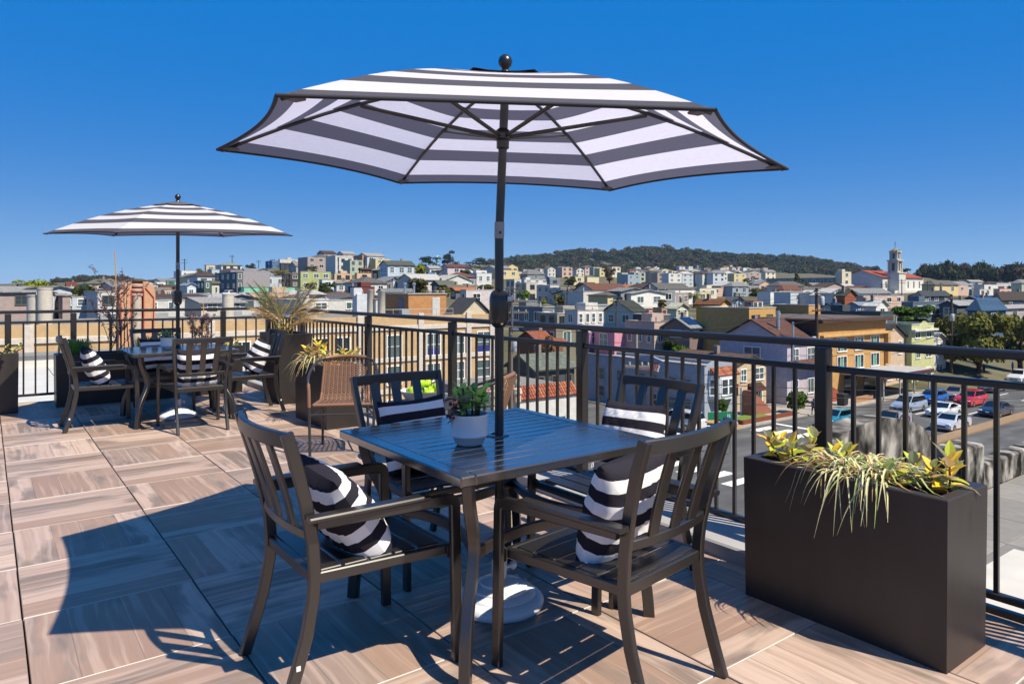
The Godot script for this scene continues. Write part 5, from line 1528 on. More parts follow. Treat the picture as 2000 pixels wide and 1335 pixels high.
	[293.6,-99.2,11.2,2.0,-0.87,1.72,"e0b9a8","flat","cfa898",0,0,2,"pink little house far right under the eucalyptus wood","house",""],
]
var FAR_WHERE := ["high on the far hillside", "midway up the far hillside", "at the foot of the far hillside", "between date palm and school", "above the stepped row", "on the flat below the grey school", "below the right-hand wood", "below the round dark trees", "near the left hill's conifer", "on the left hill's flank", "low on the far left skyline", "on the flat left of the date palm", "behind the orange roof penthouse", "among the roofs at the far left", "low behind the far railing", "on the far left flat", "behind the ochre building's roof pipes"]
var FAR_WALL := ["e2e2de", "d9d6d0", "e6dfc8", "c9d3da", "b7c3b0", "d9b7a4", "e3cf96", "b9a6a0", "8f979e", "cdd9e3", "dcdcd8", "c78f72", "9fb4c4", "efefea"]
var FAR_WALL_NAME := ["white", "off-white", "cream", "pale blue", "sage", "peach", "butter yellow", "mauve", "slate grey", "ice blue", "chalk white", "terracotta", "grey-blue", "bright white"]
var FAR_ROOF := ["6c6a68", "8f9092", "5a4a44", "a9a7a4", "c9c7c4", "7a5244"]
var FAR_ROOF_NAME := ["dark grey","grey","dark brown","light grey","whitish","russet"]
var FAR := [
	[731.1,-690.4,10.9,5.5,24.76,32.5,10,"gz",0,1,0],[833.7,-773.1,10.7,5.3,31.91,39.85,3,"hip",3,1,0],[745.5,-682.1,12.5,6.2,24.86,32.66,3,"hip",1,1,0],
	[745.7,-670.3,11.5,5.6,24.38,32.86,1,"flat",4,1,0],[816,-730.1,9.2,4.4,29.28,37.93,9,"hip",3,1,0],[863.6,-756.2,12.4,5.8,32.17,39.96,7,"flat",2,1,0],
	[654.7,-569.2,13.5,6.3,17.87,25.31,6,"hip",2,1,0],[851.2,-727.2,11,5,30.36,38.51,6,"gz",1,1,0],[818.2,-685.6,13,5.9,27.35,36.21,9,"hip",5,1,0],
	[870.1,-724.9,13.4,6,30.91,39.84,9,"flat",5,1,0],[815.4,-666.3,9.6,4.2,26.42,35.39,1,"flat",3,1,0],[922.8,-742,12.9,5.6,33.63,40.81,6,"flat",0,1,0],
	[864,-689.4,8.4,3.6,29.06,37.8,9,"flat",3,1,0],[747.3,-585.3,14.3,6,21.02,29.78,8,"flat",0,1,0],[678,-526,8.4,3.5,16.98,25.18,3,"gx",2,1,0],
	[706.9,-539.1,13.7,5.6,18.19,25.27,5,"flat",1,1,0],[777.7,-583.1,11.6,4.7,21.81,29.73,10,"gz",5,1,0],[852.7,-632.9,11.6,4.6,26.17,35.05,6,"hip",5,1,0],
	[952.9,-696.3,10.1,4,32.49,40.37,4,"gz",2,1,0],[801.2,-581.9,8.6,3.4,22.46,30.62,9,"gz",5,1,0],[872.4,-624,10.8,4.2,26.43,34.09,5,"gz",5,1,0],
	[835.7,-588.6,14.9,5.6,23.77,31.95,0,"flat",2,1,0],[784.9,-543.1,9.9,3.7,20.48,28.68,2,"flat",2,1,0],[780.5,-531.3,9.5,3.5,19.91,28.48,13,"flat",4,1,0],
	[744.2,-500.4,13.2,4.8,17.8,25.8,4,"flat",2,1,0],[841.1,-560.9,9.6,3.4,22.81,31.2,5,"flat",5,1,0],[493.1,-473.1,8.4,4.3,11.03,19.74,5,"hip",5,2,1],
	[519.6,-495.5,11.9,6.1,12.25,19.79,0,"gz",1,1,1],[574.8,-541.2,12.4,6.3,14.98,23.13,5,"hip",0,1,1],[484.8,-449.1,9.2,4.6,10.2,17.46,12,"flat",3,2,1],
	[500.7,-460.4,10,4.9,10.84,18.68,6,"flat",1,2,1],[606.1,-552.5,13.3,6.5,16.16,24.92,6,"gz",5,1,1],[571.7,-514,11.5,5.6,14.02,22.7,8,"flat",4,1,1],
	[472.9,-419.7,11.2,5.3,9.2,16.34,4,"flat",1,2,1],[610.1,-536.7,13.2,6.2,15.72,24.1,6,"gz",0,1,1],[582.1,-506.3,9.6,4.5,14.02,21.36,10,"flat",4,1,1],
	[447.1,-382.5,8.5,3.9,7.83,16.66,2,"flat",4,2,1],[598.3,-506.2,9.1,4.1,14.41,22.11,8,"flat",1,1,1],[497.2,-416.6,8.7,3.9,9.59,18.37,0,"gx",5,2,1],
	[527.2,-435.3,9.5,4.2,10.69,19.2,9,"gz",4,2,1],[545.1,-445.5,8,3.5,11.35,19.9,0,"flat",0,2,1],[463.3,-375.3,13.3,5.8,7.95,16.89,1,"gz",4,2,1],
	[485.6,-387.4,10.5,4.5,8.63,15.78,6,"gz",2,2,1],[495.4,-391.2,8.9,3.8,8.91,16.56,8,"flat",5,2,1],[627.9,-488.4,8.5,3.5,14.55,22.68,7,"gz",5,1,1],
	[542.9,-417.1,12.2,5,10.51,19.11,6,"flat",2,2,1],[627.5,-477.2,14.3,5.8,14.17,21.8,6,"gx",0,1,1],[581.5,-438.7,8.8,3.6,11.94,20.33,6,"flat",3,2,1],
	[474.3,-354.1,14.6,5.8,7.64,15.29,8,"flat",0,2,1],[498.6,-366.8,12.7,5,8.37,16.99,8,"gx",5,2,1],[543.6,-396.5,13.7,5.4,9.97,18.03,11,"flat",3,2,1],
	[647.6,-466.8,9.1,3.5,14.32,21.41,1,"hip",3,1,1],[484.4,-345,9.4,3.6,7.61,16.29,13,"flat",5,2,1],[638.6,-448.3,10.6,4,13.52,21.09,1,"flat",4,1,1],
	[646.5,-448.5,13.7,5.1,13.71,20.92,8,"flat",4,1,1],[615.4,-422.7,10.4,3.8,12.21,20.86,2,"hip",1,1,1],[650.2,-440.9,10.5,3.8,13.56,22.44,9,"gx",2,1,1],
	[715.1,-478.8,10.4,3.8,16.42,24.17,6,"hip",1,1,1],[627,-415.4,15.2,5.4,12.25,20.41,10,"gx",1,1,1],[707.3,-462.3,9.6,3.4,15.65,22.95,11,"gx",5,1,1],
	[340.1,-333.8,8.4,4.5,4.38,12.82,4,"flat",1,2,2],[328.4,-316.9,11.4,5.9,3.79,11.25,12,"flat",5,2,2],[343.2,-325.6,10.9,5.5,4.24,12.94,4,"flat",2,2,2],
	[352.4,-331.9,8.5,4.3,4.55,12.32,5,"flat",2,2,2],[402.6,-371.2,11.6,5.8,6.62,14.45,11,"gz",1,2,2],[402.5,-365.4,10.9,5.3,6.45,15.09,7,"hip",0,2,2],
	[354,-314.9,13.4,6.4,4.18,12.64,7,"flat",1,2,2],[402.9,-353.7,9.1,4.3,6.12,13.26,4,"flat",1,2,2],[327.3,-282.4,11.9,5.5,3.04,11.28,0,"flat",1,2,2],
	[352.2,-298.9,12.3,5.6,3.78,11.63,1,"flat",0,2,2],[429.2,-361.3,10.7,4.8,6.91,13.98,11,"hip",2,2,2],[358.8,-298.3,10.9,4.9,3.88,11.75,3,"hip",4,2,2],
	[383.3,-311,10,4.4,4.61,11.86,4,"flat",5,2,2],[379,-303.9,9.7,4.2,4.36,12.41,8,"hip",2,2,2],[373.5,-294,12.3,5.2,4.03,11.93,10,"hip",2,2,2],
	[450.5,-351.6,11.8,4.9,7.1,14.77,8,"flat",5,2,2],[376.9,-288.2,12.6,5.2,3.95,12.39,9,"hip",1,2,2],[430.6,-323.7,10.7,4.3,5.86,13.16,10,"gx",0,2,2],
	[409.7,-305.2,12.6,5,4.95,13.8,10,"gz",3,2,2],[425.9,-310.7,10.5,4.1,5.41,13.32,2,"hip",0,2,2],[364.6,-263.3,12.3,4.8,3.21,11.32,6,"flat",0,2,2],
	[395.4,-280.7,8.9,3.4,4.1,12.84,8,"flat",1,2,2],[417.6,-290.3,15,5.6,4.73,13.48,7,"gz",0,2,2],[466.2,-320.4,10.6,3.9,6.52,13.74,1,"hip",0,2,2],
	[479.1,-323.4,13.6,4.9,6.89,14.11,9,"gx",5,2,2],[469.8,-311.5,13,4.6,6.34,14.83,2,"gx",1,2,2],[203.2,-156.6,14,5.7,-0.43,2.16,5,"flat",0,2,3],
	[229.1,-171.5,13.8,5.5,0.02,2.87,5,"gz",4,2,3],[235.1,-173.7,13.2,5.2,0.13,3.11,13,"hip",3,2,3],[211.2,-153.2,9.3,3.6,-0.4,2.69,12,"hip",1,2,3],
	[243.3,-170.9,10,3.8,0.18,3.09,8,"flat",0,2,3],[281.9,-192.2,9.6,3.5,1.14,4.58,4,"hip",1,2,3],[271.6,-183.2,9.3,3.3,0.79,3.88,5,"gz",1,2,3],
	[249.4,-163.2,11.5,4,0.13,2.55,5,"flat",5,2,3],[214.8,-136.8,14.8,5,-0.55,2.77,0,"hip",0,2,3],[241.2,-149.9,16.1,5.3,-0.16,3.13,13,"flat",3,2,3],
	[232.4,-141.2,15.3,4.9,-0.36,2.39,6,"flat",1,2,3],[250.8,-148.8,10.1,3.2,-0.07,2.85,13,"gx",1,2,3],[245.1,-142.1,15.5,4.7,-0.22,2.69,6,"gx",1,2,3],
	[221.9,-126.1,16.4,4.9,-0.61,2.08,7,"gz",2,2,3],[242.4,-134.1,11.6,3.4,-0.35,2.05,12,"flat",1,2,3],[275.5,-148.1,10.3,3,0.2,2.78,9,"gx",4,2,3],
	[295.7,-383.8,7.5,5.2,10.19,15.41,7,"flat",0,2,4],[339.7,-425.9,6.9,4.6,12.33,17.96,11,"flat",1,2,4],[342.1,-422.8,11.7,7.8,12.29,17.34,3,"flat",0,2,4],
	[325.8,-393.9,7.4,4.8,11.09,16.76,1,"gz",0,2,4],[342.1,-401.7,11.8,7.4,11.67,18.63,12,"flat",3,2,4],[342,-396.8,10.2,6.4,11.52,18.15,5,"flat",0,2,4],
	[363.8,-414.4,10.2,6.2,12.52,17.7,1,"flat",5,2,4],[340.3,-379,7.3,4.4,10.98,16.05,10,"gz",2,2,4],[432.6,-470.6,11.4,6.7,16.01,21.96,5,"hip",0,2,4],
	[414.4,-439.8,9.3,5.3,14.51,20.78,4,"flat",3,2,4],[378.1,-394.6,10.9,6.1,12.25,17.92,6,"flat",5,2,4],[385.3,-388.5,9.3,5,12.22,19.1,2,"flat",3,2,4],
	[166.3,-108.8,11.6,4,-1.75,0.76,13,"flat",4,2,5],[176.9,-113,12.1,4.1,-1.54,0.97,7,"flat",1,2,5],[185.8,-117.3,10,3.3,-1.32,1.3,11,"hip",5,2,5],
	[159.2,-98.6,14.3,4.6,-1.96,0.69,9,"flat",3,2,5],[196.1,-118.4,17.1,5.4,-1.12,1.32,0,"flat",1,2,5],[202.6,-120,13.9,4.4,-0.97,0.94,1,"gx",0,2,5],
	[162.9,-93.9,17.6,5.3,-1.98,0.51,10,"flat",4,2,5],[158.9,-89.5,11.7,3.5,-2.06,0.03,13,"gz",4,2,5],[198,-110.4,16.2,4.7,-1.27,1.13,8,"flat",3,2,5],
	[158.8,-87.1,11.1,3.2,-2.08,0.55,0,"flat",1,2,5],[171.3,-90.9,13.6,3.8,-1.94,-0.03,13,"hip",4,2,5],[185.4,-97.7,16.1,4.4,-1.7,0.77,6,"gz",5,2,5],
	[165.1,-84.8,15.6,4.2,-2.06,0.58,13,"gx",1,2,5],[159.9,-80.9,16.2,4.3,-2.12,-0.02,5,"flat",1,2,5],[259.4,-106.9,19,4.1,0.1,3.17,6,"hip",0,2,6],
	[285.1,-114.4,21.8,4.6,0.32,3.14,5,"flat",3,2,6],[293.2,-115.3,19.7,4,0.38,3.17,3,"hip",1,2,6],[418.7,-159.3,21.7,4.3,2.4,5.54,8,"gx",2,2,6],
	[408.4,-151.4,17.6,3.4,2.1,5.64,12,"gx",3,2,6],[414.8,-149.9,22.5,4.3,2.16,4.91,2,"flat",0,2,6],[310.9,-110.2,20,3.7,0.46,3.49,0,"flat",5,2,6],
	[346.1,-120.9,18.3,3.3,0.89,3.33,3,"hip",2,2,6],[340.5,-116.1,18.4,3.3,0.78,4.27,3,"flat",3,2,6],[389.3,-127.7,24.7,4.2,1.45,5.02,10,"flat",1,2,6],
	[433.5,-139.6,25.1,4.2,2.23,5.2,3,"flat",2,2,6],[352.3,-110.9,23.6,3.9,0.82,4.28,4,"hip",1,2,6],[366.6,-110.8,22.2,3.5,0.96,3.37,2,"gz",0,2,6],
	[283.6,-84.9,24.4,3.7,0.08,2.72,7,"flat",2,2,6],[166.2,-291.6,6.1,5.7,6.28,9.56,6,"flat",0,2,7],[203.2,-351.2,7.2,6.7,10.03,13.71,10,"gx",3,2,7],
	[184.7,-312,6.2,5.7,7.64,10.68,10,"flat",4,2,7],[176.9,-295,9.8,8.8,6.71,10.85,8,"flat",4,2,7],[173.6,-284,8.4,7.4,6.2,9.27,0,"gx",3,2,7],
	[212.3,-338.1,10.8,9.3,9.73,14.02,8,"gx",2,2,7],[186.8,-291.5,9.5,8,6.87,10.14,13,"gz",0,2,7],[198.1,-303.4,10.1,8.3,7.7,11.38,7,"flat",4,2,7],
	[198.4,-299,8.3,6.7,7.52,11.31,13,"flat",3,2,7],[217.9,-317.9,9.1,7.2,8.98,12.03,8,"flat",3,2,7],[227.8,-330,7.7,6,9.89,14.02,6,"hip",0,2,7],
	[217.3,-307.4,11.1,8.5,8.49,12.83,10,"gx",1,2,7],[211.1,-293.1,11.1,8.3,7.67,11.65,6,"flat",0,2,7],[245.9,-334.9,8.1,5.9,10.8,15.22,6,"gz",2,2,7],
	[124.9,-333.1,9.1,13.2,11.42,17.25,7,"flat",1,2,8],[139.1,-357.6,8,11.2,13.46,18.69,1,"hip",0,2,8],[152.6,-382,7.2,9.8,15.63,22.02,7,"gx",2,2,8],
	[137.8,-341.2,7.5,10.1,12.43,17.78,2,"flat",1,2,8],[126.2,-302.3,8.4,10.9,9.84,16.82,10,"flat",1,2,8],[127.6,-301.5,6.9,8.8,9.85,16.1,10,"flat",1,2,8],
	[160.9,-374.1,7.2,9,15.52,21.59,1,"gx",3,2,8],[125.2,-284.1,6.1,7.5,8.9,14.11,4,"flat",3,2,8],[165,-365.3,6.4,7.7,15.15,20.3,5,"flat",3,2,8],
	[143.4,-311.5,7.7,9.1,10.99,17.89,11,"flat",3,2,8],[144.9,-309.2,9.1,10.5,10.93,17.43,9,"gx",3,2,8],[146.3,-303.2,7.7,8.7,10.66,15.96,6,"flat",4,2,8],
	[68.9,-335.2,6,16.1,6.07,9.81,13,"flat",2,2,9],[61.7,-286,8.6,22.3,3.29,6.34,6,"gz",1,2,9],[60.4,-268.2,7.9,19.7,2.49,6.36,9,"hip",2,2,9],
	[79,-329.4,7,16.2,6.16,9.25,7,"flat",1,2,9],[70.7,-280.9,7.2,15.8,3.36,6.82,10,"flat",4,2,9],[81.1,-311.3,8.6,18.4,5.24,9.22,13,"hip",2,2,9],
	[92.4,-340.4,5.5,11.2,7.42,10.69,8,"flat",5,2,9],[91.6,-316.3,6.8,12.9,5.95,9.2,4,"gx",1,2,9],[88.6,-298.8,9,16.8,4.87,8.75,8,"gz",3,2,9],
	[80.5,-257,7.4,13,2.64,6.06,9,"flat",0,2,9],[31.2,-323.7,4.8,28.5,1.37,3.58,8,"flat",0,2,10],[42.9,-377.6,7.6,38.8,3.29,5.72,11,"gz",2,2,10],
	[38.5,-317.1,6.1,29.1,1.34,3.71,10,"hip",0,2,10],[40.7,-287.2,6,24.1,0.67,2.89,9,"flat",1,2,10],[46.4,-290.8,5.4,19.1,0.85,3.28,0,"gz",5,2,10],
	[56.6,-323.8,7.8,25.1,1.89,4.63,13,"flat",3,2,10],[59.9,-327.6,8.2,25.3,2.07,4.58,3,"gx",1,2,10],[59.5,-290.7,7.9,21.8,1.08,3.27,9,"flat",3,2,10],
	[105.2,-118.1,11.8,7.1,-2.05,0.36,2,"gx",2,2,11],[101.9,-111.3,10.5,6.1,-2.08,1.02,10,"flat",3,2,11],[118.7,-126.1,12.3,6.9,-1.93,1.29,1,"gx",5,2,11],
	[101.2,-103.3,10.2,5.6,-2.1,0.31,6,"hip",0,2,11],[111.9,-111.9,10.9,5.8,-2.06,0.8,5,"flat",5,2,11],[104.2,-102.5,7.7,4,-2.1,1.01,8,"gz",1,2,11],
	[105.7,-101.1,10.5,5.3,-2.1,0.56,13,"gz",3,2,11],[140.1,-131.4,10.8,5.4,-1.69,1.43,3,"gz",2,2,11],[127.3,-116.4,10,4.9,-1.96,1.08,8,"flat",2,2,11],
	[141.9,-125.6,12.4,5.8,-1.75,1.59,3,"gx",0,2,11],[141.7,-122.5,11,5.1,-1.79,1.3,13,"flat",1,2,11],[146.9,-123.6,13.8,6.2,-1.73,0.8,6,"flat",2,2,11],
	[73.3,-160.7,7.4,8.8,-0.07,3.13,10,"hip",0,2,12],[85.1,-180.6,7,8.1,0.58,3.45,7,"flat",0,2,12],[86.8,-177,6.8,7.5,0.52,3.26,8,"flat",4,2,12],
	[92.5,-185.3,9.5,10.3,0.86,3.71,7,"gz",1,2,12],[103.1,-200.7,8.3,8.8,1.59,4.67,9,"flat",5,2,12],[93,-175.4,8.4,8.6,0.6,3.3,8,"gx",0,2,12],
	[91.7,-167.1,9.2,9.1,0.37,4.05,1,"gx",4,2,12],[96.9,-170,8.3,7.9,0.54,4.33,1,"flat",5,2,12],[116.2,-200.9,7.5,7.1,1.94,4.72,7,"gz",1,2,12],
	[105.2,-175.3,10.2,9.2,0.85,4.1,8,"flat",3,2,12],[101.1,-167,9.1,8.2,0.54,3.9,10,"gz",4,2,12],[123.7,-197.7,8.8,7.6,2.03,5.7,8,"hip",5,2,12],
	[-1.4,-111.6,6.7,60,-1.21,1,7,"gx",3,2,13],[-0.4,-124.1,4.9,60,-1.27,0.6,8,"hip",0,2,13],[0.6,-121.8,5.9,60,-1.26,1.16,9,"gx",3,2,13],[1.8,-140,4.7,60,-1.26,0.85,0,"gz",3,2,13],
	[3.1,-120.3,4.8,60,-1.26,0.94,9,"gz",0,2,13],[6.3,-172.2,5.7,60,-0.98,1.09,0,"gx",2,2,13],[5.4,-123.5,5.1,60,-1.27,0.56,0,"gx",2,2,13],
	[6.4,-125.2,5.1,60,-1.28,1.19,9,"gz",1,2,13],[7.7,-123.1,5.7,60,-1.27,0.56,7,"flat",0,2,13],[8.4,-113.9,8,60,-1.25,0.42,7,"flat",2,2,13],
	[9.5,-113.7,6.3,57.9,-1.26,0.38,9,"flat",2,2,13],[12.6,-134.5,6.6,48.8,-1.26,0.73,9,"gx",3,2,13],[14,-141.4,5.9,39.8,-1.22,0.91,0,"flat",1,2,13],
	[11.2,-101.5,5.1,31,-1.2,1.11,10,"flat",5,2,13],[15.6,-126.9,6.7,35.4,-1.27,0.37,10,"flat",1,2,13],[14.8,-115.5,5,24.1,-1.27,1.19,8,"hip",2,2,13],
	[18.8,-129.3,7,30.1,-1.48,0.05,1,"flat",1,2,14],[15.7,-99.8,5.2,20.1,-1.52,0.03,10,"flat",5,2,14],[20.9,-117.2,8.6,30.7,-1.54,-0.17,9,"gx",2,2,14],
	[26.5,-143,7.4,23.9,-1.28,-0.22,8,"flat",0,2,14],[24.3,-123.4,8.6,26.8,-1.5,-0.23,0,"flat",1,2,14],[29.9,-139,7.5,20.5,-1.3,0.06,7,"hip",1,2,14],
	[24,-104.4,5.9,14.9,-1.55,-0.54,1,"gx",3,2,14],[26,-108.3,7.2,17.7,-1.55,-0.09,9,"flat",2,2,14],[28.7,-112.5,6,13.4,-1.53,-0.06,8,"gz",4,2,14],
	[35.8,-131.6,7.8,16.4,-1.34,0.14,10,"flat",4,2,14],[35.9,-123,5.9,11.4,-1.43,0.21,8,"gz",4,2,14],[41.7,-138.5,7.7,14.5,-1.17,0.29,8,"gz",1,2,14],
	[-2.9,-254.4,5.9,60,-0.37,1.61,7,"flat",0,2,15],[0.5,-246.5,7.2,60,-0.41,1.59,8,"flat",0,2,15],[2.5,-262.7,5.9,60,-0.27,1.58,8,"flat",0,2,15],
	[5.5,-219.9,5.9,60,-0.53,1.92,7,"flat",2,2,15],[7.8,-192.3,4.5,60,-0.6,1.97,10,"flat",1,2,15],[12.9,-270.4,6.9,60,-0.12,2.1,9,"flat",5,2,15],
	[18.1,-293.6,7.3,60,0.2,2.24,8,"flat",3,2,15],[19,-257.3,5.9,50.1,-0.21,2.33,10,"flat",4,2,15],[21.4,-225.3,7.8,52.5,-0.44,1.63,7,"flat",3,2,15],
	[22,-202.9,5.5,30.4,-0.55,1.63,7,"flat",5,2,15],[26.6,-227,7.2,37.6,-0.41,1.73,10,"flat",4,2,15],[25.5,-197.9,6.8,31.9,-0.56,1.71,1,"gx",1,2,15],
	[35.5,-242.2,6.3,24.8,-0.23,2.3,8,"gx",4,2,15],[34.3,-208.5,6.1,21.3,-0.48,1.97,8,"flat",5,2,15],[38.8,-116.1,9,15.4,-1.55,-0.24,9,"flat",5,2,16],
	[45.6,-131,7,11.3,-1.28,0.41,8,"gx",4,2,16],[39.7,-109.6,7.1,11,-1.6,-0.24,10,"gz",5,2,16],[33.1,-88.9,8.5,13,-1.65,-0,10,"flat",1,2,16],
	[43.5,-111.8,6,8.5,-1.56,-0.27,1,"flat",4,2,16],[52.9,-129.3,6.2,8.3,-1.21,0.34,1,"hip",5,2,16],[42.1,-100.6,9.8,13.1,-1.64,-0.09,7,"gz",0,2,16],
	[43.9,-100.9,6.6,8.4,-1.64,0.01,0,"flat",1,2,16],[55.9,-125.9,6.7,8.2,-1.23,0.17,7,"flat",5,2,16],[46.3,-98.5,6.8,7.9,-1.64,-0.2,9,"flat",4,2,16],
	[39.9,-82.6,9.7,11.2,-1.65,0.07,1,"flat",2,2,16],[42.5,-85,6.9,7.6,-1.66,-0.26,1,"flat",1,2,16],
]
var GROUND := [
	[-29, -115, -11.7], [-39, -153, -11.2], [-21, -109, -11.7], [-28, -146, -11.2], [-13, -103, -11.7], [-18, -138, -11.2], [-5, -97, -11.7], [-7, -130, -11.2], [2, -91, -11.7], [2, -122, -11.2], [9, -86, -11.7], [13, -114, -11.2], [17, -80, -11.7], [23, -107, -11.2], [25, -74, -11.7], [34, -99, -11.2], [33, -68, -11.7], [44, -91, -11.2], [41, -62, -11.7], [55, -83, -11.2], [49, -56, -11.7], [65, -75, -11.2], [57, -51, -11.7], [76, -68, -11.2], [64, -45, -11.7], [86, -60, -11.2], [72, -39, -11.7], [96, -52, -11.2], [80, -33, -11.7], [107, -44, -11.2], [88, -27, -11.7], [117, -36, -11.2], [96, -21, -11.7], [128, -29, -11.2], [104, -15, -11.7], [138, -21, -11.2], [111, -10, -11.7], [149, -13, -11.2], [119, -4, -11.7], [159, -5, -11.2], [-351, -1384, 1.4], [-393, -1550, -0.8], [-631, -2491, 3.7], [-1014, -3998, 7.0], [-194, -1267, 2.7], [-217, -1419, 0.6], [-349, -2281, 3.7], [-561, -3660, 7.0], [-89, -1189, 5.3], [-100, -1332, 3.5], [-161, -2140, 3.7], [-258, -3435, 7.0], [14, -1111, 1.4], [16, -1244, -0.8], [26, -2000, 3.7], [43, -3210, 7.0], [73, -1067, 7.9], [82, -1195, 6.5], [132, -1921, 3.7], [212, -3084, 7.0], [119, -1033, 14.4], [133, -1157, 13.8], [215, -1860, 3.7], [345, -2985, 7.0], [91, -530, 3.4], [102, -594, 2.5], [164, -954, 2.6], [496, -2872, 7.0], [125, -505, 8.7], [140, -566, 8.4], [225, -909, 2.6], [677, -2737, 7.0], [164, -476, 16.0], [183, -533, 16.5], [295, -857, 2.6], [889, -2580, 7.0], [203, -447, 17.4], [227, -500, 18.1], [365, -804, 2.6], [1100, -2422, 7.0], [391, -705, 28.0], [438, -790, 29.3], [704, -1270, 3.4], [1272, -2294, 7.0], [433, -674, 32.7], [486, -755, 34.5], [781, -1213, 3.4], [1410, -2191, 7.0], [823, -1156, 43.5],
	[922, -1295, 45.1], [580, -814, 24.5], [1015, -1425, 35.6], [1392, -1955, 37.9], [848, -1138, 54.9], [950, -1275, 57.8], [597, -801, 24.5], [1045, -1403, 49.5], [1434, -1924, 37.9], [898, -1101, 57.9], [1005, -1233, 61.3], [632, -775, 24.5], [1106, -1357, 53.3], [1517, -1861, 37.9], [955, -1058, 70.3], [1070, -1185, 75.1], [673, -745, 24.5], [1178, -1304, 68.6], [1615, -1789, 37.9], [997, -1027, 63.1], [1116, -1151, 67.0], [702, -723, 24.5], [1228, -1266, 59.7], [1685, -1737, 37.9], [1054, -984, 72.3], [1181, -1102, 77.4], [742, -693, 24.5], [1300, -1213, 71.1], [1782, -1664, 37.9], [1087, -960, 73.4], [1218, -1075, 78.6], [766, -676, 24.5], [1340, -1183, 72.4], [1838, -1622, 37.9], [1129, -929, 67.2], [1264, -1040, 71.7], [795, -654, 24.5], [1391, -1145, 64.8], [1908, -1570, 37.9], [1178, -892, 62.1], [1320, -999, 65.9], [830, -628, 24.5], [1452, -1099, 58.4], [1992, -1508, 37.9], [1219, -861, 56.9], [1366, -965, 60.1], [859, -606, 24.5], [1503, -1062, 52.1], [2061, -1456, 37.9], [1261, -831, 56.9], [1412, -930, 60.1], [888, -585, 24.5], [1554, -1024, 52.1], [2131, -1404, 37.9], [1310, -794, 51.8], [1467, -889, 54.4], [922, -559, 24.5], [1615, -978, 45.7], [2215, -1342, 37.9], [1376, -744, 37.4], [1541, -834, 38.2], [969, -524, 16.6], [1696, -918, 28.0], [2326, -1259, 37.9], [1426, -708, 32.2], [1597, -793, 32.5], [1004, -498, 16.6], [1757, -872, 21.6], [2410, -1196, 37.9], [747, -315, 4.4], [837, -353, 3.1], [1345, -568, 3.2], [2777, -1172, 7.0], [784, -288, 4.4], [878, -323, 3.1], [1411, -519, 3.2], [2913, -1071, 7.0], [825, -258, 5.4], [924, -289, 4.2], [1485, -464, 3.2], [3064, -958, 7.0], [947, -167, 6.4], [1060, -187, 5.3], [1704, -300, 3.2], [3517, -620, 7.0], [1150, -15, 6.4], [1288, -17, 5.3], [2070, -28, 3.2], [4272, -57, 7.0]
]

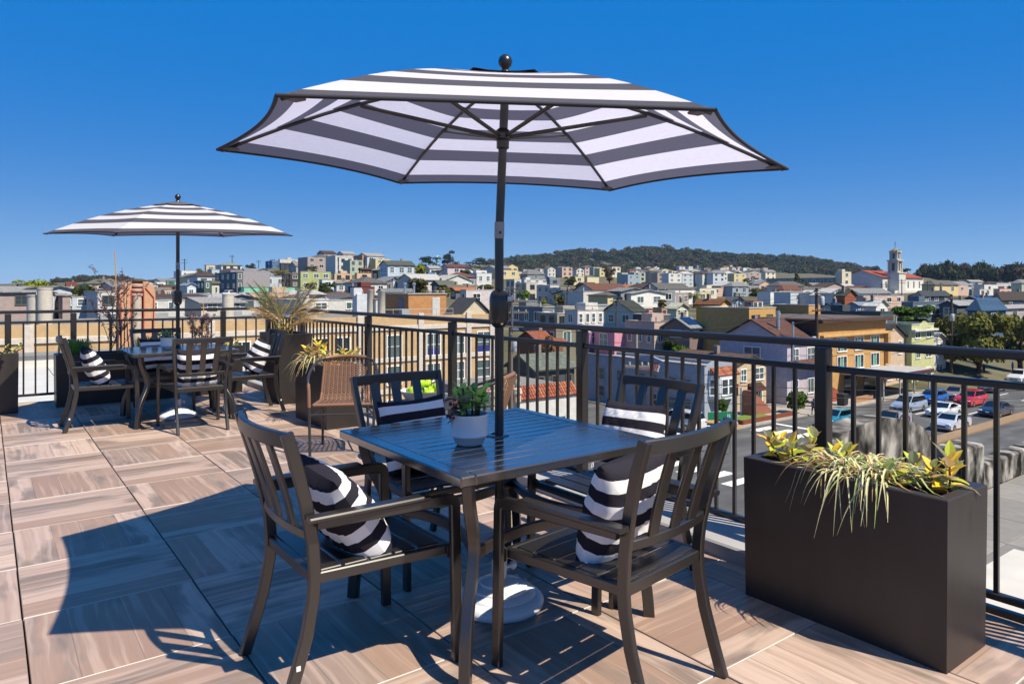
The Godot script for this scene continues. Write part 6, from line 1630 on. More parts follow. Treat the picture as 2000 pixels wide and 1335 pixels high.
var TREES := [
	[6.4,-0.39,-182.3,3.91,10.43,"yg",0.15,"broad yellow-green tree on the far left","round"],
	[10.2,-0.08,-198.2,3.47,7.17,"ol",0.15,"dull olive tree behind the broad yellow-green one, far left","round"],
	[7.2,-0.82,-150.6,2.26,3.08,"mr",0.10,"low maroon-brown bushy tree above the white shed-roofed house","round"],
	[11.4,-1.02,-118.7,2.81,3.10,"dg",0.20,"round dark green tree behind the tall twiggy shrub","round"],
	[72.1,5.70,-320.4,4.78,9.13,"ol",0.10,"spreading dark tree below the hilltop houses, right of the far umbrella's pole","round"],
	[77.6,5.39,-328.8,3.59,6.74,"dg",0.10,"dark bushy tree under the pale blue hilltop house","round"],
	[127.0,12.92,-429.1,4.57,7.30,"dg",0.15,"dome-shaped dark tree on the left skyline","round"],
	[116.6,7.94,-349.6,3.04,10.14,"ol",0.10,"olive tree in the gap right of the lilac wall","round"],
	[146.9,13.07,-370.7,6.42,6.70,"dk",0.15,"dark pointed conifer on the left hilltop","cone"],
	[125.8,9.73,-330.3,3.20,7.39,"dg",0.10,"dark tree under the broad grey hilltop roof","round"],
	[167.0,13.52,-374.4,4.64,9.86,"dg",0.10,"dark tree on the hilltop right of the conifer","round"],
	[70.3,1.35,-184.6,1.93,3.30,"ol",0.10,"russet-green shrub tree against the lime green house","round"],
	[58.7,-0.82,-143.3,3.48,5.22,"dg",0.12,"large dark green tree left of the red-brown cube house","round"],
	[57.5,-1.33,-134.3,2.47,2.88,"ol",0.10,"low olive shrub under the white cottage","round"],
	[51.0,-1.10,-124.1,0.75,2.07,"yg",0.10,"flat yellow-green bush behind the roof pipes","round"],
	[216.5,13.81,-374.9,7.79,17.45,"dk",0.10,"wide dark round tree left of the water tower's foot","round"],
	[318.1,20.48,-511.2,14.35,20.00,"dk",0.10,"tall dark tree clump right of the water tower","round"],
	[392.3,19.61,-580.6,13.70,39.57,"dk",0.10,"dark tree clump left of the umbrella pole on the skyline","round"],
	[147.9,7.00,-263.9,5.87,4.78,"yg",0.15,"olive yellow tree right of the pale blue house with the red bay","round"],
	[74.8,0.03,-133.9,3.74,5.07,"bg",0.12,"brown-green bushy tree behind the orange penthouse","round"],
	[67.4,0.03,-111.9,1.79,3.20,"ol",0.10,"low olive bush behind the orange penthouse","round"],
	[136.0,5.15,-210.4,3.26,4.71,"dg",0.15,"leaning dark tree left of the white two-storey house","round"],
	[102.3,1.09,-148.2,1.83,4.70,"ol",0.10,"olive bush behind the crank housing","round"],
	[244.3,3.85,-248.2,8.25,8.00,"ru",0.20,"round russet tree standing above the houses, centre right","round"],
	[191.8,2.61,-218.7,4.20,6.72,"dg",0.12,"dark spreading tree beside the cream box houses","round"],
	[446.0,18.60,-540.6,7.61,6.09,"yg",0.30,"tall pale palm-like tree before the wood","round"],
	[131.6,-1.45,-170.1,2.80,3.43,"gr",0.05,"bright green bush below the stepped row","round"],
	[104.3,-2.36,-121.8,2.43,3.01,"ol",0.10,"dark olive tree below the stepped row","round"],
	[94.9,-1.69,-116.4,1.09,1.74,"yg",0.05,"yellow-green bush below the stepped row","round"],
	[114.9,-2.78,-101.4,2.17,2.61,"bg",0.10,"brown-green bush below the wide grey-pink house","round"],
	[373.9,4.47,-257.6,5.61,9.35,"dg",0.10,"dark tree in the dense houses left of the school","round"],
	[218.5,-1.19,-148.9,3.08,5.07,"ol",0.08,"yellow-olive bush left of the grey school","round"],
	[241.5,-0.36,-146.8,8.73,9.49,"cf",0.04,"big dense conifer in front of the grey school","cone"],
	[219.7,-1.68,-110.7,1.91,2.87,"dg",0.05,"small dark bush below the church tower","round"],
	[242.8,-1.65,-105.9,2.00,4.33,"ol",0.05,"dark bush at the foot of the church wall","round"],
	[331.8,-1.04,-126.9,4.57,13.04,"ol",0.05,"wide flat-topped olive tree right of the church","flat"],
	[448.1,9.45,-202.3,6.23,9.35,"dk",0.10,"dark flat cypress behind the church's roof","flat"],
	[118.1,-4.66,-51.6,3.57,6.82,"mg",0.10,"round fresh green tree behind the yellow-green house","round"],
	[188.7,-3.43,-65.1,2.27,6.70,"ol",0.10,"flat-topped dark tree among the roofs at the right","flat"],
	[116.1,-12.23,-41.9,10.15,11.20,"st",0.28,"big spreading street tree with a rust trunk, right","round"],
	[122.2,-9.53,-48.6,6.09,4.87,"st",0.20,"dense street tree behind the transformer pole, right","round"],
	[129.1,-12.92,-40.9,10.60,7.97,"st",0.30,"street tree at the right edge beside the crossing","round"],
	[68.7,-7.10,-57.3,1.77,2.14,"gr",0.05,"green bush below the pinkish house's outside stair","round"],
	[69.2,-6.91,-59.4,1.93,1.93,"dg",0.05,"dark shrub beside the pinkish house's stair","round"],
	[55.2,-10.13,-41.2,1.20,1.24,"mg",0.15,"clipped round green bush at the bay-windowed corner house","round"],
	[68.1,-11.09,-41.5,1.77,2.14,"gr",0.03,"bushy green hedge below the lavender house","round"],
	[49.6,-6.22,-60.3,2.54,2.83,"bare",0.20,"brown leafless tree behind the utility pole","round"],
]
var CARS := [
	[65.6,-35.9,"hatch","2f7f96",1,"teal blue hatchback at the kerb behind the railing post"],
	[69.4,-32.4,"sedan","23262b",1,"black sedan waiting at the lights, nearest the kerb"],
	[79.4,-35.3,"van","8f9bab",1,"silver-blue minivan behind the black sedan"],
	[87.3,-36.2,"hatch","1f5fb5",1,"bright blue hatchback in the traffic"],
	[93.2,-36.0,"sedan","8a7d72",1,"taupe sedan in the traffic, kerb side"],
	[89.2,-33.0,"suv","c4191f",1,"bright red estate car in the traffic"],
	[79.4,-31.8,"coupe","dfe2e6",1,"white sloping-back car in the traffic"],
	[72.6,-28.5,"sedan","bcc2cc",1,"silver sedan nearest the median strip"],
	[84.0,-28.7,"sedan","1e2740",1,"navy sedan in the median lane behind the silver one"],
	[103.6,-35.8,"sedan","5f646b",1,"dark grey sedan further up the road"],
	[117.7,-37.3,"suv","e4e5e6",1,"white car at the right edge near the crossing"],
	[51.9,-43.5,"van","d9dadc",0,"white van beside the green street sign"],
	[140.8,-47.3,"van","aab2bd",2,"pale van parked beyond the big street tree"],
]
var LOT := [
	[40.9,-1.52,-175.3,"e4e4e4","small white parked car in the lot under the left hill"],
	[40.2,-1.08,-179.6,"9aa0a8","grey parked car near the red stop disc"],
	[39.7,-1.68,-163.7,"3f6a9a","dark blue parked car in the lot under the left hill"],
	[40.0,-1.69,-157.3,"7fa0c4","pale blue parked car in the lot under the left hill"],
	[43.1,-1.40,-164.9,"e2e2e2","white parked car right of the pale blue one"],
	[48.5,-0.43,-182.1,"dedede","white pickup on the slope beside the roof pipe"],
	[43.9,-1.69,-154.4,"a83a3a","red car at the far end of the lot, left of the palm"],
	[34.3,-1.69,-161.5,"b9c9a4","pale green car in the lot beside the far umbrella's pole"],
	[33.0,-1.48,-162.5,"a9b4c2","blue-grey car left of the far umbrella's pole"],
	[32.1,-1.29,-165.6,"c9ced6","light grey car left of the far umbrella's pole, under the cottage"],
]
var PEOPLE := [
	[53.8,-39.2,"23262e","2a2c33","pedestrian in dark clothes standing at the kerb corner",0],
	[53.7,-39.9,"8f9cab","3a3f4a","pedestrian in a light grey top beside the one in dark clothes",1],
	[68.3,-39.7,"1f2c44","22252c","person in navy striding along the pavement behind the railing post",1],
	[128.3,-41.6,"2a7fc4","23303f","person in a bright blue jacket under the right-hand tree",0],
	[35.1,-37.4,"5a9a4a","d9d5cc","person in a green top on the pavement under the near table's edge",0],
	[120.3,-42.7,"2b2b2e","2b2b2e","dark-clothed person by the rust tree trunk",1],
]

# ---------------------------------------------------------------- the city itself
func ledge(root: Node3D, called: String, lo: Vector3, hi: Vector3, m: Material) -> MeshInstance3D:
	var b := MB.new(); b.bbox((lo + hi) * 0.5, hi - lo, 0.03)
	return obj(called, b.mesh(m), root)

func build_school() -> void:
	# long ochre building across the cross street, with cream bands, pilasters and roof stacks
	var t := thing("ochre_building", "long ochre yellow three storey building with cream bands and roof pipes behind the railings", "building", Vector3(0, -11.65, -62))
	var ochre := wall("d2b183"); var cream := wall("dcd3c8", 0.4); var roofm := wall("8f8c86", 0.2)
	var top := 10.45
	var b := MB.new(); b.span(Vector3(-30, 0, -24), Vector3(43.6, top - 0.5, 0)); b.span(Vector3(-30, top - 0.5, -0.35), Vector3(43.6, top, 0)); b.span(Vector3(43.2, top - 0.5, -24), Vector3(43.6, top, -0.35)); obj("wall", b.mesh(ochre), t)
	var r := MB.new(); r.span(Vector3(-30, top - 0.5, -24), Vector3(43.2, top - 0.42, -0.35)); var ro := obj("roof", r.mesh(roofm), t)
	for y: float in [top - 1.15, top - 4.25, top - 7.3]:
		ledge(t, "band", Vector3(-30, y - 0.22, 0), Vector3(43.75, y + 0.22, 0.14), cream)
	for x: float in [-5.0, 2.5, 15.0, 20.8, 28.3, 34.8, 40.5, 43.45]:
		ledge(t, "pilaster", Vector3(x - 0.3, 0, 0), Vector3(x + 0.3, top + (0.25 if x > 28 else 0.0), 0.22), cream)
	for x: float in [17.5, 22.0, 24.5, 26.6, 31.9, 36.3, 39.2, 42.4]:
		var w := 1.5 if x > 31 else 1.3
		for y: float in [top - 2.95, top - 5.75, top - 9.0]:
			obj("window", window_mesh(w, 2.1 if y > top - 4 else 1.7, "dfe2e4", 1, 1), t, Transform3D(Basis(), Vector3(x, y, 0.01)))
	for x: float in [36.3, 42.4]:
		var bl := MB.new(); bl.box(Vector3(x, top - 3.65, 0.035), Vector3(1.3, 0.6, 0.02)); obj("blue_panel", bl.mesh(mat("panel_blue", hexc("2a2f7c"), 0.4)), t)
	# pediment over the right end
	var pd := MB.new(); pd.prism([Vector2(39.9, top), Vector2(43.4, top), Vector2(41.6, top + 1.6)], -3.5, -0.36); obj("gablet", pd.mesh(wall("d8cbb0")), ro)
	var pe := MB.new(); slab_roof(pe, Vector3(43.7, top - 0.1, -3.6), Vector3(41.6, top + 1.66, -3.6), Vector3(0, 0, 3.5), 0.1); slab_roof(pe, Vector3(39.6, top - 0.1, -3.6), Vector3(41.6, top + 1.66, -3.6), Vector3(0, 0, 3.5), 0.1); obj("gablet_roof", pe.mesh(wall("4a4c50")), ro)
	# penthouse with a white door
	var px := wall("c98f58"); var pk := MB.new(); pk.span(Vector3(35.3, top - 0.45, -9.5), Vector3(39.9, top + 2.05, -3.4)); var ph := obj("penthouse", pk.mesh(px), ro)
	ledge(ph, "penthouse_cap", Vector3(35.2, top + 2.05, -9.6), Vector3(40.0, top + 2.2, -3.3), wall("a8a29a"))
	var dr := MB.new(); dr.bbox(Vector3(38.6, top + 0.75, -3.37), Vector3(0.95, 2.0, 0.06), 0.02); dr.box(Vector3(38.6, top + 1.15, -3.335), Vector3(0.25, 0.25, 0.02)); obj("door", dr.mesh(wall("d5d4d0")), ph)
	var d2 := MB.new(); d2.bbox(Vector3(35.27, top + 0.7, -5.0), Vector3(0.06, 2.0, 0.9), 0.02); obj("door", d2.mesh(wall("7f93ad")), ph)
	# tall cream stacks on the roof: px measured along the roof
	for q in [[3.1, -3.0, 0.62, 2.2], [3.6, -2.2, 0.5, 2.7], [16.9, -2.0, 0.48, 2.2], [24.0, -3.2, 0.55, 2.6], [32.2, -6.0, 0.36, 2.6], [33.0, -5.0, 0.4, 2.5], [40.1, -7.5, 0.34, 2.5], [41.0, -7.5, 0.38, 2.5], [41.6, -7.2, 0.38, 2.5]]:
		var s := MB.new(); s.lathe([Vector2(q[2], top - 0.5), Vector2(q[2], top + q[3] - 0.12), Vector2(q[2] * 1.06, top + q[3] - 0.1), Vector2(q[2] * 1.06, top + q[3]), Vector2(q[2] * 0.8, top + q[3]), Vector2(q[2] * 0.8, top + q[3] - 0.6), Vector2(0.0, top + q[3] - 0.6)], 20, Vector3(q[0], 0, q[1]))
		obj("roof_stack", s.mesh(wall("d6cfc2", 0.6)), ro)
	var sh := MB.new(); sh.bbox(Vector3(30.3, top + 0.85, -4.4), Vector3(1.1, 2.6, 1.1), 0.02); sh.bbox(Vector3(30.0, top + 2.35, -4.6), Vector3(0.9, 0.8, 0.9), 0.02); obj("ventilation_shaft", sh.mesh(wall("d3dbe2")), ro)
	for q2 in [[12.0, -6.0, 1.6], [19.0, -8.0, 1.3], [8.0, -4.0, 1.2], [26.0, -7.0, 1.5], [34.4, -2.6, 0.9]]:
		var a := MB.new(); a.bbox(Vector3(q2[0], top + 0.1, q2[1]), Vector3(q2[2], 1.0, q2[2] * 0.8), 0.04); obj("air_unit", a.mesh(wall("a9adb0")), ro)
	var rl := MB.new()
	for k in 9: rl.tube([Vector3(31.5 + k * 1.0, top - 0.4, -1.4), Vector3(31.5 + k * 1.0, top + 0.6, -1.4)], 0.025, 6)
	rl.tube([Vector3(31.5, top + 0.6, -1.4), Vector3(39.5, top + 0.6, -1.4)], 0.03, 6); rl.tube([Vector3(31.5, top + 0.1, -1.4), Vector3(39.5, top + 0.1, -1.4)], 0.025, 6); obj("roof_railing", rl.mesh(wall("c4c8ca")), ro)
	var vt := MB.new()
	for x: float in [36.0, 37.1]: vt.lathe([Vector2(0.12, top + 2.2), Vector2(0.12, top + 3.1), Vector2(0.2, top + 3.12), Vector2(0.2, top + 3.3), Vector2(0.0, top + 3.36)], 10, Vector3(x, 0, -5.5))
	obj("metal_flue", vt.mesh(mat("galvanised", hexc("a9b2ba"), 0.35, 0.7)), ph)

func build_pylon(label: String, at: Vector3, w: float, h: float, full: bool) -> void:
	# rounded art deco pier in orange stucco with red trim and a half column
	var t := thing("deco_pier", label, "pier", at)
	var om := wall("dca880", 0.4); var red := mat("trim_red", hexc("a3342a"), 0.7); var cr := wall("cfc0ae", 0.5)
	var hw := w / 2
	for s: float in ([-1.0, 1.0] if full else [-1.0]):
		var p := []; var n := 6
		p.append(Vector2(s * w * 0.16, 0)); p.append(Vector2(s * hw, 0)); p.append(Vector2(s * hw, h - w * 0.34))
		for k in n + 1:
			var a := PI / 2 * k / n
			p.append(Vector2(s * (hw - w * 0.34 + w * 0.34 * cos(a)), h - w * 0.34 + w * 0.34 * sin(a)))
		p.append(Vector2(s * w * 0.16, h))
		var b := MB.new(); b.prism(p, -w * 0.42, w * 0.2); obj("pier_wing", b.mesh(om), t)
		if full:
			var tr := MB.new()
			tr.bar([Vector3(s * w * 0.17, 0.5, w * 0.215), Vector3(s * w * 0.17, h - 0.55, w * 0.215)], 0.06, 0.05)
			tr.bar([Vector3(s * hw * 0.9, 0.5, w * 0.215), Vector3(s * hw * 0.9, h - w * 0.5, w * 0.215), Vector3(s * w * 0.22, h - w * 0.2, w * 0.215)], 0.06, 0.05)
			obj("red_trim", tr.mesh(red), t)
	if full:
		var c := MB.new(); c.lathe([Vector2(w * 0.13, 0), Vector2(w * 0.13, h - 0.95), Vector2(0.0, h - 0.9)], 18, Vector3(0, 0, w * 0.12)); obj("half_column", c.mesh(cr), t)
		for k in 3:
			var r := MB.new(); r.lathe([Vector2(0.0, 0), Vector2(w * 0.19, 0.02), Vector2(w * 0.21, 0.12), Vector2(w * 0.19, 0.22), Vector2(0.0, 0.24)], 20, Vector3(0, h - 0.98 + 0.30 * k, w * 0.06)); obj("capital_ring", r.mesh(wall("d9a892", 0.5)), t)
		var bk := MB.new(); bk.span(Vector3(-w * 0.16, 0, -w * 0.4), Vector3(w * 0.16, h - 0.05, -w * 0.05)); obj("recess", bk.mesh(wall("9c8878")), t)
		var bg := MB.new(); bg.ball(Vector3(w * 0.03, h + 0.05, -0.1), Vector3(w * 0.26, 0.13, 0.24), 12, 8); obj("top_ledge", bg.mesh(wall("5d5a4c")), t)

func roof_tiles(root: Node3D, a: Vector3, b: Vector3, up: Vector3, n: int) -> void:
	# barrel tiles laid from eave to ridge side by side between a and b
	var L := a.distance_to(b) / n
	var m := [wall("b86a4c", 1.2), wall("ab5c42", 1.2), wall("c27c5c", 1.2)]
	var rng := RandomNumberGenerator.new(); rng.seed = int(a.x * 10)
	for k in n:
		var p := a.lerp(b, (k + 0.5) / n)
		var t := MB.new(); t.tube([p, p + up * 0.52], L * 0.5, 8, [1.0, 0.85]); t.tube([p + up * 0.48 + Vector3(0, 0.03, 0), p + up], L * 0.5, 8, [1.0, 0.85])
		obj("roof_tile", t.mesh(m[rng.randi() % 3]), root)

func build_row() -> void:
	# --- blue-grey corner house with a bay window and red tile hoods
	var t := thing("corner_house", "blue-grey corner house with red tile hoods and a bay window at the crossing", "house", Vector3(57.5, -11.65, -45))
	var bl := wall("a5b0c0"); var wh := wall("d3dae2"); var h := 5.4
	var b := MB.new(); b.span(Vector3(0, 0, -17), Vector3(5.0, h - 0.4, 0)); b.span(Vector3(0, h - 0.4, -17), Vector3(0.25, h, 0)); b.span(Vector3(0.25, h - 0.4, -0.25), Vector3(5, h, 0)); b.span(Vector3(4.75, h - 0.4, -17), Vector3(5, h, -0.25))
	b.prism([Vector2(5.2, h), Vector2(9.6, h), Vector2(7.4, h + 0.6)], 0, 0.25, Transform3D(Basis(Vector3(0, 0, -1), Vector3.UP, Vector3(1, 0, 0)), Vector3.ZERO))
	b.prism([Vector2(0.3, h), Vector2(4.7, h), Vector2(2.6, h + 0.75)], -0.25, 0)
	var wl := obj("wall", b.mesh(bl), t)
	var r := MB.new(); r.span(Vector3(0.25, h - 0.5, -17), Vector3(4.75, h - 0.35, -0.25)); obj("roof", r.mesh(wall("b5afa5", 0.2)), t)
	ledge(t, "parapet_cap", Vector3(-0.08, h, -5.2), Vector3(0.3, h + 0.1, 0.08), wall("7f8288"))
	ledge(t, "parapet_cap", Vector3(-0.08, h, -17), Vector3(0.3, h + 0.1, -9.6), wall("7f8288"))
	roof_tiles(wl, Vector3(-0.35, h - 1.0, -9.1), Vector3(-0.35, h - 1.0, -5.8), Vector3(0.42, 0.8, 0), 12)
	var sill := MB.new(); sill.prism([Vector2(0, h - 1.05), Vector2(-0.45, h - 1.05), Vector2(0, h - 0.2)], 5.7, 9.2, Transform3D(Basis(Vector3(1, 0, 0), Vector3.UP, Vector3(0, 0, -1)), Vector3.ZERO)); obj("hood", sill.mesh(wh), t)
	for u in [[2.2, 1.0], [4.0, 1.0], [6.7, 0.9], [8.4, 0.9], [11.5, 1.2], [14.8, 1.2]]:
		obj("window", window_mesh(u[1], 1.2, "8c949e", 0, 1), t, Transform3D(WEST, Vector3(-0.01, h - 2.1, -u[0])))
		obj("window", window_mesh(u[1], 1.1, "8c949e", 0, 1), t, Transform3D(WEST, Vector3(-0.01, 1.3, -u[0])))
	# bay
	var by := MB.new(); by.prism([Vector2(0.5, 0), Vector2(4.6, 0), Vector2(3.8, 0.9), Vector2(1.3, 0.9)], 0, 2.4, Transform3D(Basis(Vector3(1, 0, 0), Vector3(0, 0, 1), Vector3(0, 1, 0)), Vector3(0, 2.0, 0)))
	var bay := obj("bay", by.mesh(wh), t)
	for q in [[2.0, 0.905], [3.1, 0.905]]: obj("bay_window", window_mesh(0.9, 1.5, "e4e6e8", 0, 1), bay, Transform3D(Basis(), Vector3(q[0], 3.25, q[1])))
	obj("bay_window", window_mesh(0.7, 1.5, "e4e6e8", 0, 1), bay, Transform3D(Basis(Vector3.UP, -0.84), Vector3(0.88, 3.25, 0.46)))
	roof_tiles(bay, Vector3(0.6, 4.4, 0.95), Vector3(4.5, 4.4, 0.95), Vector3(0, 0.75, -0.8), 14)
	# stair with pale cheek
	var st := MB.new(); st.prism([Vector2(0, 0), Vector2(4.2, 0), Vector2(0, 2.9)], -1.4, -1.15, Transform3D(Basis(), Vector3(5.1, 0, 1.9))); obj("stair_cheek", st.mesh(wall("d9dcdc")), t)
	for k in 11:
		var sp := MB.new(); sp.span(Vector3(5.1 + 0.36 * k, 0, 0.85), Vector3(5.46 + 0.36 * k, 2.7 - 0.245 * k, 1.9)); obj("step", sp.mesh(wall("a86a58")), t)
	var lw := MB.new(); lw.span(Vector3(0.6, 0.1, 1.2), Vector3(6.8, 0.2, 4.0)); obj("lawn", lw.mesh(wall("6f8a34", 1.0)), t)
	var lf := MB.new(); lf.span(Vector3(0.5, 0.0, 4.0), Vector3(9.5, 0.55, 4.15)); lf.span(Vector3(0.4, 0.0, 1.2), Vector3(0.55, 0.55, 4.15)); obj("garden_wall", lf.mesh(wall("8a4a34")), t)
	# --- cream house with a dark entry hood
	var c := house([63.9, -46.0, 5.6, 9.0, -11.65, -6.7, "d2ba94", "gz", "6d5646", 0.9, 1, 2, "cream house with a dark entry hood beside the bay-windowed corner house", "house", ""])
	var hd := MB.new(); hd.prism([Vector2(0, 0), Vector2(0.9, -0.1), Vector2(0, 0.7)], -1.2, 1.2, Transform3D(Basis(Vector3(0, 0, 1), Vector3.UP, Vector3(1, 0, 0)), Vector3(0.6, 2.2, 4.5))); obj("entry_hood", hd.mesh(wall("4c3530")), c)
	# --- lavender house with a big brown roof
	var lv := house([72.0, -45.0, 6.2, 9.1, -11.65, -4.55, "c9c0cc", "gx", "6b4a42", 2.5, 1, 2, "lavender house with large brown roof and silver flue, left of the ochre corner building", "house", ""])
	var sk := MB.new(); slab_roof(sk, Vector3(-3.4, 4.35, 5.7), Vector3(-3.4, 4.95, 4.55), Vector3(6.6, 0, 0), 0.1); obj("skirt_roof", sk.mesh(shingle("6b4a42")), lv)
	var fl := MB.new(); fl.tube([Vector3(-1.2, 7.6, 2.2), Vector3(-1.2, 10.6, 2.2)], 0.22, 12); fl.tube([Vector3(-2.2, 5.0, 4.7), Vector3(-2.2, 9.4, 4.7)], 0.13, 10); obj("silver_flue", fl.mesh(mat("galvanised", hexc("a9b2ba"), 0.35, 0.7)), lv)
	var rs := MB.new(); rs.prism([Vector2(0, 0), Vector2(4.2, 0), Vector2(4.2, 1.2), Vector2(0, 3.4)], 0, 0.2, Transform3D(Basis(), Vector3(0.2, 0, 6.2))); obj("red_stair_wall", rs.mesh(wall("a8553f")), lv)
	# --- ochre three storey corner building
	var o := thing("ochre_corner_building", "ochre three storey building with dark brown eaves and rows of green-tinted windows", "building", Vector3(78.5, -11.65, -45))
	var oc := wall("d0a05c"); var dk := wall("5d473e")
	var ob := MB.new(); ob.span(Vector3(0, 0, -13), Vector3(16.2, 9.1, 0)); obj("wall", ob.mesh(oc), o)
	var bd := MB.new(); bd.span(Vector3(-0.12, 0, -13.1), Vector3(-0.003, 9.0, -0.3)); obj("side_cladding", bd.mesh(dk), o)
	ledge(o, "eaves", Vector3(-0.5, 9.1, -13.4), Vector3(16.7, 9.5, 0.8), dk)
	ledge(o, "roof", Vector3(0.2, 9.5, -12.8), Vector3(16.0, 9.58, 0.2), wall("6c5f58"))
	ledge(o, "lintel_band", Vector3(0.3, 7.35, 0), Vector3(16.6, 7.65, 0.5), wall("d9aa66"))
	ledge(o, "end_pier", Vector3(15.9, 3.4, 0), Vector3(16.6, 7.35, 0.5), oc)
	for x: float in [2.0, 5.2, 9.3, 13.3]:
		for y: float in [6.35, 4.1]:
			obj("window", window_mesh(2.1 if x > 3 else 1.6, 1.55, "dde0de", 2, 0), o, Transform3D(Basis(), Vector3(x, y, 0.01)))
			var gb := MB.new(); gb.box(Vector3(x, y - 0.05, 0.03), Vector3(0.72, 1.3, 0.012)); obj("green_blind", gb.mesh(mat("blind_green", hexc("4f8a72"), 0.25)), o)
	var cn := MB.new(); cn.bbox(Vector3(11.2, 2.95, 2.6), Vector3(13.0, 0.35, 5.2), 0.04); obj("canopy_roof", cn.mesh(wall("b9b4b4", 0.2)), o)
	ledge(o, "canopy_fascia", Vector3(4.6, 2.6, 5.2), Vector3(17.8, 3.1, 5.3), wall("5c3a3c"))
	for q in [[7.2, 3.0], [12.2, 3.4]]:
		var gd := MB.new(); gd.box(Vector3(q[0], 1.25, 0.03), Vector3(q[1], 2.5, 0.06)); obj("shopfront", gd.mesh(glass_mat(0)), o)
	for x: float in [5.4, 9.4, 13.2, 17.2]:
		var cl := MB.new(); cl.tube([Vector3(x, 0, 4.9), Vector3(x, 2.78, 4.9)], 0.09, 8); obj("canopy_post", cl.mesh(wall("c8cacb")), o)
	var sg := MB.new(); sg.bbox(Vector3(15.6, 1.3, 3.9), Vector3(1.5, 0.9, 0.08), 0.02, Basis(Vector3.UP, 0.2)); obj("yellow_banner", sg.mesh(wall("cfc14a")), o)
	var lw2 := MB.new(); lw2.span(Vector3(1.0, 0, 3.6), Vector3(5.0, 0.75, 3.9)); obj("low_wall", lw2.mesh(wall("b98a63")), o)
	# --- the rest of the row
	house([94.9, -45.4, 6.0, 10.0, -11.65, -4.9, "dbbfa2", "gz", "4f4a48", 2.1, 0, 2, "cream gable fronted house with twin windows right of the ochre building", "house", ""])
	var yg := house([101.2, -44.6, 6.8, 11.0, -11.65, -3.4, "cdd092", "flat", "8c8f80", 0, 0, 2, "yellow-green house with a white peaked cornice", "house", ""])
	ledge(yg, "cornice", Vector3(-3.6, 7.3, 5.5), Vector3(3.6, 7.6, 6.1), wall("dcdcd6"))
	var pk := MB.new(); pk.prism([Vector2(-2.3, 7.55), Vector2(1.9, 7.55), Vector2(-0.2, 8.7), ], 5.55, 5.95); obj("pediment", pk.mesh(wall("d2d59c")), yg)
	house([108.3, -45.0, 4.6, 9.0, -11.65, -5.9, "dcdad8", "gz", "c9c7c4", 1.0, 0, 1, "narrow white house with a low gable right of the yellow-green one", "house", ""])
	# --- white building with a red tiled mansard, across the cross street
	var w := thing("tiled_building", "white low building with a red barrel-tiled mansard behind the near table's pole", "building", Vector3(30.0, -11.65, -43))
	var wb := MB.new(); wb.span(Vector3(0, 0, -9), Vector3(8.6, 4.6, 0)); obj("wall", wb.mesh(wall("dcdcda")), w)
	var wr := MB.new(); wr.span(Vector3(0.3, 4.6, -8.7), Vector3(8.3, 5.3, -0.7)); var mr := obj("roof", wr.mesh(wall("8d8b88", 0.2)), w)
	roof_tiles(mr, Vector3(0.0, 4.55, 0.15), Vector3(8.7, 4.55, 0.15), Vector3(0, 0.95, -0.85), 34)
	for k in 3:
		var ur := MB.new(); ur.lathe([Vector2(0.3, 4.5), Vector2(0.3, 5.1), Vector2(0.4, 5.15), Vector2(0.36, 5.5), Vector2(0.16, 5.6), Vector2(0.26, 5.9), Vector2(0.16, 6.2), Vector2(0.1, 6.3), Vector2(0.16, 6.5), Vector2(0.0, 6.7)], 12, Vector3([0.1, 1.3, 2.4][k], 0, 0.2)); obj("finial_urn", ur.mesh(wall("d6cbb4")), w)
	for x: float in [3.6, 6.4]: obj("window", window_mesh(1.8, 1.3, "8d9aa0", 1, 0), w, Transform3D(Basis(), Vector3(x, 2.2, 0.01)))
	# --- our own neighbour: paved flat roof with a weathered parapet
	var n := thing("neighbour_building", "neighbouring flat roof of grey pavers with a stained concrete parapet below the railing", "building", Vector3(0, 0, 0))
	var nb := MB.new(); nb.span(Vector3(3.45, -11.6, -6.6), Vector3(30, -3.05, 8)); obj("wall", nb.mesh(wall("9a9690")), n)
	var pv := MB.new(); pv.bbox(Vector3.ZERO, Vector3(1.49, 0.06, 1.49), 0.01); var pm := [pv.mesh(wall("8f8c88", 0.5)), pv.mesh(wall("9a9691", 0.45)), pv.mesh(wall("878583", 0.5))]
	var rng := RandomNumberGenerator.new(); rng.seed = 9
	for i in 17:
		for j in 8: obj("paver", pm[rng.randi() % 3], n, Transform3D(Basis(), Vector3(4.3 + 1.5 * i, -3.03, -5.4 + 1.5 * j)))
	var stain := mat("stained_concrete", Color(1, 1, 1), 0.95, 0.0, 0.2)
	stain.albedo_texture = noise_tex(41, 0.018, hexc("1d1c1b"), hexc("a5a19a"), 256, 6, FastNoiseLite.TYPE_SIMPLEX_SMOOTH, Vector2(1.3, 0.75), 1.9); stain.uv1_triplanar = true; stain.uv1_scale = Vector3.ONE * 0.35
	var pw := MB.new(); pw.bbox(Vector3(23.3, -2.76, -6.4), Vector3(12, 0.6, 0.4), 0.04); obj("parapet", pw.mesh(stain), n)
	var pp := MB.new(); pp.bbox(Vector3(16.75, -2.5, -6.4), Vector3(1.0, 1.1, 0.6), 0.05); obj("parapet_pier", pp.mesh(stain), n)
	var poly := [Vector2(10.6, -3.1), Vector2(15.2, -3.1)]
	for k in 17:
		var u := k / 16.0
		poly.append(Vector2(lerpf(15.2, 10.6, u), -1.75 + 0.75 * sqrt(sin(PI * u))))
	var cp := MB.new(); cp.prism(poly, -6.75, -6.3); obj("curved_pediment", cp.mesh(stain), n)

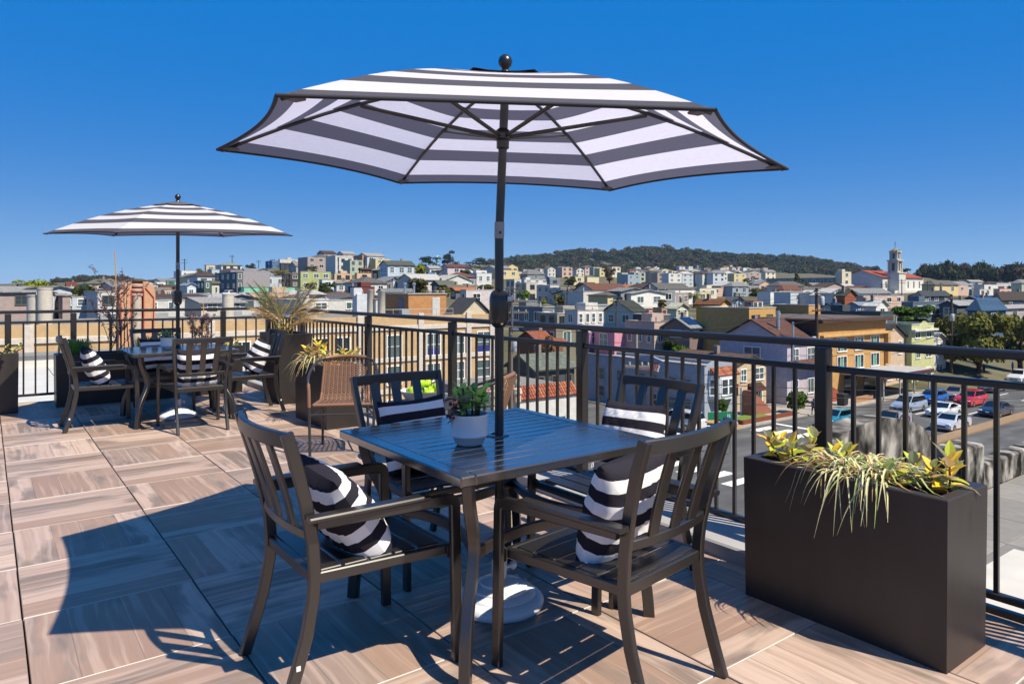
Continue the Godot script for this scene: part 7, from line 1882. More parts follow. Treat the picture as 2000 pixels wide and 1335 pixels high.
func build_church() -> void:
	var t := thing("church", "white church with an orange tiled roof and a tall ornate bell tower on the right", "church", Vector3(336, -1.5, -161))
	t.scale.y = 0.62
	var wm := wall("e2e0da", 0.1); var rm := shingle("b5573a")
	# nave: gable on the shaded west face, long sunlit south wall
	var b := MB.new(); b.span(Vector3(0, -8, -20), Vector3(42, 14.2, 0)); b.prism([Vector2(0, 14.2), Vector2(20, 14.2), Vector2(10, 19.5)], 0, 42, Transform3D(Basis(Vector3(0, 0, -1), Vector3.UP, Vector3(1, 0, 0)), Vector3.ZERO)); obj("nave_wall", b.mesh(wm), t)
	var r := MB.new(); slab_roof(r, Vector3(-0.3, 13.9, 0.6), Vector3(-0.3, 19.6, -10), Vector3(42, 0, 0), 0.25); slab_roof(r, Vector3(-0.3, 13.9, -20.6), Vector3(-0.3, 19.6, -10), Vector3(42, 0, 0), 0.25); obj("roof", r.mesh(rm), t)
	var ai := MB.new(); ai.span(Vector3(2, -8, 0), Vector3(50, 4.2, 4.5)); ai.span(Vector3(42, -8, -14), Vector3(52, 4.6, 0)); obj("aisle", ai.mesh(wm), t)
	var po := MB.new(); po.span(Vector3(-6, -8, -14.5), Vector3(0, 4.5, -5.5)); po.span(Vector3(-3, -8, -18), Vector3(0, 2.2, 1)); var pc := obj("porch", po.mesh(wm), t)
	var pr := MB.new(); slab_roof(pr, Vector3(-6.4, 4.4, -4.9), Vector3(-6.4, 6.8, -10), Vector3(6.4, 0, 0), 0.2); slab_roof(pr, Vector3(-6.4, 4.4, -15.1), Vector3(-6.4, 6.8, -10), Vector3(6.4, 0, 0), 0.2); obj("porch_roof", pr.mesh(rm), pc)
	for x: float in [19.5, 25.5, 31.5, 37.5]: obj("window", window_mesh(1.1, 5.0, "a9a69e", 1, 3), t, Transform3D(Basis(), Vector3(x, 8.8, 0.02)))
	obj("window", window_mesh(1.1, 4.5, "a9a69e", 0, 3), t, Transform3D(Basis(), Vector3(3.2, 8.6, 0.02)))
	# tower
	var tw := MB.new(); var c := Vector3(9.2, 0, 1.4)
	tw.span(c + Vector3(-3.3, -8, -3.3), c + Vector3(3.3, 17.0, 3.3)); var to := obj("tower", tw.mesh(wm), t)
	var tr := wall("d8d2c6", 0.3)
	ledge(to, "tower_cornice", c + Vector3(-3.6, 17.0, -3.6), c + Vector3(3.6, 17.7, 3.6), tr)
	for s in [[2.6, 17.7, 26.6], [2.0, 27.5, 33.4]]:
		var w: float = s[0]; var y0: float = s[1]; var y1: float = s[2]
		var st := MB.new(); st.span(c + Vector3(-w * 0.72, y0, -w * 0.72), c + Vector3(w * 0.72, y1, w * 0.72))
		for sx: float in [-1.0, 1.0]:
			for sz: float in [-1.0, 1.0]: st.lathe([Vector2(w * 0.2, y0), Vector2(w * 0.17, y0 + 0.6), Vector2(w * 0.17, y1 - 0.6), Vector2(w * 0.22, y1)], 10, c + Vector3(sx * w * 0.78, 0, sz * w * 0.78))
		var so := obj("belfry_stage", st.mesh(tr), to)
		var op := MB.new(); op.box(c + Vector3(0, (y0 + y1) / 2, w * 0.73), Vector3(w * 0.5, (y1 - y0) * 0.66, 0.1)); op.box(c + Vector3(-w * 0.73, (y0 + y1) / 2, 0), Vector3(0.1, (y1 - y0) * 0.66, w * 0.5)); obj("belfry_opening", op.mesh(mat("dark_opening", hexc("4c4640"), 0.9)), so)
		ledge(so, "stage_cornice", c + Vector3(-w * 1.05, y1, -w * 1.05), c + Vector3(w * 1.05, y1 + 0.8, w * 1.05), tr)
	var cr := MB.new()
	for k in 8:
		var a := TAU * k / 8.0
		cr.bbox(c + Vector3(cos(a) * 1.9, 34.6, sin(a) * 1.9), Vector3(0.5, 1.1, 0.5), 0.05)
	cr.lathe([Vector2(1.7, 34.0), Vector2(1.6, 34.8), Vector2(1.0, 35.6), Vector2(0.4, 36.2), Vector2(0.15, 37.2), Vector2(0.0, 37.4)], 14, c); obj("crown", cr.mesh(wall("9c9468", 0.5)), to)
	var cs := MB.new(); cs.tube([c + Vector3(0, 37, 0), c + Vector3(0, 41.5, 0)], 0.12, 6); cs.box(c + Vector3(0, 40.3, 0), Vector3(1.2, 0.16, 0.16)); obj("cross", cs.mesh(mat("iron", hexc("4a4a4a"), 0.6)), to)

func build_forest() -> void:
	# far wood on the ridge, one mass of crowns
	var variants := ["2b351c", "44482a", "4d4230", "37432a"]
	var rng := RandomNumberGenerator.new(); rng.seed = 50
	for v in 4:
		var mm := MultiMesh.new(); mm.transform_format = MultiMesh.TRANSFORM_3D
		mm.mesh = crown_mesh("round", v + 20, 420, variants[v], 0.13)
		var xf := []
		for k in 560:
			var px := rng.randf_range(940, 1720); var d := lerpf(1010, 1460, sqrt(rng.randf()))
			var t := (px - 1000.0) / 1380.0
			var x := d * (0.5976 + 0.8018 * t); var z := d * (-0.8018 + 0.5976 * t)
			var s := rng.randf_range(6.5, 13.0)
			xf.append([x, z, s])
		for k in 330:
			var px2 := rng.randf_range(1800, 2600); var d2 := rng.randf_range(560, 800)
			var t2 := (px2 - 1000.0) / 1380.0
			xf.append([d2 * (0.5976 + 0.8018 * t2), d2 * (-0.8018 + 0.5976 * t2), rng.randf_range(5.5, 9.5), rng.randf_range(1.6, 2.3)])
		for k in 60:
			var px3 := rng.randf_range(100, 260); var d3 := rng.randf_range(840, 940); var t3 := (px3 - 1000.0) / 1380.0
			xf.append([d3 * (0.5976 + 0.8018 * t3), d3 * (-0.8018 + 0.5976 * t3), rng.randf_range(3.0, 5.5)])
		mm.instance_count = xf.size()
		for k in xf.size():
			var q: Array = xf[k]
			var s: float = q[2]; var hh: float = s * (q[3] if q.size() > 3 else rng.randf_range(0.8, 1.5))
			mm.set_instance_transform(k, Transform3D(Basis(Vector3.UP, rng.randf() * TAU) * Basis.from_scale(Vector3(s, hh, s)), Vector3(q[0], ground_y(q[0], q[1]) - 0.5, q[1])))
		var o := MultiMeshInstance3D.new(); o.multimesh = mm; o.name = numbered("forest"); add_child(o, true)
		o.set_meta("kind", "stuff"); o.set_meta("label", ["deep green crowns of the far wood along the ridge", "olive crowns of the far wood along the ridge", "brownish crowns of the far wood along the ridge", "mid green crowns of the far wood along the ridge"][v]); o.set_meta("category", "forest")

func build_city() -> void:
	build_ground()
	build_streets()
	build_school()
	build_row()
	for r in HOUSES: house(r)
	var labels := []; var total := {}; var nth := {}
	for r in FAR:
		var k: String = r[7]
		var lb := "%s %s-roofed house %s" % [FAR_WALL_NAME[r[6]], k, FAR_WHERE[r[10]]]
		if k != "flat": lb = "%s house with %s %s roof %s" % [FAR_WALL_NAME[r[6]], FAR_ROOF_NAME[r[8]], "hip" if k == "hip" else "gable", FAR_WHERE[r[10]]]
		labels.append(lb); total[lb] = int(total.get(lb, 0)) + 1
	for i in FAR.size():
		var r: Array = FAR[i]; var lb: String = labels[i]
		if total[lb] > 1:
			var k: int = nth.get(lb, 0); nth[lb] = k + 1
			lb = ["leftmost", "second leftmost", "third leftmost", "fourth leftmost", "fifth leftmost", "sixth leftmost"][mini(k, 5)] + " " + lb
		house([r[0], r[1], r[2], r[3], r[4], r[5], FAR_WALL[r[6]], r[7], FAR_ROOF[r[8]], 1.6 if Vector2(r[0], r[1]).length() > 170.0 else 0.7, 0, r[9], lb, "house", "small houses " + FAR_WHERE[r[10]]], true)
	build_church()
	build_pylon("orange rounded art deco pier with red trim and a pale half column", Vector3(7.7, -11.65, -50.4), 2.05, 13.55, true)
	build_pylon("plain tan rounded pier behind the left end of the far railing", Vector3(-1.55, -11.65, -39.9), 1.5, 11.9, false)
	# water tower on the skyline
	var wt := thing("water_tower", "pale blue water tower on the skyline between the dark trees", "water tower", Vector3(461.5, 30.0, -778.5))
	var tk := MB.new(); tk.lathe([Vector2(0.0, 8.0), Vector2(2.6, 8.2), Vector2(2.9, 9.5), Vector2(2.9, 13.4), Vector2(1.6, 14.9), Vector2(0.0, 15.3)], 18); obj("tank", tk.mesh(wall("9cc4dd", 0.2)), wt)
	var lg := MB.new(); lg.lathe([Vector2(1.9, -14.0), Vector2(1.7, 8.2)], 14); obj("stem", lg.mesh(wall("8bb4cf", 0.2)), wt)
	for k in TREES.size(): tree(TREES[k], k)
	date_palm("date palm with a full head of fronds among the houses, centre right", Vector3(170 * (0.5976 + 0.8018 * 0.2587), -4.0, 170 * (-0.8018 + 0.5976 * 0.2587)), 7.0, 5.2)
	build_forest()
	# solar panels lie on roofs: their own things
	for c in CARS:
		var dir: int = c[4]
		car(c[5], Vector3(c[0], -11.645 if c[1] > -40 and c[1] < -15 else -11.52, c[1]), PI if dir == 1 else PI / 2 if dir == 0 else 0.0, c[2], c[3], "cars on the street")
	for c in LOT: car(c[4], Vector3(c[0], c[1], c[2]), 0.9, "sedan" if hash(c[4]) % 2 else "suv", c[3], "cars parked in the far lot")
	for p in PEOPLE: person(p[4], Vector3(p[0], -11.52, p[1]), 2.4 if p[5] else 0.6, p[2], p[3], p[5] == 1)
	# poles, cables, lights and signs
	utility_pole("weathered wooden utility pole with tangled crossarms right of the crank handle", Vector3(30.0, -11.65, -37.4 - 3.0), 12.6, 0.17, [[12.2, 0.5, 2.4], [11.4, 0.5, 2.4], [10.4, 0.5, 1.8]], [[8.6, 0.3, 0.1]], "7d7166")
	utility_pole("pale slim wooden pole with a short crossarm behind the chair by the railing", Vector3(24.6, -11.65, -23.2), 11.2, 0.10, [[9.4, 0.9, 1.3]], [], "a39a90")
	utility_pole("dark wooden utility pole with a transformer in front of the ochre building", Vector3(73.9, -11.65, -42.6), 13.2, 0.2, [[12.6, 0.0, 1.6], [10.7, 0.0, 2.6]], [[11.3, 0.65, 0.25]], "4f4038")
	utility_pole("dark wooden utility pole with a grey transformer before the big street trees", Vector3(110.5, -11.65, -43.3), 12.4, 0.2, [[11.8, 0.2, 2.4], [6.6, 0.2, 3.0]], [[8.6, -0.5, 0.3]], "54483f")
	var mid := [[1108, 560, 640, 120, "slim dark pole among the white houses right of the crank handle"], [1204, 585, 640, 118, "slim pole left of the green roofed house"], [1282, 566, 620, 150, "dark slim pole before the slate peaked house"], [1444, 572, 620, 118, "dark pole between the twin blue gables and the palm"], [1762, 545, 600, 190, "pole with crossarms in front of the church nave"], [1812, 548, 600, 210, "pole with crossarms right of the church"], [1838, 552, 600, 230, "second pole right of the church, slightly further"], [1722, 553, 600, 200, "pole left of the church tower"], [1905, 530, 565, 420, "tall pale mast before the right-hand wood"], [668, 542, 600, 200, "slim pole before the peach houses on the left hill"], [1000, 560, 640, 100, "slim pole beside the crank housing"]]
	for q in mid:
		var t := (float(q[0]) - 1000.0) / 1380.0; var d: float = q[3]
		var yb: float = 1.35 - (float(q[2]) - 566.0) / 1380.0 * d; var yt: float = 1.35 - (float(q[1]) - 566.0) / 1380.0 * d
		utility_pole(q[4], Vector3(d * (0.5976 + 0.8018 * t), yb, d * (-0.8018 + 0.5976 * t)), yt - yb, 0.13, [[(yt - yb) * 0.95, 0.5, 2.2], [(yt - yb) * 0.86, 0.5, 1.6]], [], "5c5148")
	for k in 4:
		var y: float = [1.25, 0.9, -0.8, -1.6][k]
		cable("thin black cable between the dark transformer poles, %s" % ["topmost", "second from the top", "third from the top", "lowest"][k], Vector3(73.9, y, -42.5 + 0.2 * k), Vector3(110.5, y - 0.8, -43.2 + 0.2 * k), 0.9, 0.022)
		cable("thin black cable from the tangled pole to the dark transformer pole, %s" % ["topmost", "second", "third", "lowest"][k], Vector3(30.0, y - 0.6, -40.3 + 0.2 * k), Vector3(73.9, y, -42.5 + 0.2 * k), 1.1, 0.02)
		cable("thin black cable running right from the second transformer pole, %s" % ["topmost", "second", "third", "lowest"][k], Vector3(110.5, y - 0.8, -43.2 + 0.2 * k), Vector3(152.0, y - 0.9, -43.4 + 0.2 * k), 1.0, 0.022)
	for k in 3:
		cable("low black cable crossing above the near lanes, %s" % ["upper", "middle", "lower"][k], Vector3(24.6, -2.9 - 0.45 * k, -23.2), Vector3(60.0, -5.2 - 0.5 * k, -14.2), 0.35, 0.018)
		cable("black cable from the pale slim pole over the crossing, %s" % ["upper", "middle", "lower"][k], Vector3(24.6, -3.2 - 0.5 * k, -23.2), Vector3(57.6, -5.6 - 0.6 * k, -46.0), 0.3, 0.016)
	traffic_light("traffic light showing red at the corner house's kerb", Vector3(57.0, -11.52, -40.9), 4.0, -PI / 2 + 0.5)
	traffic_light("traffic light showing red beside the black sedan, next to the no-left-turn sign", Vector3(60.4, -11.5, -27.0), 4.2, -PI / 2 + 0.3)
	# street lamp with a curved arm
	var sl := thing("street_lamp", "grey street lamp with a long curved arm before the row of houses", "street lamp", Vector3(71.5, -11.5, -40.9))
	var sp := MB.new(); sp.tube([Vector3.ZERO, Vector3(0, 6.6, 0), Vector3(-0.6, 7.4, 0.3), Vector3(-3.0, 8.0, 1.2)], 0.09, 8, [1.2, 0.9, 0.8, 0.6]); obj("mast", sp.mesh(mat("pole_grey", hexc("8b9094"), 0.5, 0.4)), sl)
	var lh := MB.new(); lh.bbox(Vector3(-3.4, 8.0, 1.35), Vector3(0.9, 0.16, 0.34), 0.06, Basis(Vector3.UP, 0.38)); obj("lamp_head", lh.mesh(mat("lamp_grey", hexc("9aa0a4"), 0.5)), sl)
	# no left turn sign
	var ns := thing("road_sign", "white square no-left-turn sign with a red ring", "road sign", Vector3(59.2, -11.5, -26.6), -PI / 2 + 0.55)
	var m1 := MB.new(); m1.tube([Vector3.ZERO, Vector3(0, 2.9, 0)], 0.045, 8); obj("sign_post", m1.mesh(mats["pole_grey"]), ns)
	var m2 := MB.new(); m2.bbox(Vector3(0, 2.45, 0.06), Vector3(0.95, 1.15, 0.03), 0.01); var pl := obj("sign_plate", m2.mesh(mat("sign_white", hexc("d9dadb"), 0.5)), ns)
	var rg := MB.new(); var red := mat("sign_red", hexc("b3202c"), 0.5); var rp := []
	for k in 25: rp.append(Vector3(cos(TAU * k / 24) * 0.33, 2.55 + sin(TAU * k / 24) * 0.33, 0.08))
	rg.bar(rp, 0.07, 0.012, Vector3(0, 0, 1)); rg.bar([Vector3(-0.23, 2.78, 0.084), Vector3(0.23, 2.32, 0.084)], 0.06, 0.012, Vector3(0, 0, 1)); obj("red_ring", rg.mesh(red), pl)
	var aw := MB.new(); aw.bar([Vector3(0.12, 2.36, 0.08), Vector3(0.12, 2.62, 0.08), Vector3(-0.08, 2.62, 0.08)], 0.06, 0.01, Vector3(0, 0, 1)); aw.prism([Vector2(-0.22, 2.62), Vector2(-0.06, 2.51), Vector2(-0.06, 2.73)], 0.075, 0.085); obj("turn_arrow", aw.mesh(mat("sign_black", hexc("1b1b1c"), 0.6)), pl)
	# green street name sign
	var gs := thing("street_sign", "green street name sign behind the pillow by the railing", "street sign", Vector3(46.4, -11.5, -34.8), -0.45)
	var g1 := MB.new(); g1.tube([Vector3(0.9, 0, -0.05), Vector3(0.9, 3.3, -0.05)], 0.05, 8); obj("sign_post", g1.mesh(mats["pole_grey"]), gs)
	var g2 := MB.new(); g2.bbox(Vector3(0, 2.95, 0), Vector3(2.1, 0.62, 0.04), 0.01); var gp := obj("sign_plate", g2.mesh(mat("sign_green", hexc("0d6b4a"), 0.5)), gs)
	var tx := TextMesh.new(); tx.text = "is"; tx.font_size = 40; tx.pixel_size = 0.011; tx.depth = 0.01
	var sf := SystemFont.new(); sf.font_names = PackedStringArray(["Droid Sans"]); tx.font = sf; tx.material = mats["sign_white"]
	obj("lettering", tx, gp, Transform3D(Basis(), Vector3(0.72, 2.95, 0.03)))
	# wheelie bins under the big tree
	for q in [["green wheelie bin beside the big street tree's trunk", "2f8a4a", 112.6], ["bright blue wheelie bin beside the rust trunk", "2680b0", 115.2], ["black bin between the green and the blue one", "232427", 113.9]]:
		var bn := thing("wheelie_bin", q[0], "bin", Vector3(q[2], -11.52, -45.6), 0, "wheelie bins")
		var bb := MB.new(); bb.prism([Vector2(-0.33, 0.06), Vector2(0.33, 0.06), Vector2(0.42, 1.15), Vector2(-0.42, 1.15)], -0.36, 0.36); obj("bin_body", bb.mesh(mat("bin" + q[1], hexc(q[1]), 0.5)), bn)
		var bl := MB.new(); bl.bbox(Vector3(0, 1.2, 0.02), Vector3(0.9, 0.1, 0.84), 0.03); obj("bin_lid", bl.mesh(mat("bin" + q[1], hexc(q[1]), 0.5)), bn)
	var bk := thing("wheelie_bin", "dark rubbish bin on the pavement before the red stair wall", "bin", Vector3(76.8, -11.52, -41.2), 0, "wheelie bins")
	var b3 := MB.new(); b3.prism([Vector2(-0.4, 0.06), Vector2(0.4, 0.06), Vector2(0.5, 1.2), Vector2(-0.5, 1.2)], -0.42, 0.42); b3.bbox(Vector3(0, 1.25, 0), Vector3(1.06, 0.1, 0.94), 0.03); obj("bin_body", b3.mesh(mat("bin232427", hexc("232427"), 0.5)), bk)
	# solar panel arrays on two roofs
	for h in HOUSES:
		if "solar panels" in h[12]:
			var w: float = h[2]; var d: float = h[3]; var hh: float = h[5]; var rise: float = minf(h[9], 0.26 * d)
			var sl2 := atan2(rise, d * 0.5)
			var arr := thing("solar_array", "dark blue solar panels on the roof of the %s" % ["grey-mauve gabled house" if "mauve" in h[12] else "pale house below the school" if "slope" in h[12] else "brown roofed house far right"][0], "solar panels", Vector3(h[0] + w * 0.5, hh + rise * 0.5 + 0.3, h[1] - d * 0.25), 0, "roof solar arrays")
			var sm := MB.new(); var pw := w * 0.15; var plh := d * 0.5 / cos(sl2) * 0.26
			sm.bbox(Vector3.ZERO, Vector3(pw * 0.94, 0.05, plh * 0.94), 0.01); var pme := sm.mesh(mat("solar_glass", hexc("1c2747"), 0.15, 0.0, 0.6))
			for i in 5:
				for j in 3: obj("solar_panel", pme, arr, Transform3D(Basis(Vector3.RIGHT, sl2), Vector3((i - 2) * pw, -sin(sl2) * (j - 1) * plh, cos(sl2) * (j - 1) * plh)))
	# far pylons and masts on the skyline
	for q in [[360, 505, 545, 330, "thin mast on the skyline right of the far umbrella's pole"], [453, 498, 515, 420, "thin mast above the white hilltop house"], [742, 497, 512, 520, "lattice-like utility mast on the skyline left of the pale blue house"], [728, 502, 512, 520, "small mast on the skyline left of the tallest one"], [505, 508, 527, 430, "hilltop mast left of the bright blue house"]]:
		var t := (float(q[0]) - 1000.0) / 1380.0; var d: float = q[3]
		var yb: float = 1.35 - (float(q[2]) - 566.0) / 1380.0 * d; var yt: float = 1.35 - (float(q[1]) - 566.0) / 1380.0 * d
		utility_pole(q[4], Vector3(d * (0.5976 + 0.8018 * t), yb, d * (-0.8018 + 0.5976 * t)), yt - yb, 0.22, [[(yt - yb) * 0.94, 0.6, 3.0], [(yt - yb) * 0.8, 0.6, 3.4]], [], "4a4640")

func _ready() -> void:
	# ------------------------------------------------ camera, sky, sun, exposure
	var cam := Camera3D.new(); cam.name = "camera"
	cam.position = Vector3(0, 1.35, 0)
	cam.rotation.y = deg_to_rad(-36.7)
	cam.projection = Camera3D.PROJECTION_FRUSTUM
	cam.near = 0.05; cam.far = 12000.0
	cam.size = 2.0 * 667.5 / 1380.0 * cam.near
	cam.frustum_offset = Vector2(0, -101.5 / 1380.0 * cam.near)
	add_child(cam); cam.current = true
	var env := Environment.new()
	env.tonemap_mode = Environment.TONE_MAPPER_LINEAR
	env.tonemap_exposure = 1.56
	env.background_mode = Environment.BG_SKY
	var sm := ProceduralSkyMaterial.new()
	sm.sky_top_color = Color(0.004 / 1.5, 0.19 / 1.5, 0.62 / 1.5).linear_to_srgb()
	sm.sky_horizon_color = Color(0.34 / 1.5, 0.56 / 1.5, 0.80 / 1.5).linear_to_srgb()
	sm.sky_curve = 0.057
	sm.ground_bottom_color = Color(0.35, 0.36, 0.38); sm.ground_horizon_color = Color(0.6, 0.72, 0.82)
	sm.sun_angle_max = 30.0; sm.sun_curve = 0.15
	env.sky = Sky.new(); env.sky.sky_material = sm
	env.sdfgi_enabled = true; env.ssao_enabled = true; env.ssil_enabled = true
	env.fog_enabled = true; env.fog_density = 0.00007; env.fog_light_color = Color(0.66, 0.78, 0.92)
	var we := WorldEnvironment.new(); we.name = "world"; we.environment = env; add_child(we)
	var sun := DirectionalLight3D.new(); sun.name = "sun"
	sun.light_energy = 1.6; sun.light_color = Color(1.0, 0.955, 0.87); sun.light_angular_distance = 0.5; sun.shadow_enabled = true
	add_child(sun)
	sun.look_at_from_position(Vector3.ZERO, Vector3(-0.237, -1.0, -0.708), Vector3.UP)

	# ------------------------------------------------ shared cloth and soil
	stucco = noise_tex(11, 0.03, Color(0.89, 0.89, 0.885), Color(1, 1, 1), 192, 5)
	var canvas := mat("stripe_canopy", Color(1, 1, 1), 0.85, 0.0, 0.2)
	canvas.albedo_texture = stripe_tex(hexc("666671"), hexc("efeef0"), [[0.21, true], [0.31, false], [0.405, true], [0.505, false], [0.60, true], [0.70, false], [0.795, true], [0.925, false], [1.0, true]])
	canvas.cull_mode = BaseMaterial3D.CULL_DISABLED
	canvas.backlight_enabled = true; canvas.backlight = Color(0.92, 0.92, 1.0)
	var pil := mat("stripe_pillow", Color(1, 1, 1), 0.92, 0.0, 0.2)
	var pb := []
	for k in 9: pb.append([(k + 1) / 9.0, k % 2 == 0])
	pil.albedo_texture = stripe_tex(hexc("2c2a33"), hexc("e6e5e8"), pb)
	pil.texture_repeat = true
	mat("soil", hexc("4a382c"), 0.95).albedo_texture = noise_tex(31, 0.12, Color(0.35, 0.33, 0.3), Color(1, 1, 1), 128)
	mats["soil"].uv1_triplanar = true; mats["soil"].uv1_scale = Vector3.ONE * 3.0
	var wv := mat("weave", hexc("836350"), 0.36)
	wv.cull_mode = BaseMaterial3D.CULL_DISABLED

	build_building()
	build_deck()
	build_railings()
	build_city()
	furnish()

func on_chair(at: Vector3, turn: float, y: float, z: float, lean: float, roll := 0.0, yaw := 0.0, x := 0.0) -> Transform3D:
	return Transform3D(Basis(Vector3.UP, turn), at) * Transform3D(Basis(Vector3.UP, yaw) * Basis(Vector3.RIGHT, -lean) * Basis(Vector3(0, 0, 1), roll), Vector3(x, y, z))

func furnish() -> void:
	# ------------------------------------------------ near table
	var t1 := Vector3(1.755, 0, -2.465)
	make_table("near square dark metal patio table with slatted top reflecting the sky", t1, "patio tables")
	var t2 := Vector3(1.633, 0, -8.12)
	dup(get_node("patio_table"), "far patio table, beneath the smaller-looking umbrella in front of the long planter", t2)
	make_umbrella("large open black and white striped umbrella through the near table", "striped umbrellas", t1 + Vector3(0.01, 0, 0.005), Vector3(0.012, 2.275, 0.028),
		[Vector3(0.796 - 1.765, 1.951, -3.183 + 2.46), Vector3(1.920 - 1.765, 1.969, -3.664 + 2.46), Vector3(2.899 - 1.765, 1.927, -2.932 + 2.46), Vector3(2.753 - 1.765, 1.868, -1.719 + 2.46), Vector3(1.629 - 1.765, 1.851, -1.238 + 2.46), Vector3(0.65 - 1.765, 1.892, -1.97 + 2.46)], 0.4, -0.75)
	var cs := []
	for k in 6:
		var a := deg_to_rad(126.7) + TAU * k / 6.0
		var d := Vector3(cos(a), 0, sin(a)) * 1.19
		cs.append(d + Vector3(0, 1.935 - 0.06 * d.dot(Vector3(-0.5976, 0, 0.8018)), 0))
	make_umbrella("striped black and white umbrella over the far table, open against the sky", "striped umbrellas", t2, Vector3(-0.004, 2.285, 0.02), cs, 0.35, 2.4)
	make_base("round white plastic umbrella weight under the near table", t1 + Vector3(0.01, 0, 0.005), "umbrella bases")
	dup(get_node("umbrella_base"), "round white umbrella weight under the far table", t2, 0.5)
	# ------------------------------------------------ chairs
	var g := "slat-back chairs around the two tables"
	var spots := [
		[Vector3(1.095, 0, -2.472), PI / 2 , "dark metal armchair nearest the open floor, striped pillow slipping down the seat"],
		[Vector3(1.80, 0, -1.83), PI + 0.14, "dark metal foreground armchair with its slatted back to the camera, beside the big planter"],
		[Vector3(1.80, 0, -3.12), 0.02, "metal armchair between the near table and the wicker chairs, back slats shining blue"],
		[Vector3(2.425, 0, -2.435), -PI / 2, "metal armchair between the near table and the street railing"],
		[Vector3(0.92, 0, -8.08), PI / 2, "metal armchair seen side-on at the far table, in front of the long planter"],
		[Vector3(1.655, 0, -7.44), PI, "metal armchair at the far table with its slatted back turned to the open floor"],
		[Vector3(2.345, 0, -8.06), -PI / 2, "metal armchair at the far table beside the tall corner planter"],
		[Vector3(1.60, 0, -8.82), 0.0, "metal armchair half hidden behind the far table and its flower pot"]]
	var c0: Node3D
	for k in spots.size():
		var s = spots[k]
		if k == 0: c0 = make_chair(s[2], s[0], s[1], g)
		else: dup(c0, s[2], s[0], s[1])
	var pg := "striped throw pillows on the chairs"
	var pls := [
		[0, 0.575, -0.075, 0.62, 0.10, 0.0, "striped pillow slumped in the chair nearest the open floor"],
		[1, 0.60, -0.07, 0.30, -0.07, 0.0, "plump striped pillow seen through the back slats of the foreground chair"],
		[2, 0.595, -0.12, 0.30, 0.02, 0.0, "striped pillow showing above the near table's edge, on the chair by the wicker set"],
		[3, 0.605, -0.11, 0.28, 0.05, 0.0, "striped pillow on the chair between near table and street railing"],
		[4, 0.60, -0.06, 0.42, 0.06, 0.0, "striped pillow on the side-on chair at the far table"],
		[5, 0.595, -0.10, 0.26, -0.02, 0.0, "striped pillow behind the slats of the far table's chair facing away"],
		[6, 0.61, -0.10, 0.40, -0.1, 0.0, "striped pillow on the chair beside the tall corner planter"],
		[7, 0.60, -0.12, 0.28, 0.0, 0.0, "striped pillow on the half hidden chair behind the far table"]]
	for k in pls.size():
		var q = pls[k]; var s2 = spots[q[0]]
		make_pillow(q[6], on_chair(s2[0], s2[1], q[1], q[2], q[3], q[4], q[5], -0.05 if k == 0 else 0.0), pg, 40 + k, 0.0 if k % 2 == 0 else 0.035)
	# ------------------------------------------------ pots on the tables
	var p1 := Vector3(1.56, 0.7315, -2.38)
	make_pot("small white plastic pot with a green sprig and red berries, on the near table", p1, "white pots on the tables")
	dup(get_node("flower_pot"), "small white plastic pot with leafy greens, on the far table", t2 + Vector3(-0.10, 0.7315, 0.05))
	var g1 := leafm("fresh_leaf", "8fc93a"); var g2 := leafm("mid_leaf", "5a9a2c"); var g3 := leafm("deep_leaf", "1d4a24")
	leafy_plant("potted_plant", "bright green bushy plant in the near table's white pot", p1 + Vector3(0.015, 0.10, 0), 5, 7, 0.13, 9, 0.075, 0.034, [g1, g1, g2], "", 0.08)
	var bp := thing("berry_sprig", "sprig of dark red berries with round leaves hanging over the near pot's rim", "plant", p1 + Vector3(-0.035, 0.115, 0.015))
	var rng := RandomNumberGenerator.new(); rng.seed = 12
	var bm := MB.new(); bm.ball(Vector3.ZERO, Vector3.ONE * 0.0065, 10, 8); var bme := bm.mesh(mat("berry", hexc("6b0f17"), 0.25))
	for k in 16:
		obj("berry", bme, bp, Transform3D(Basis(), Vector3(-0.045 + rng.randf_range(-0.022, 0.02), 0.03 + rng.randf_range(-0.035, 0.045), 0.0 + rng.randf_range(-0.02, 0.03))))
	var lf := leaf_mesh(0.085, 0.06, 0.7, g3)
	for k in 5:
		obj("leaf", lf, bp, Transform3D(Basis(Vector3.UP, -2.3 + k * 0.5) * Basis(Vector3.RIGHT, 0.25 - 0.25 * k), Vector3(0, 0.0 + 0.012 * k, 0)))
	leafy_plant("potted_plant", "dark green leafy plant in the far table's white pot", t2 + Vector3(-0.10, 0.83, 0.05), 6, 6, 0.09, 9, 0.06, 0.04, [g2, g2, g3], "", 0.09)
	# ------------------------------------------------ wicker set, bowl and apples
	make_wicker("brown wicker chair facing the camera, in front of the planter by the railing", Vector3(2.42, 0, -5.62), 0.52 - 1.0, "wicker bistro chairs")
	dup(get_node("wicker_chair"), "brown wicker chair turned away, half hidden behind the near table's plant", Vector3(2.72, 0, -4.10), PI + 0.75)
	var bt := thing("bistro_table", "small round bistro table between the wicker chairs", "table", Vector3(2.80, 0, -4.92))
	var tm := mat("wicker_frame", hexc("3b393b"), 0.35, 0.3)
	var b := MB.new(); b.lathe([Vector2(0.0, 0.43), Vector2(0.29, 0.43), Vector2(0.30, 0.44), Vector2(0.29, 0.45), Vector2(0.0, 0.45)], 36); obj("table_top", b.mesh(tm), bt)
	for k in 4:
		var a := TAU * k / 4.0 + 0.4
		var l := MB.new(); l.tube([Vector3(cos(a) * 0.27, 0, sin(a) * 0.27), Vector3(cos(a) * 0.2, 0.25, sin(a) * 0.2), Vector3(cos(a) * 0.24, 0.43, sin(a) * 0.24)], 0.01, 8); obj("table_leg", l.mesh(tm), bt)
	var bo := thing("fruit_bowl", "wide pale bowl heaped with green apples on the bistro table", "bowl", Vector3(2.78, 0.45, -4.94))
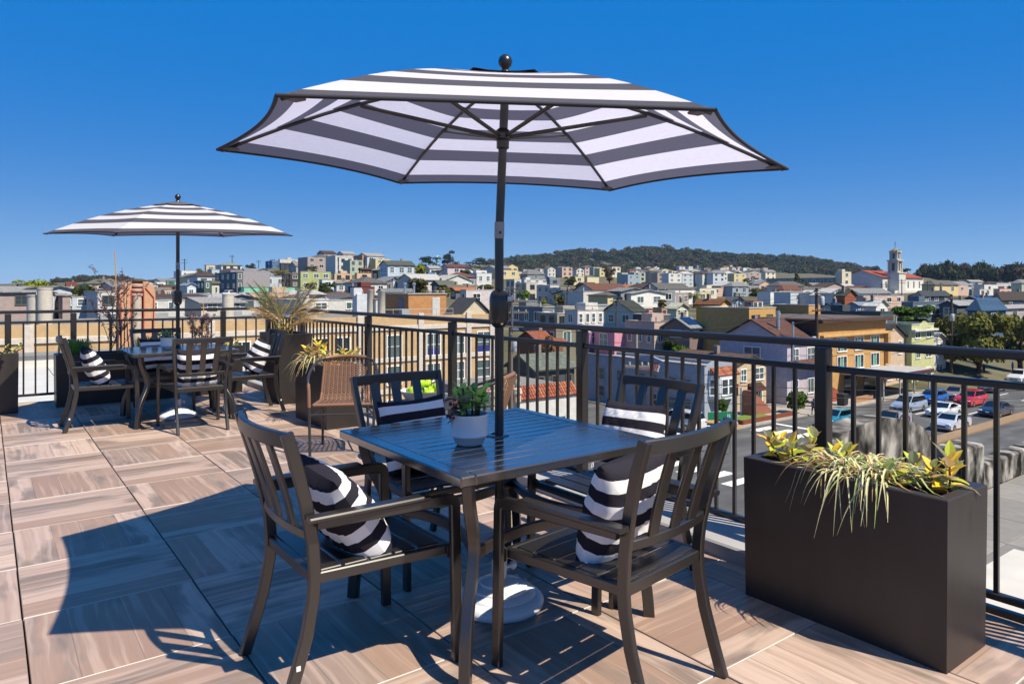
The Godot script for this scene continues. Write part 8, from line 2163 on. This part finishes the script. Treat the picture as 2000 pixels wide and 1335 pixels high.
	var bw := MB.new(); bw.lathe([Vector2(0.0, 0.0), Vector2(0.07, 0.0), Vector2(0.075, 0.01), Vector2(0.13, 0.045), Vector2(0.165, 0.10), Vector2(0.168, 0.105), Vector2(0.163, 0.105), Vector2(0.125, 0.055), Vector2(0.07, 0.025), Vector2(0.0, 0.022)], 36)
	obj("bowl_body", bw.mesh(mat("bowl_glaze", hexc("c9c8c4"), 0.35)), bo)
	var ap := [[-0.06, 0.085, 0.05], [0.03, 0.085, 0.075], [0.095, 0.09, 0.0], [0.02, 0.082, -0.06], [-0.075, 0.088, -0.03], [-0.02, 0.148, 0.025], [0.045, 0.148, 0.0], [-0.105, 0.10, 0.055], [0.11, 0.115, 0.07]]
	var al := ["green apple heaped in the bowl, nearest the big umbrella pole", "green apple in the bowl at its front rim", "green apple in the bowl against the railing side", "green apple at the back of the bowl", "green apple low in the bowl beside the wicker chair", "green apple crowning the heap in the bowl", "second green apple on top of the heap in the bowl", "green apple in the bowl by the woven chair arm", "small green apple leaning out over the bowl's rim"]
	for k in ap.size(): make_apple(al[k], Vector3(2.78, 0.45, -4.94) + Vector3(ap[k][0], ap[k][1] + 0.01, ap[k][2]), Vector3(rng.randf_range(-0.7, 0.7), rng.randf() * 3.0, rng.randf_range(-0.7, 0.7)))
	# ------------------------------------------------ planters
	var pgp := "dark planter boxes along the railings"
	make_planter("large dark rectangular planter box in the foreground corner, spilling variegated grass", Vector3(2.875, 0, -1.485), Vector3(0.35, 0.612, 0.83), 0.006, pgp)
	make_planter("dark planter box behind the wicker chair, with yellow-leaved plants", Vector3(2.80, 0, -6.95), Vector3(0.34, 0.612, 0.86), 0.006, pgp)
	make_planter("long low dark planter against the far railing, behind the side-on chair", Vector3(1.27, 0, -9.80), Vector3(1.25, 0.60, 0.36), 0.006, pgp)
	make_planter("short dark planter at the far railing, right of the flowering pot on the table", Vector3(2.42, 0, -9.80), Vector3(0.62, 0.62, 0.36), 0.006, pgp)
	make_planter("tall tapered dark planter in the corner of the railings, holding the palm", Vector3(2.94, 0, -8.58), Vector3(0.42, 0.83, 0.68), 0.05, pgp)
	make_planter("dark planter cut by the edge of view beside the far railing", Vector3(-0.02, 0, -9.62), Vector3(0.62, 0.66, 0.36), 0.006, pgp)
	var y1 := leafm("croton_yellow", "d6b21a"); var y2 := leafm("croton_lime", "a8b02a"); var y3 := leafm("croton_green", "5d7a20"); var y4 := leafm("croton_orange", "c4942a")
	var pg2 := "yellow-leaved shrubs in the planters"
	leafy_plant("croton_shrub", "yellow and orange leaved shrub in the large planter beside the railing post", Vector3(2.86, 0.55, -1.77), 21, 4, 0.17, 11, 0.10, 0.05, [y1, y1, y2, y4], pg2)
	leafy_plant("croton_shrub", "yellow-green leaved shrub behind the trailing grass of the large planter", Vector3(2.92, 0.55, -1.60), 22, 3, 0.13, 9, 0.10, 0.048, [y1, y2, y2], pg2)
	leafy_plant("croton_shrub", "green and yellow shrub in the large planter, right of the trailing grass", Vector3(2.90, 0.55, -1.24), 23, 4, 0.15, 11, 0.10, 0.048, [y2, y3, y2, y1], pg2, 0.10)
	leafy_plant("croton_shrub", "single-stemmed shrub with big yellow leaves at the near end of the large planter", Vector3(2.89, 0.55, -1.14), 24, 1, 0.24, 13, 0.11, 0.055, [y1, y1, y2], pg2)
	leafy_plant("croton_shrub", "golden leaved shrub behind the wicker chair, left one of the planter", Vector3(2.74, 0.55, -7.05), 25, 4, 0.28, 13, 0.13, 0.055, [y1, y1, y4, y2], pg2)
	leafy_plant("croton_shrub", "golden leaved shrub behind the wicker chair, close to the railing", Vector3(2.86, 0.55, -6.72), 26, 4, 0.20, 13, 0.13, 0.055, [y1, y1, y2], pg2, 0.14)
	var v1 := leafm("variegated", "ccc592"); var v2 := leafm("variegated_green", "93a05a"); var v3 := leafm("dry_blade", "b08a5a")
	grass_plant("mound of striped green and cream grass trailing over the front of the large planter", "trailing_grass", Vector3(2.85, 0.565, -1.46), 31, 260, 0.31, 0.13, 0.22, 0.0095, [v1, v1, v2, v3], Vector3(0, 0, 0.13), "", Vector3(0.025, 0.05, -0.025), Vector2(0.182, 0.422))
	grass_plant("dry trailing grass spilling from the planter behind the wicker chair", "trailing_grass", Vector3(2.72, 0.57, -7.05), 32, 70, 0.40, 0.15, 0.25, 0.01, [v1, v2, v3], Vector3(0, 0, 0.12), "", Vector3(0.08, 0.045, 0.1), Vector2(0.177, 0.437))
	var w1 := leafm("tuft_green", "4d7a12"); var w2 := leafm("tuft_lime", "6f9a1a")
	var tg := "round grass tufts in the long planter"
	grass_plant("bright green grass tuft at the end of the long planter, behind the side-on chair", "grass_tuft", Vector3(0.86, 0.57, -9.8), 33, 420, 0.14, 0.24, 0.04, 0.006, [w1, w2, w1], Vector3(0.10, 0, 0), tg)
	grass_plant("bright green grass tuft in the middle of the long planter", "grass_tuft", Vector3(1.66, 0.57, -9.8), 34, 420, 0.14, 0.24, 0.04, 0.006, [w1, w2, w1], Vector3(0.13, 0, 0), tg)
	# palm in the tall planter
	var pa1 := leafm("palm_green", "6f7526"); var pa2 := leafm("palm_dry", "84683a"); var pa3 := leafm("palm_deep", "565f20")
	build_small_palm("feathery young palm with browning fronds in the tall corner planter", Vector3(2.92, 0.77, -8.58), [pa1, pa2, pa3])
	# dark bare-looking shrubs
	var d1 := leafm("purple_leaf", "4b2f35"); var d2 := leafm("purple_leaf_brown", "5d4038")
	build_twiggy("tall purple-leaved twiggy shrub in the long planter", Vector3(1.27, 0.55, -9.80), 41, 1.15, 20, [d1, d2], true)
	build_twiggy("low purple-leaved twiggy shrub with a bamboo stake in the short planter", Vector3(2.28, 0.56, -9.80), 42, 0.55, 16, [d1, d2], true)
	var yl := leafm("pale_succulent", "a8a65a")
	leafy_plant("pale_shrub", "low yellow-green leafy clump in the planter at the edge of view", Vector3(0.08, 0.60, -9.6), 51, 9, 0.16, 10, 0.06, 0.034, [yl, yl, y2], "", 0.26)
	leafy_plant("pale_shrub", "low yellow-green clump in the short planter beside the tall corner planter", Vector3(2.62, 0.56, -9.74), 52, 5, 0.14, 10, 0.055, 0.03, [yl, y2], "", 0.14)

func build_small_palm(label: String, at: Vector3, cols: Array) -> void:
	var rng := RandomNumberGenerator.new(); rng.seed = 14
	var t := thing("potted_palm", label, "palm", at)
	var stem := mat("palm_stem", hexc("8b7a35"), 0.7)
	for k in 28:
		var a := rng.randf() * TAU
		var d := Vector3(cos(a), 0, sin(a)); var side := d.cross(Vector3.UP)
		var L := rng.randf_range(0.55, 0.9); var lean := rng.randf_range(0.12, 0.95)
		var b := MB.new(); var s := MB.new(); var pts := []
		var foot := Vector3(rng.randf_range(-0.08, 0.08), 0, rng.randf_range(-0.12, 0.12))
		for i in 9:
			var u := i / 8.0
			pts.append(foot + d * (0.03 + L * lean * pow(u, 1.4)) + Vector3(0, L * (u * (1.15 - 0.35 * lean) - 0.45 * lean * u * u), 0))
		s.tube(pts, 0.005, 5, [1.4, 1.2, 1.0, 0.9, 0.8, 0.7, 0.6, 0.5, 0.3])
		for i in 26:
			var u := lerpf(0.36, 1.0, i / 25.0)
			var fi := u * 8.0; var i0 := mini(int(fi), 7)
			var p: Vector3 = (pts[i0] as Vector3).lerp(pts[i0 + 1], fi - i0)
			var tg: Vector3 = (pts[i0 + 1] - pts[i0]).normalized()
			for sg: float in [-1.0, 1.0]:
				var l := 0.24 * sin(PI * clampf(u * 0.85 + 0.12, 0, 1)) * rng.randf_range(0.8, 1.1)
				var e := (tg * 0.75 + side * sg * 0.7 + Vector3(0, rng.randf_range(-0.35, 0.1), 0)).normalized() * l
				var w := tg.cross(e).normalized() * 0.0026
				b.quad(p - w, p + e * 0.5 - w + Vector3(0, -0.006, 0), p + e * 0.5 + w + Vector3(0, -0.006, 0), p + w)
				b.tri(p + e * 0.5 - w + Vector3(0, -0.006, 0), p + e + Vector3(0, -0.03, 0), p + e * 0.5 + w + Vector3(0, -0.006, 0))
		var fr := obj("frond", b.mesh(cols[0 if k % 3 else 1] if lean < 0.7 else cols[1]), t)
		obj("frond_stalk", s.mesh(stem), fr)

func build_twiggy(label: String, at: Vector3, seed_: int, H: float, n: int, cols: Array, stake: bool) -> void:
	var rng := RandomNumberGenerator.new(); rng.seed = seed_
	var t := thing("twiggy_shrub", label, "shrub", at)
	var bark := mat("twig_bark", hexc("5b4038"), 0.85)
	var lv := []
	for c in cols: lv.append(MB.new())
	var tw := MB.new()
	var trunks := 4
	for k in n + trunks:
		var a := rng.randf() * TAU
		var d := Vector3(cos(a), 0, sin(a) * 0.7)
		var base := Vector3(rng.randf_range(-0.16, 0.16), 0, rng.randf_range(-0.04, 0.04))
		var y0 := rng.randf() * H * 0.62 if k >= trunks else 0.0
		var L := H * rng.randf_range(0.25, 0.5) if k >= trunks else H * rng.randf_range(0.8, 1.0)
		var out_ := rng.randf_range(0.5, 1.0) if k >= trunks else 0.14
		var pts := []
		for i in 6:
			var u := i / 5.0
			pts.append(base * (1.0 if k < trunks else 0.6) + Vector3(0, y0, 0) + d * L * out_ * u * 0.8 + Vector3(0, L * u * (1.0 - 0.25 * out_), 0) + Vector3(rng.randf_range(-0.012, 0.012), 0, rng.randf_range(-0.012, 0.012)))
		tw.tube(pts, 0.006 if k < trunks else 0.0035, 5, [1.3, 1.1, 1.0, 0.8, 0.6, 0.4])
		for i in 34:
			var u := rng.randf_range(0.25, 1.0) if k >= trunks else rng.randf_range(0.45, 1.0)
			var fi := u * 5.0; var i0 := mini(int(fi), 4)
			var p: Vector3 = (pts[i0] as Vector3).lerp(pts[i0 + 1], fi - i0)
			var e := Vector3(rng.randf_range(-1, 1), rng.randf_range(-0.1, 1.2), rng.randf_range(-1, 1)).normalized() * rng.randf_range(0.03, 0.06)
			var w := e.cross(Vector3(rng.randf_range(-1, 1), 0.3, rng.randf_range(-1, 1))).normalized() * 0.007
			lv[rng.randi() % lv.size()].quad(p, p + e * 0.5 - w, p + e, p + e * 0.5 + w)
	obj("branches", tw.mesh(bark), t)
	for k in cols.size():
		var o := obj("foliage", lv[k].mesh(cols[k]), t); o.set_meta("kind", "stuff")
	if stake:
		var s := MB.new(); s.tube([Vector3(0.02, -0.05, 0.03), Vector3(-0.01, H * 1.12, 0.03)], 0.006, 7); obj("bamboo_stake", s.mesh(mat("bamboo", hexc("b98a45"), 0.6)), t)
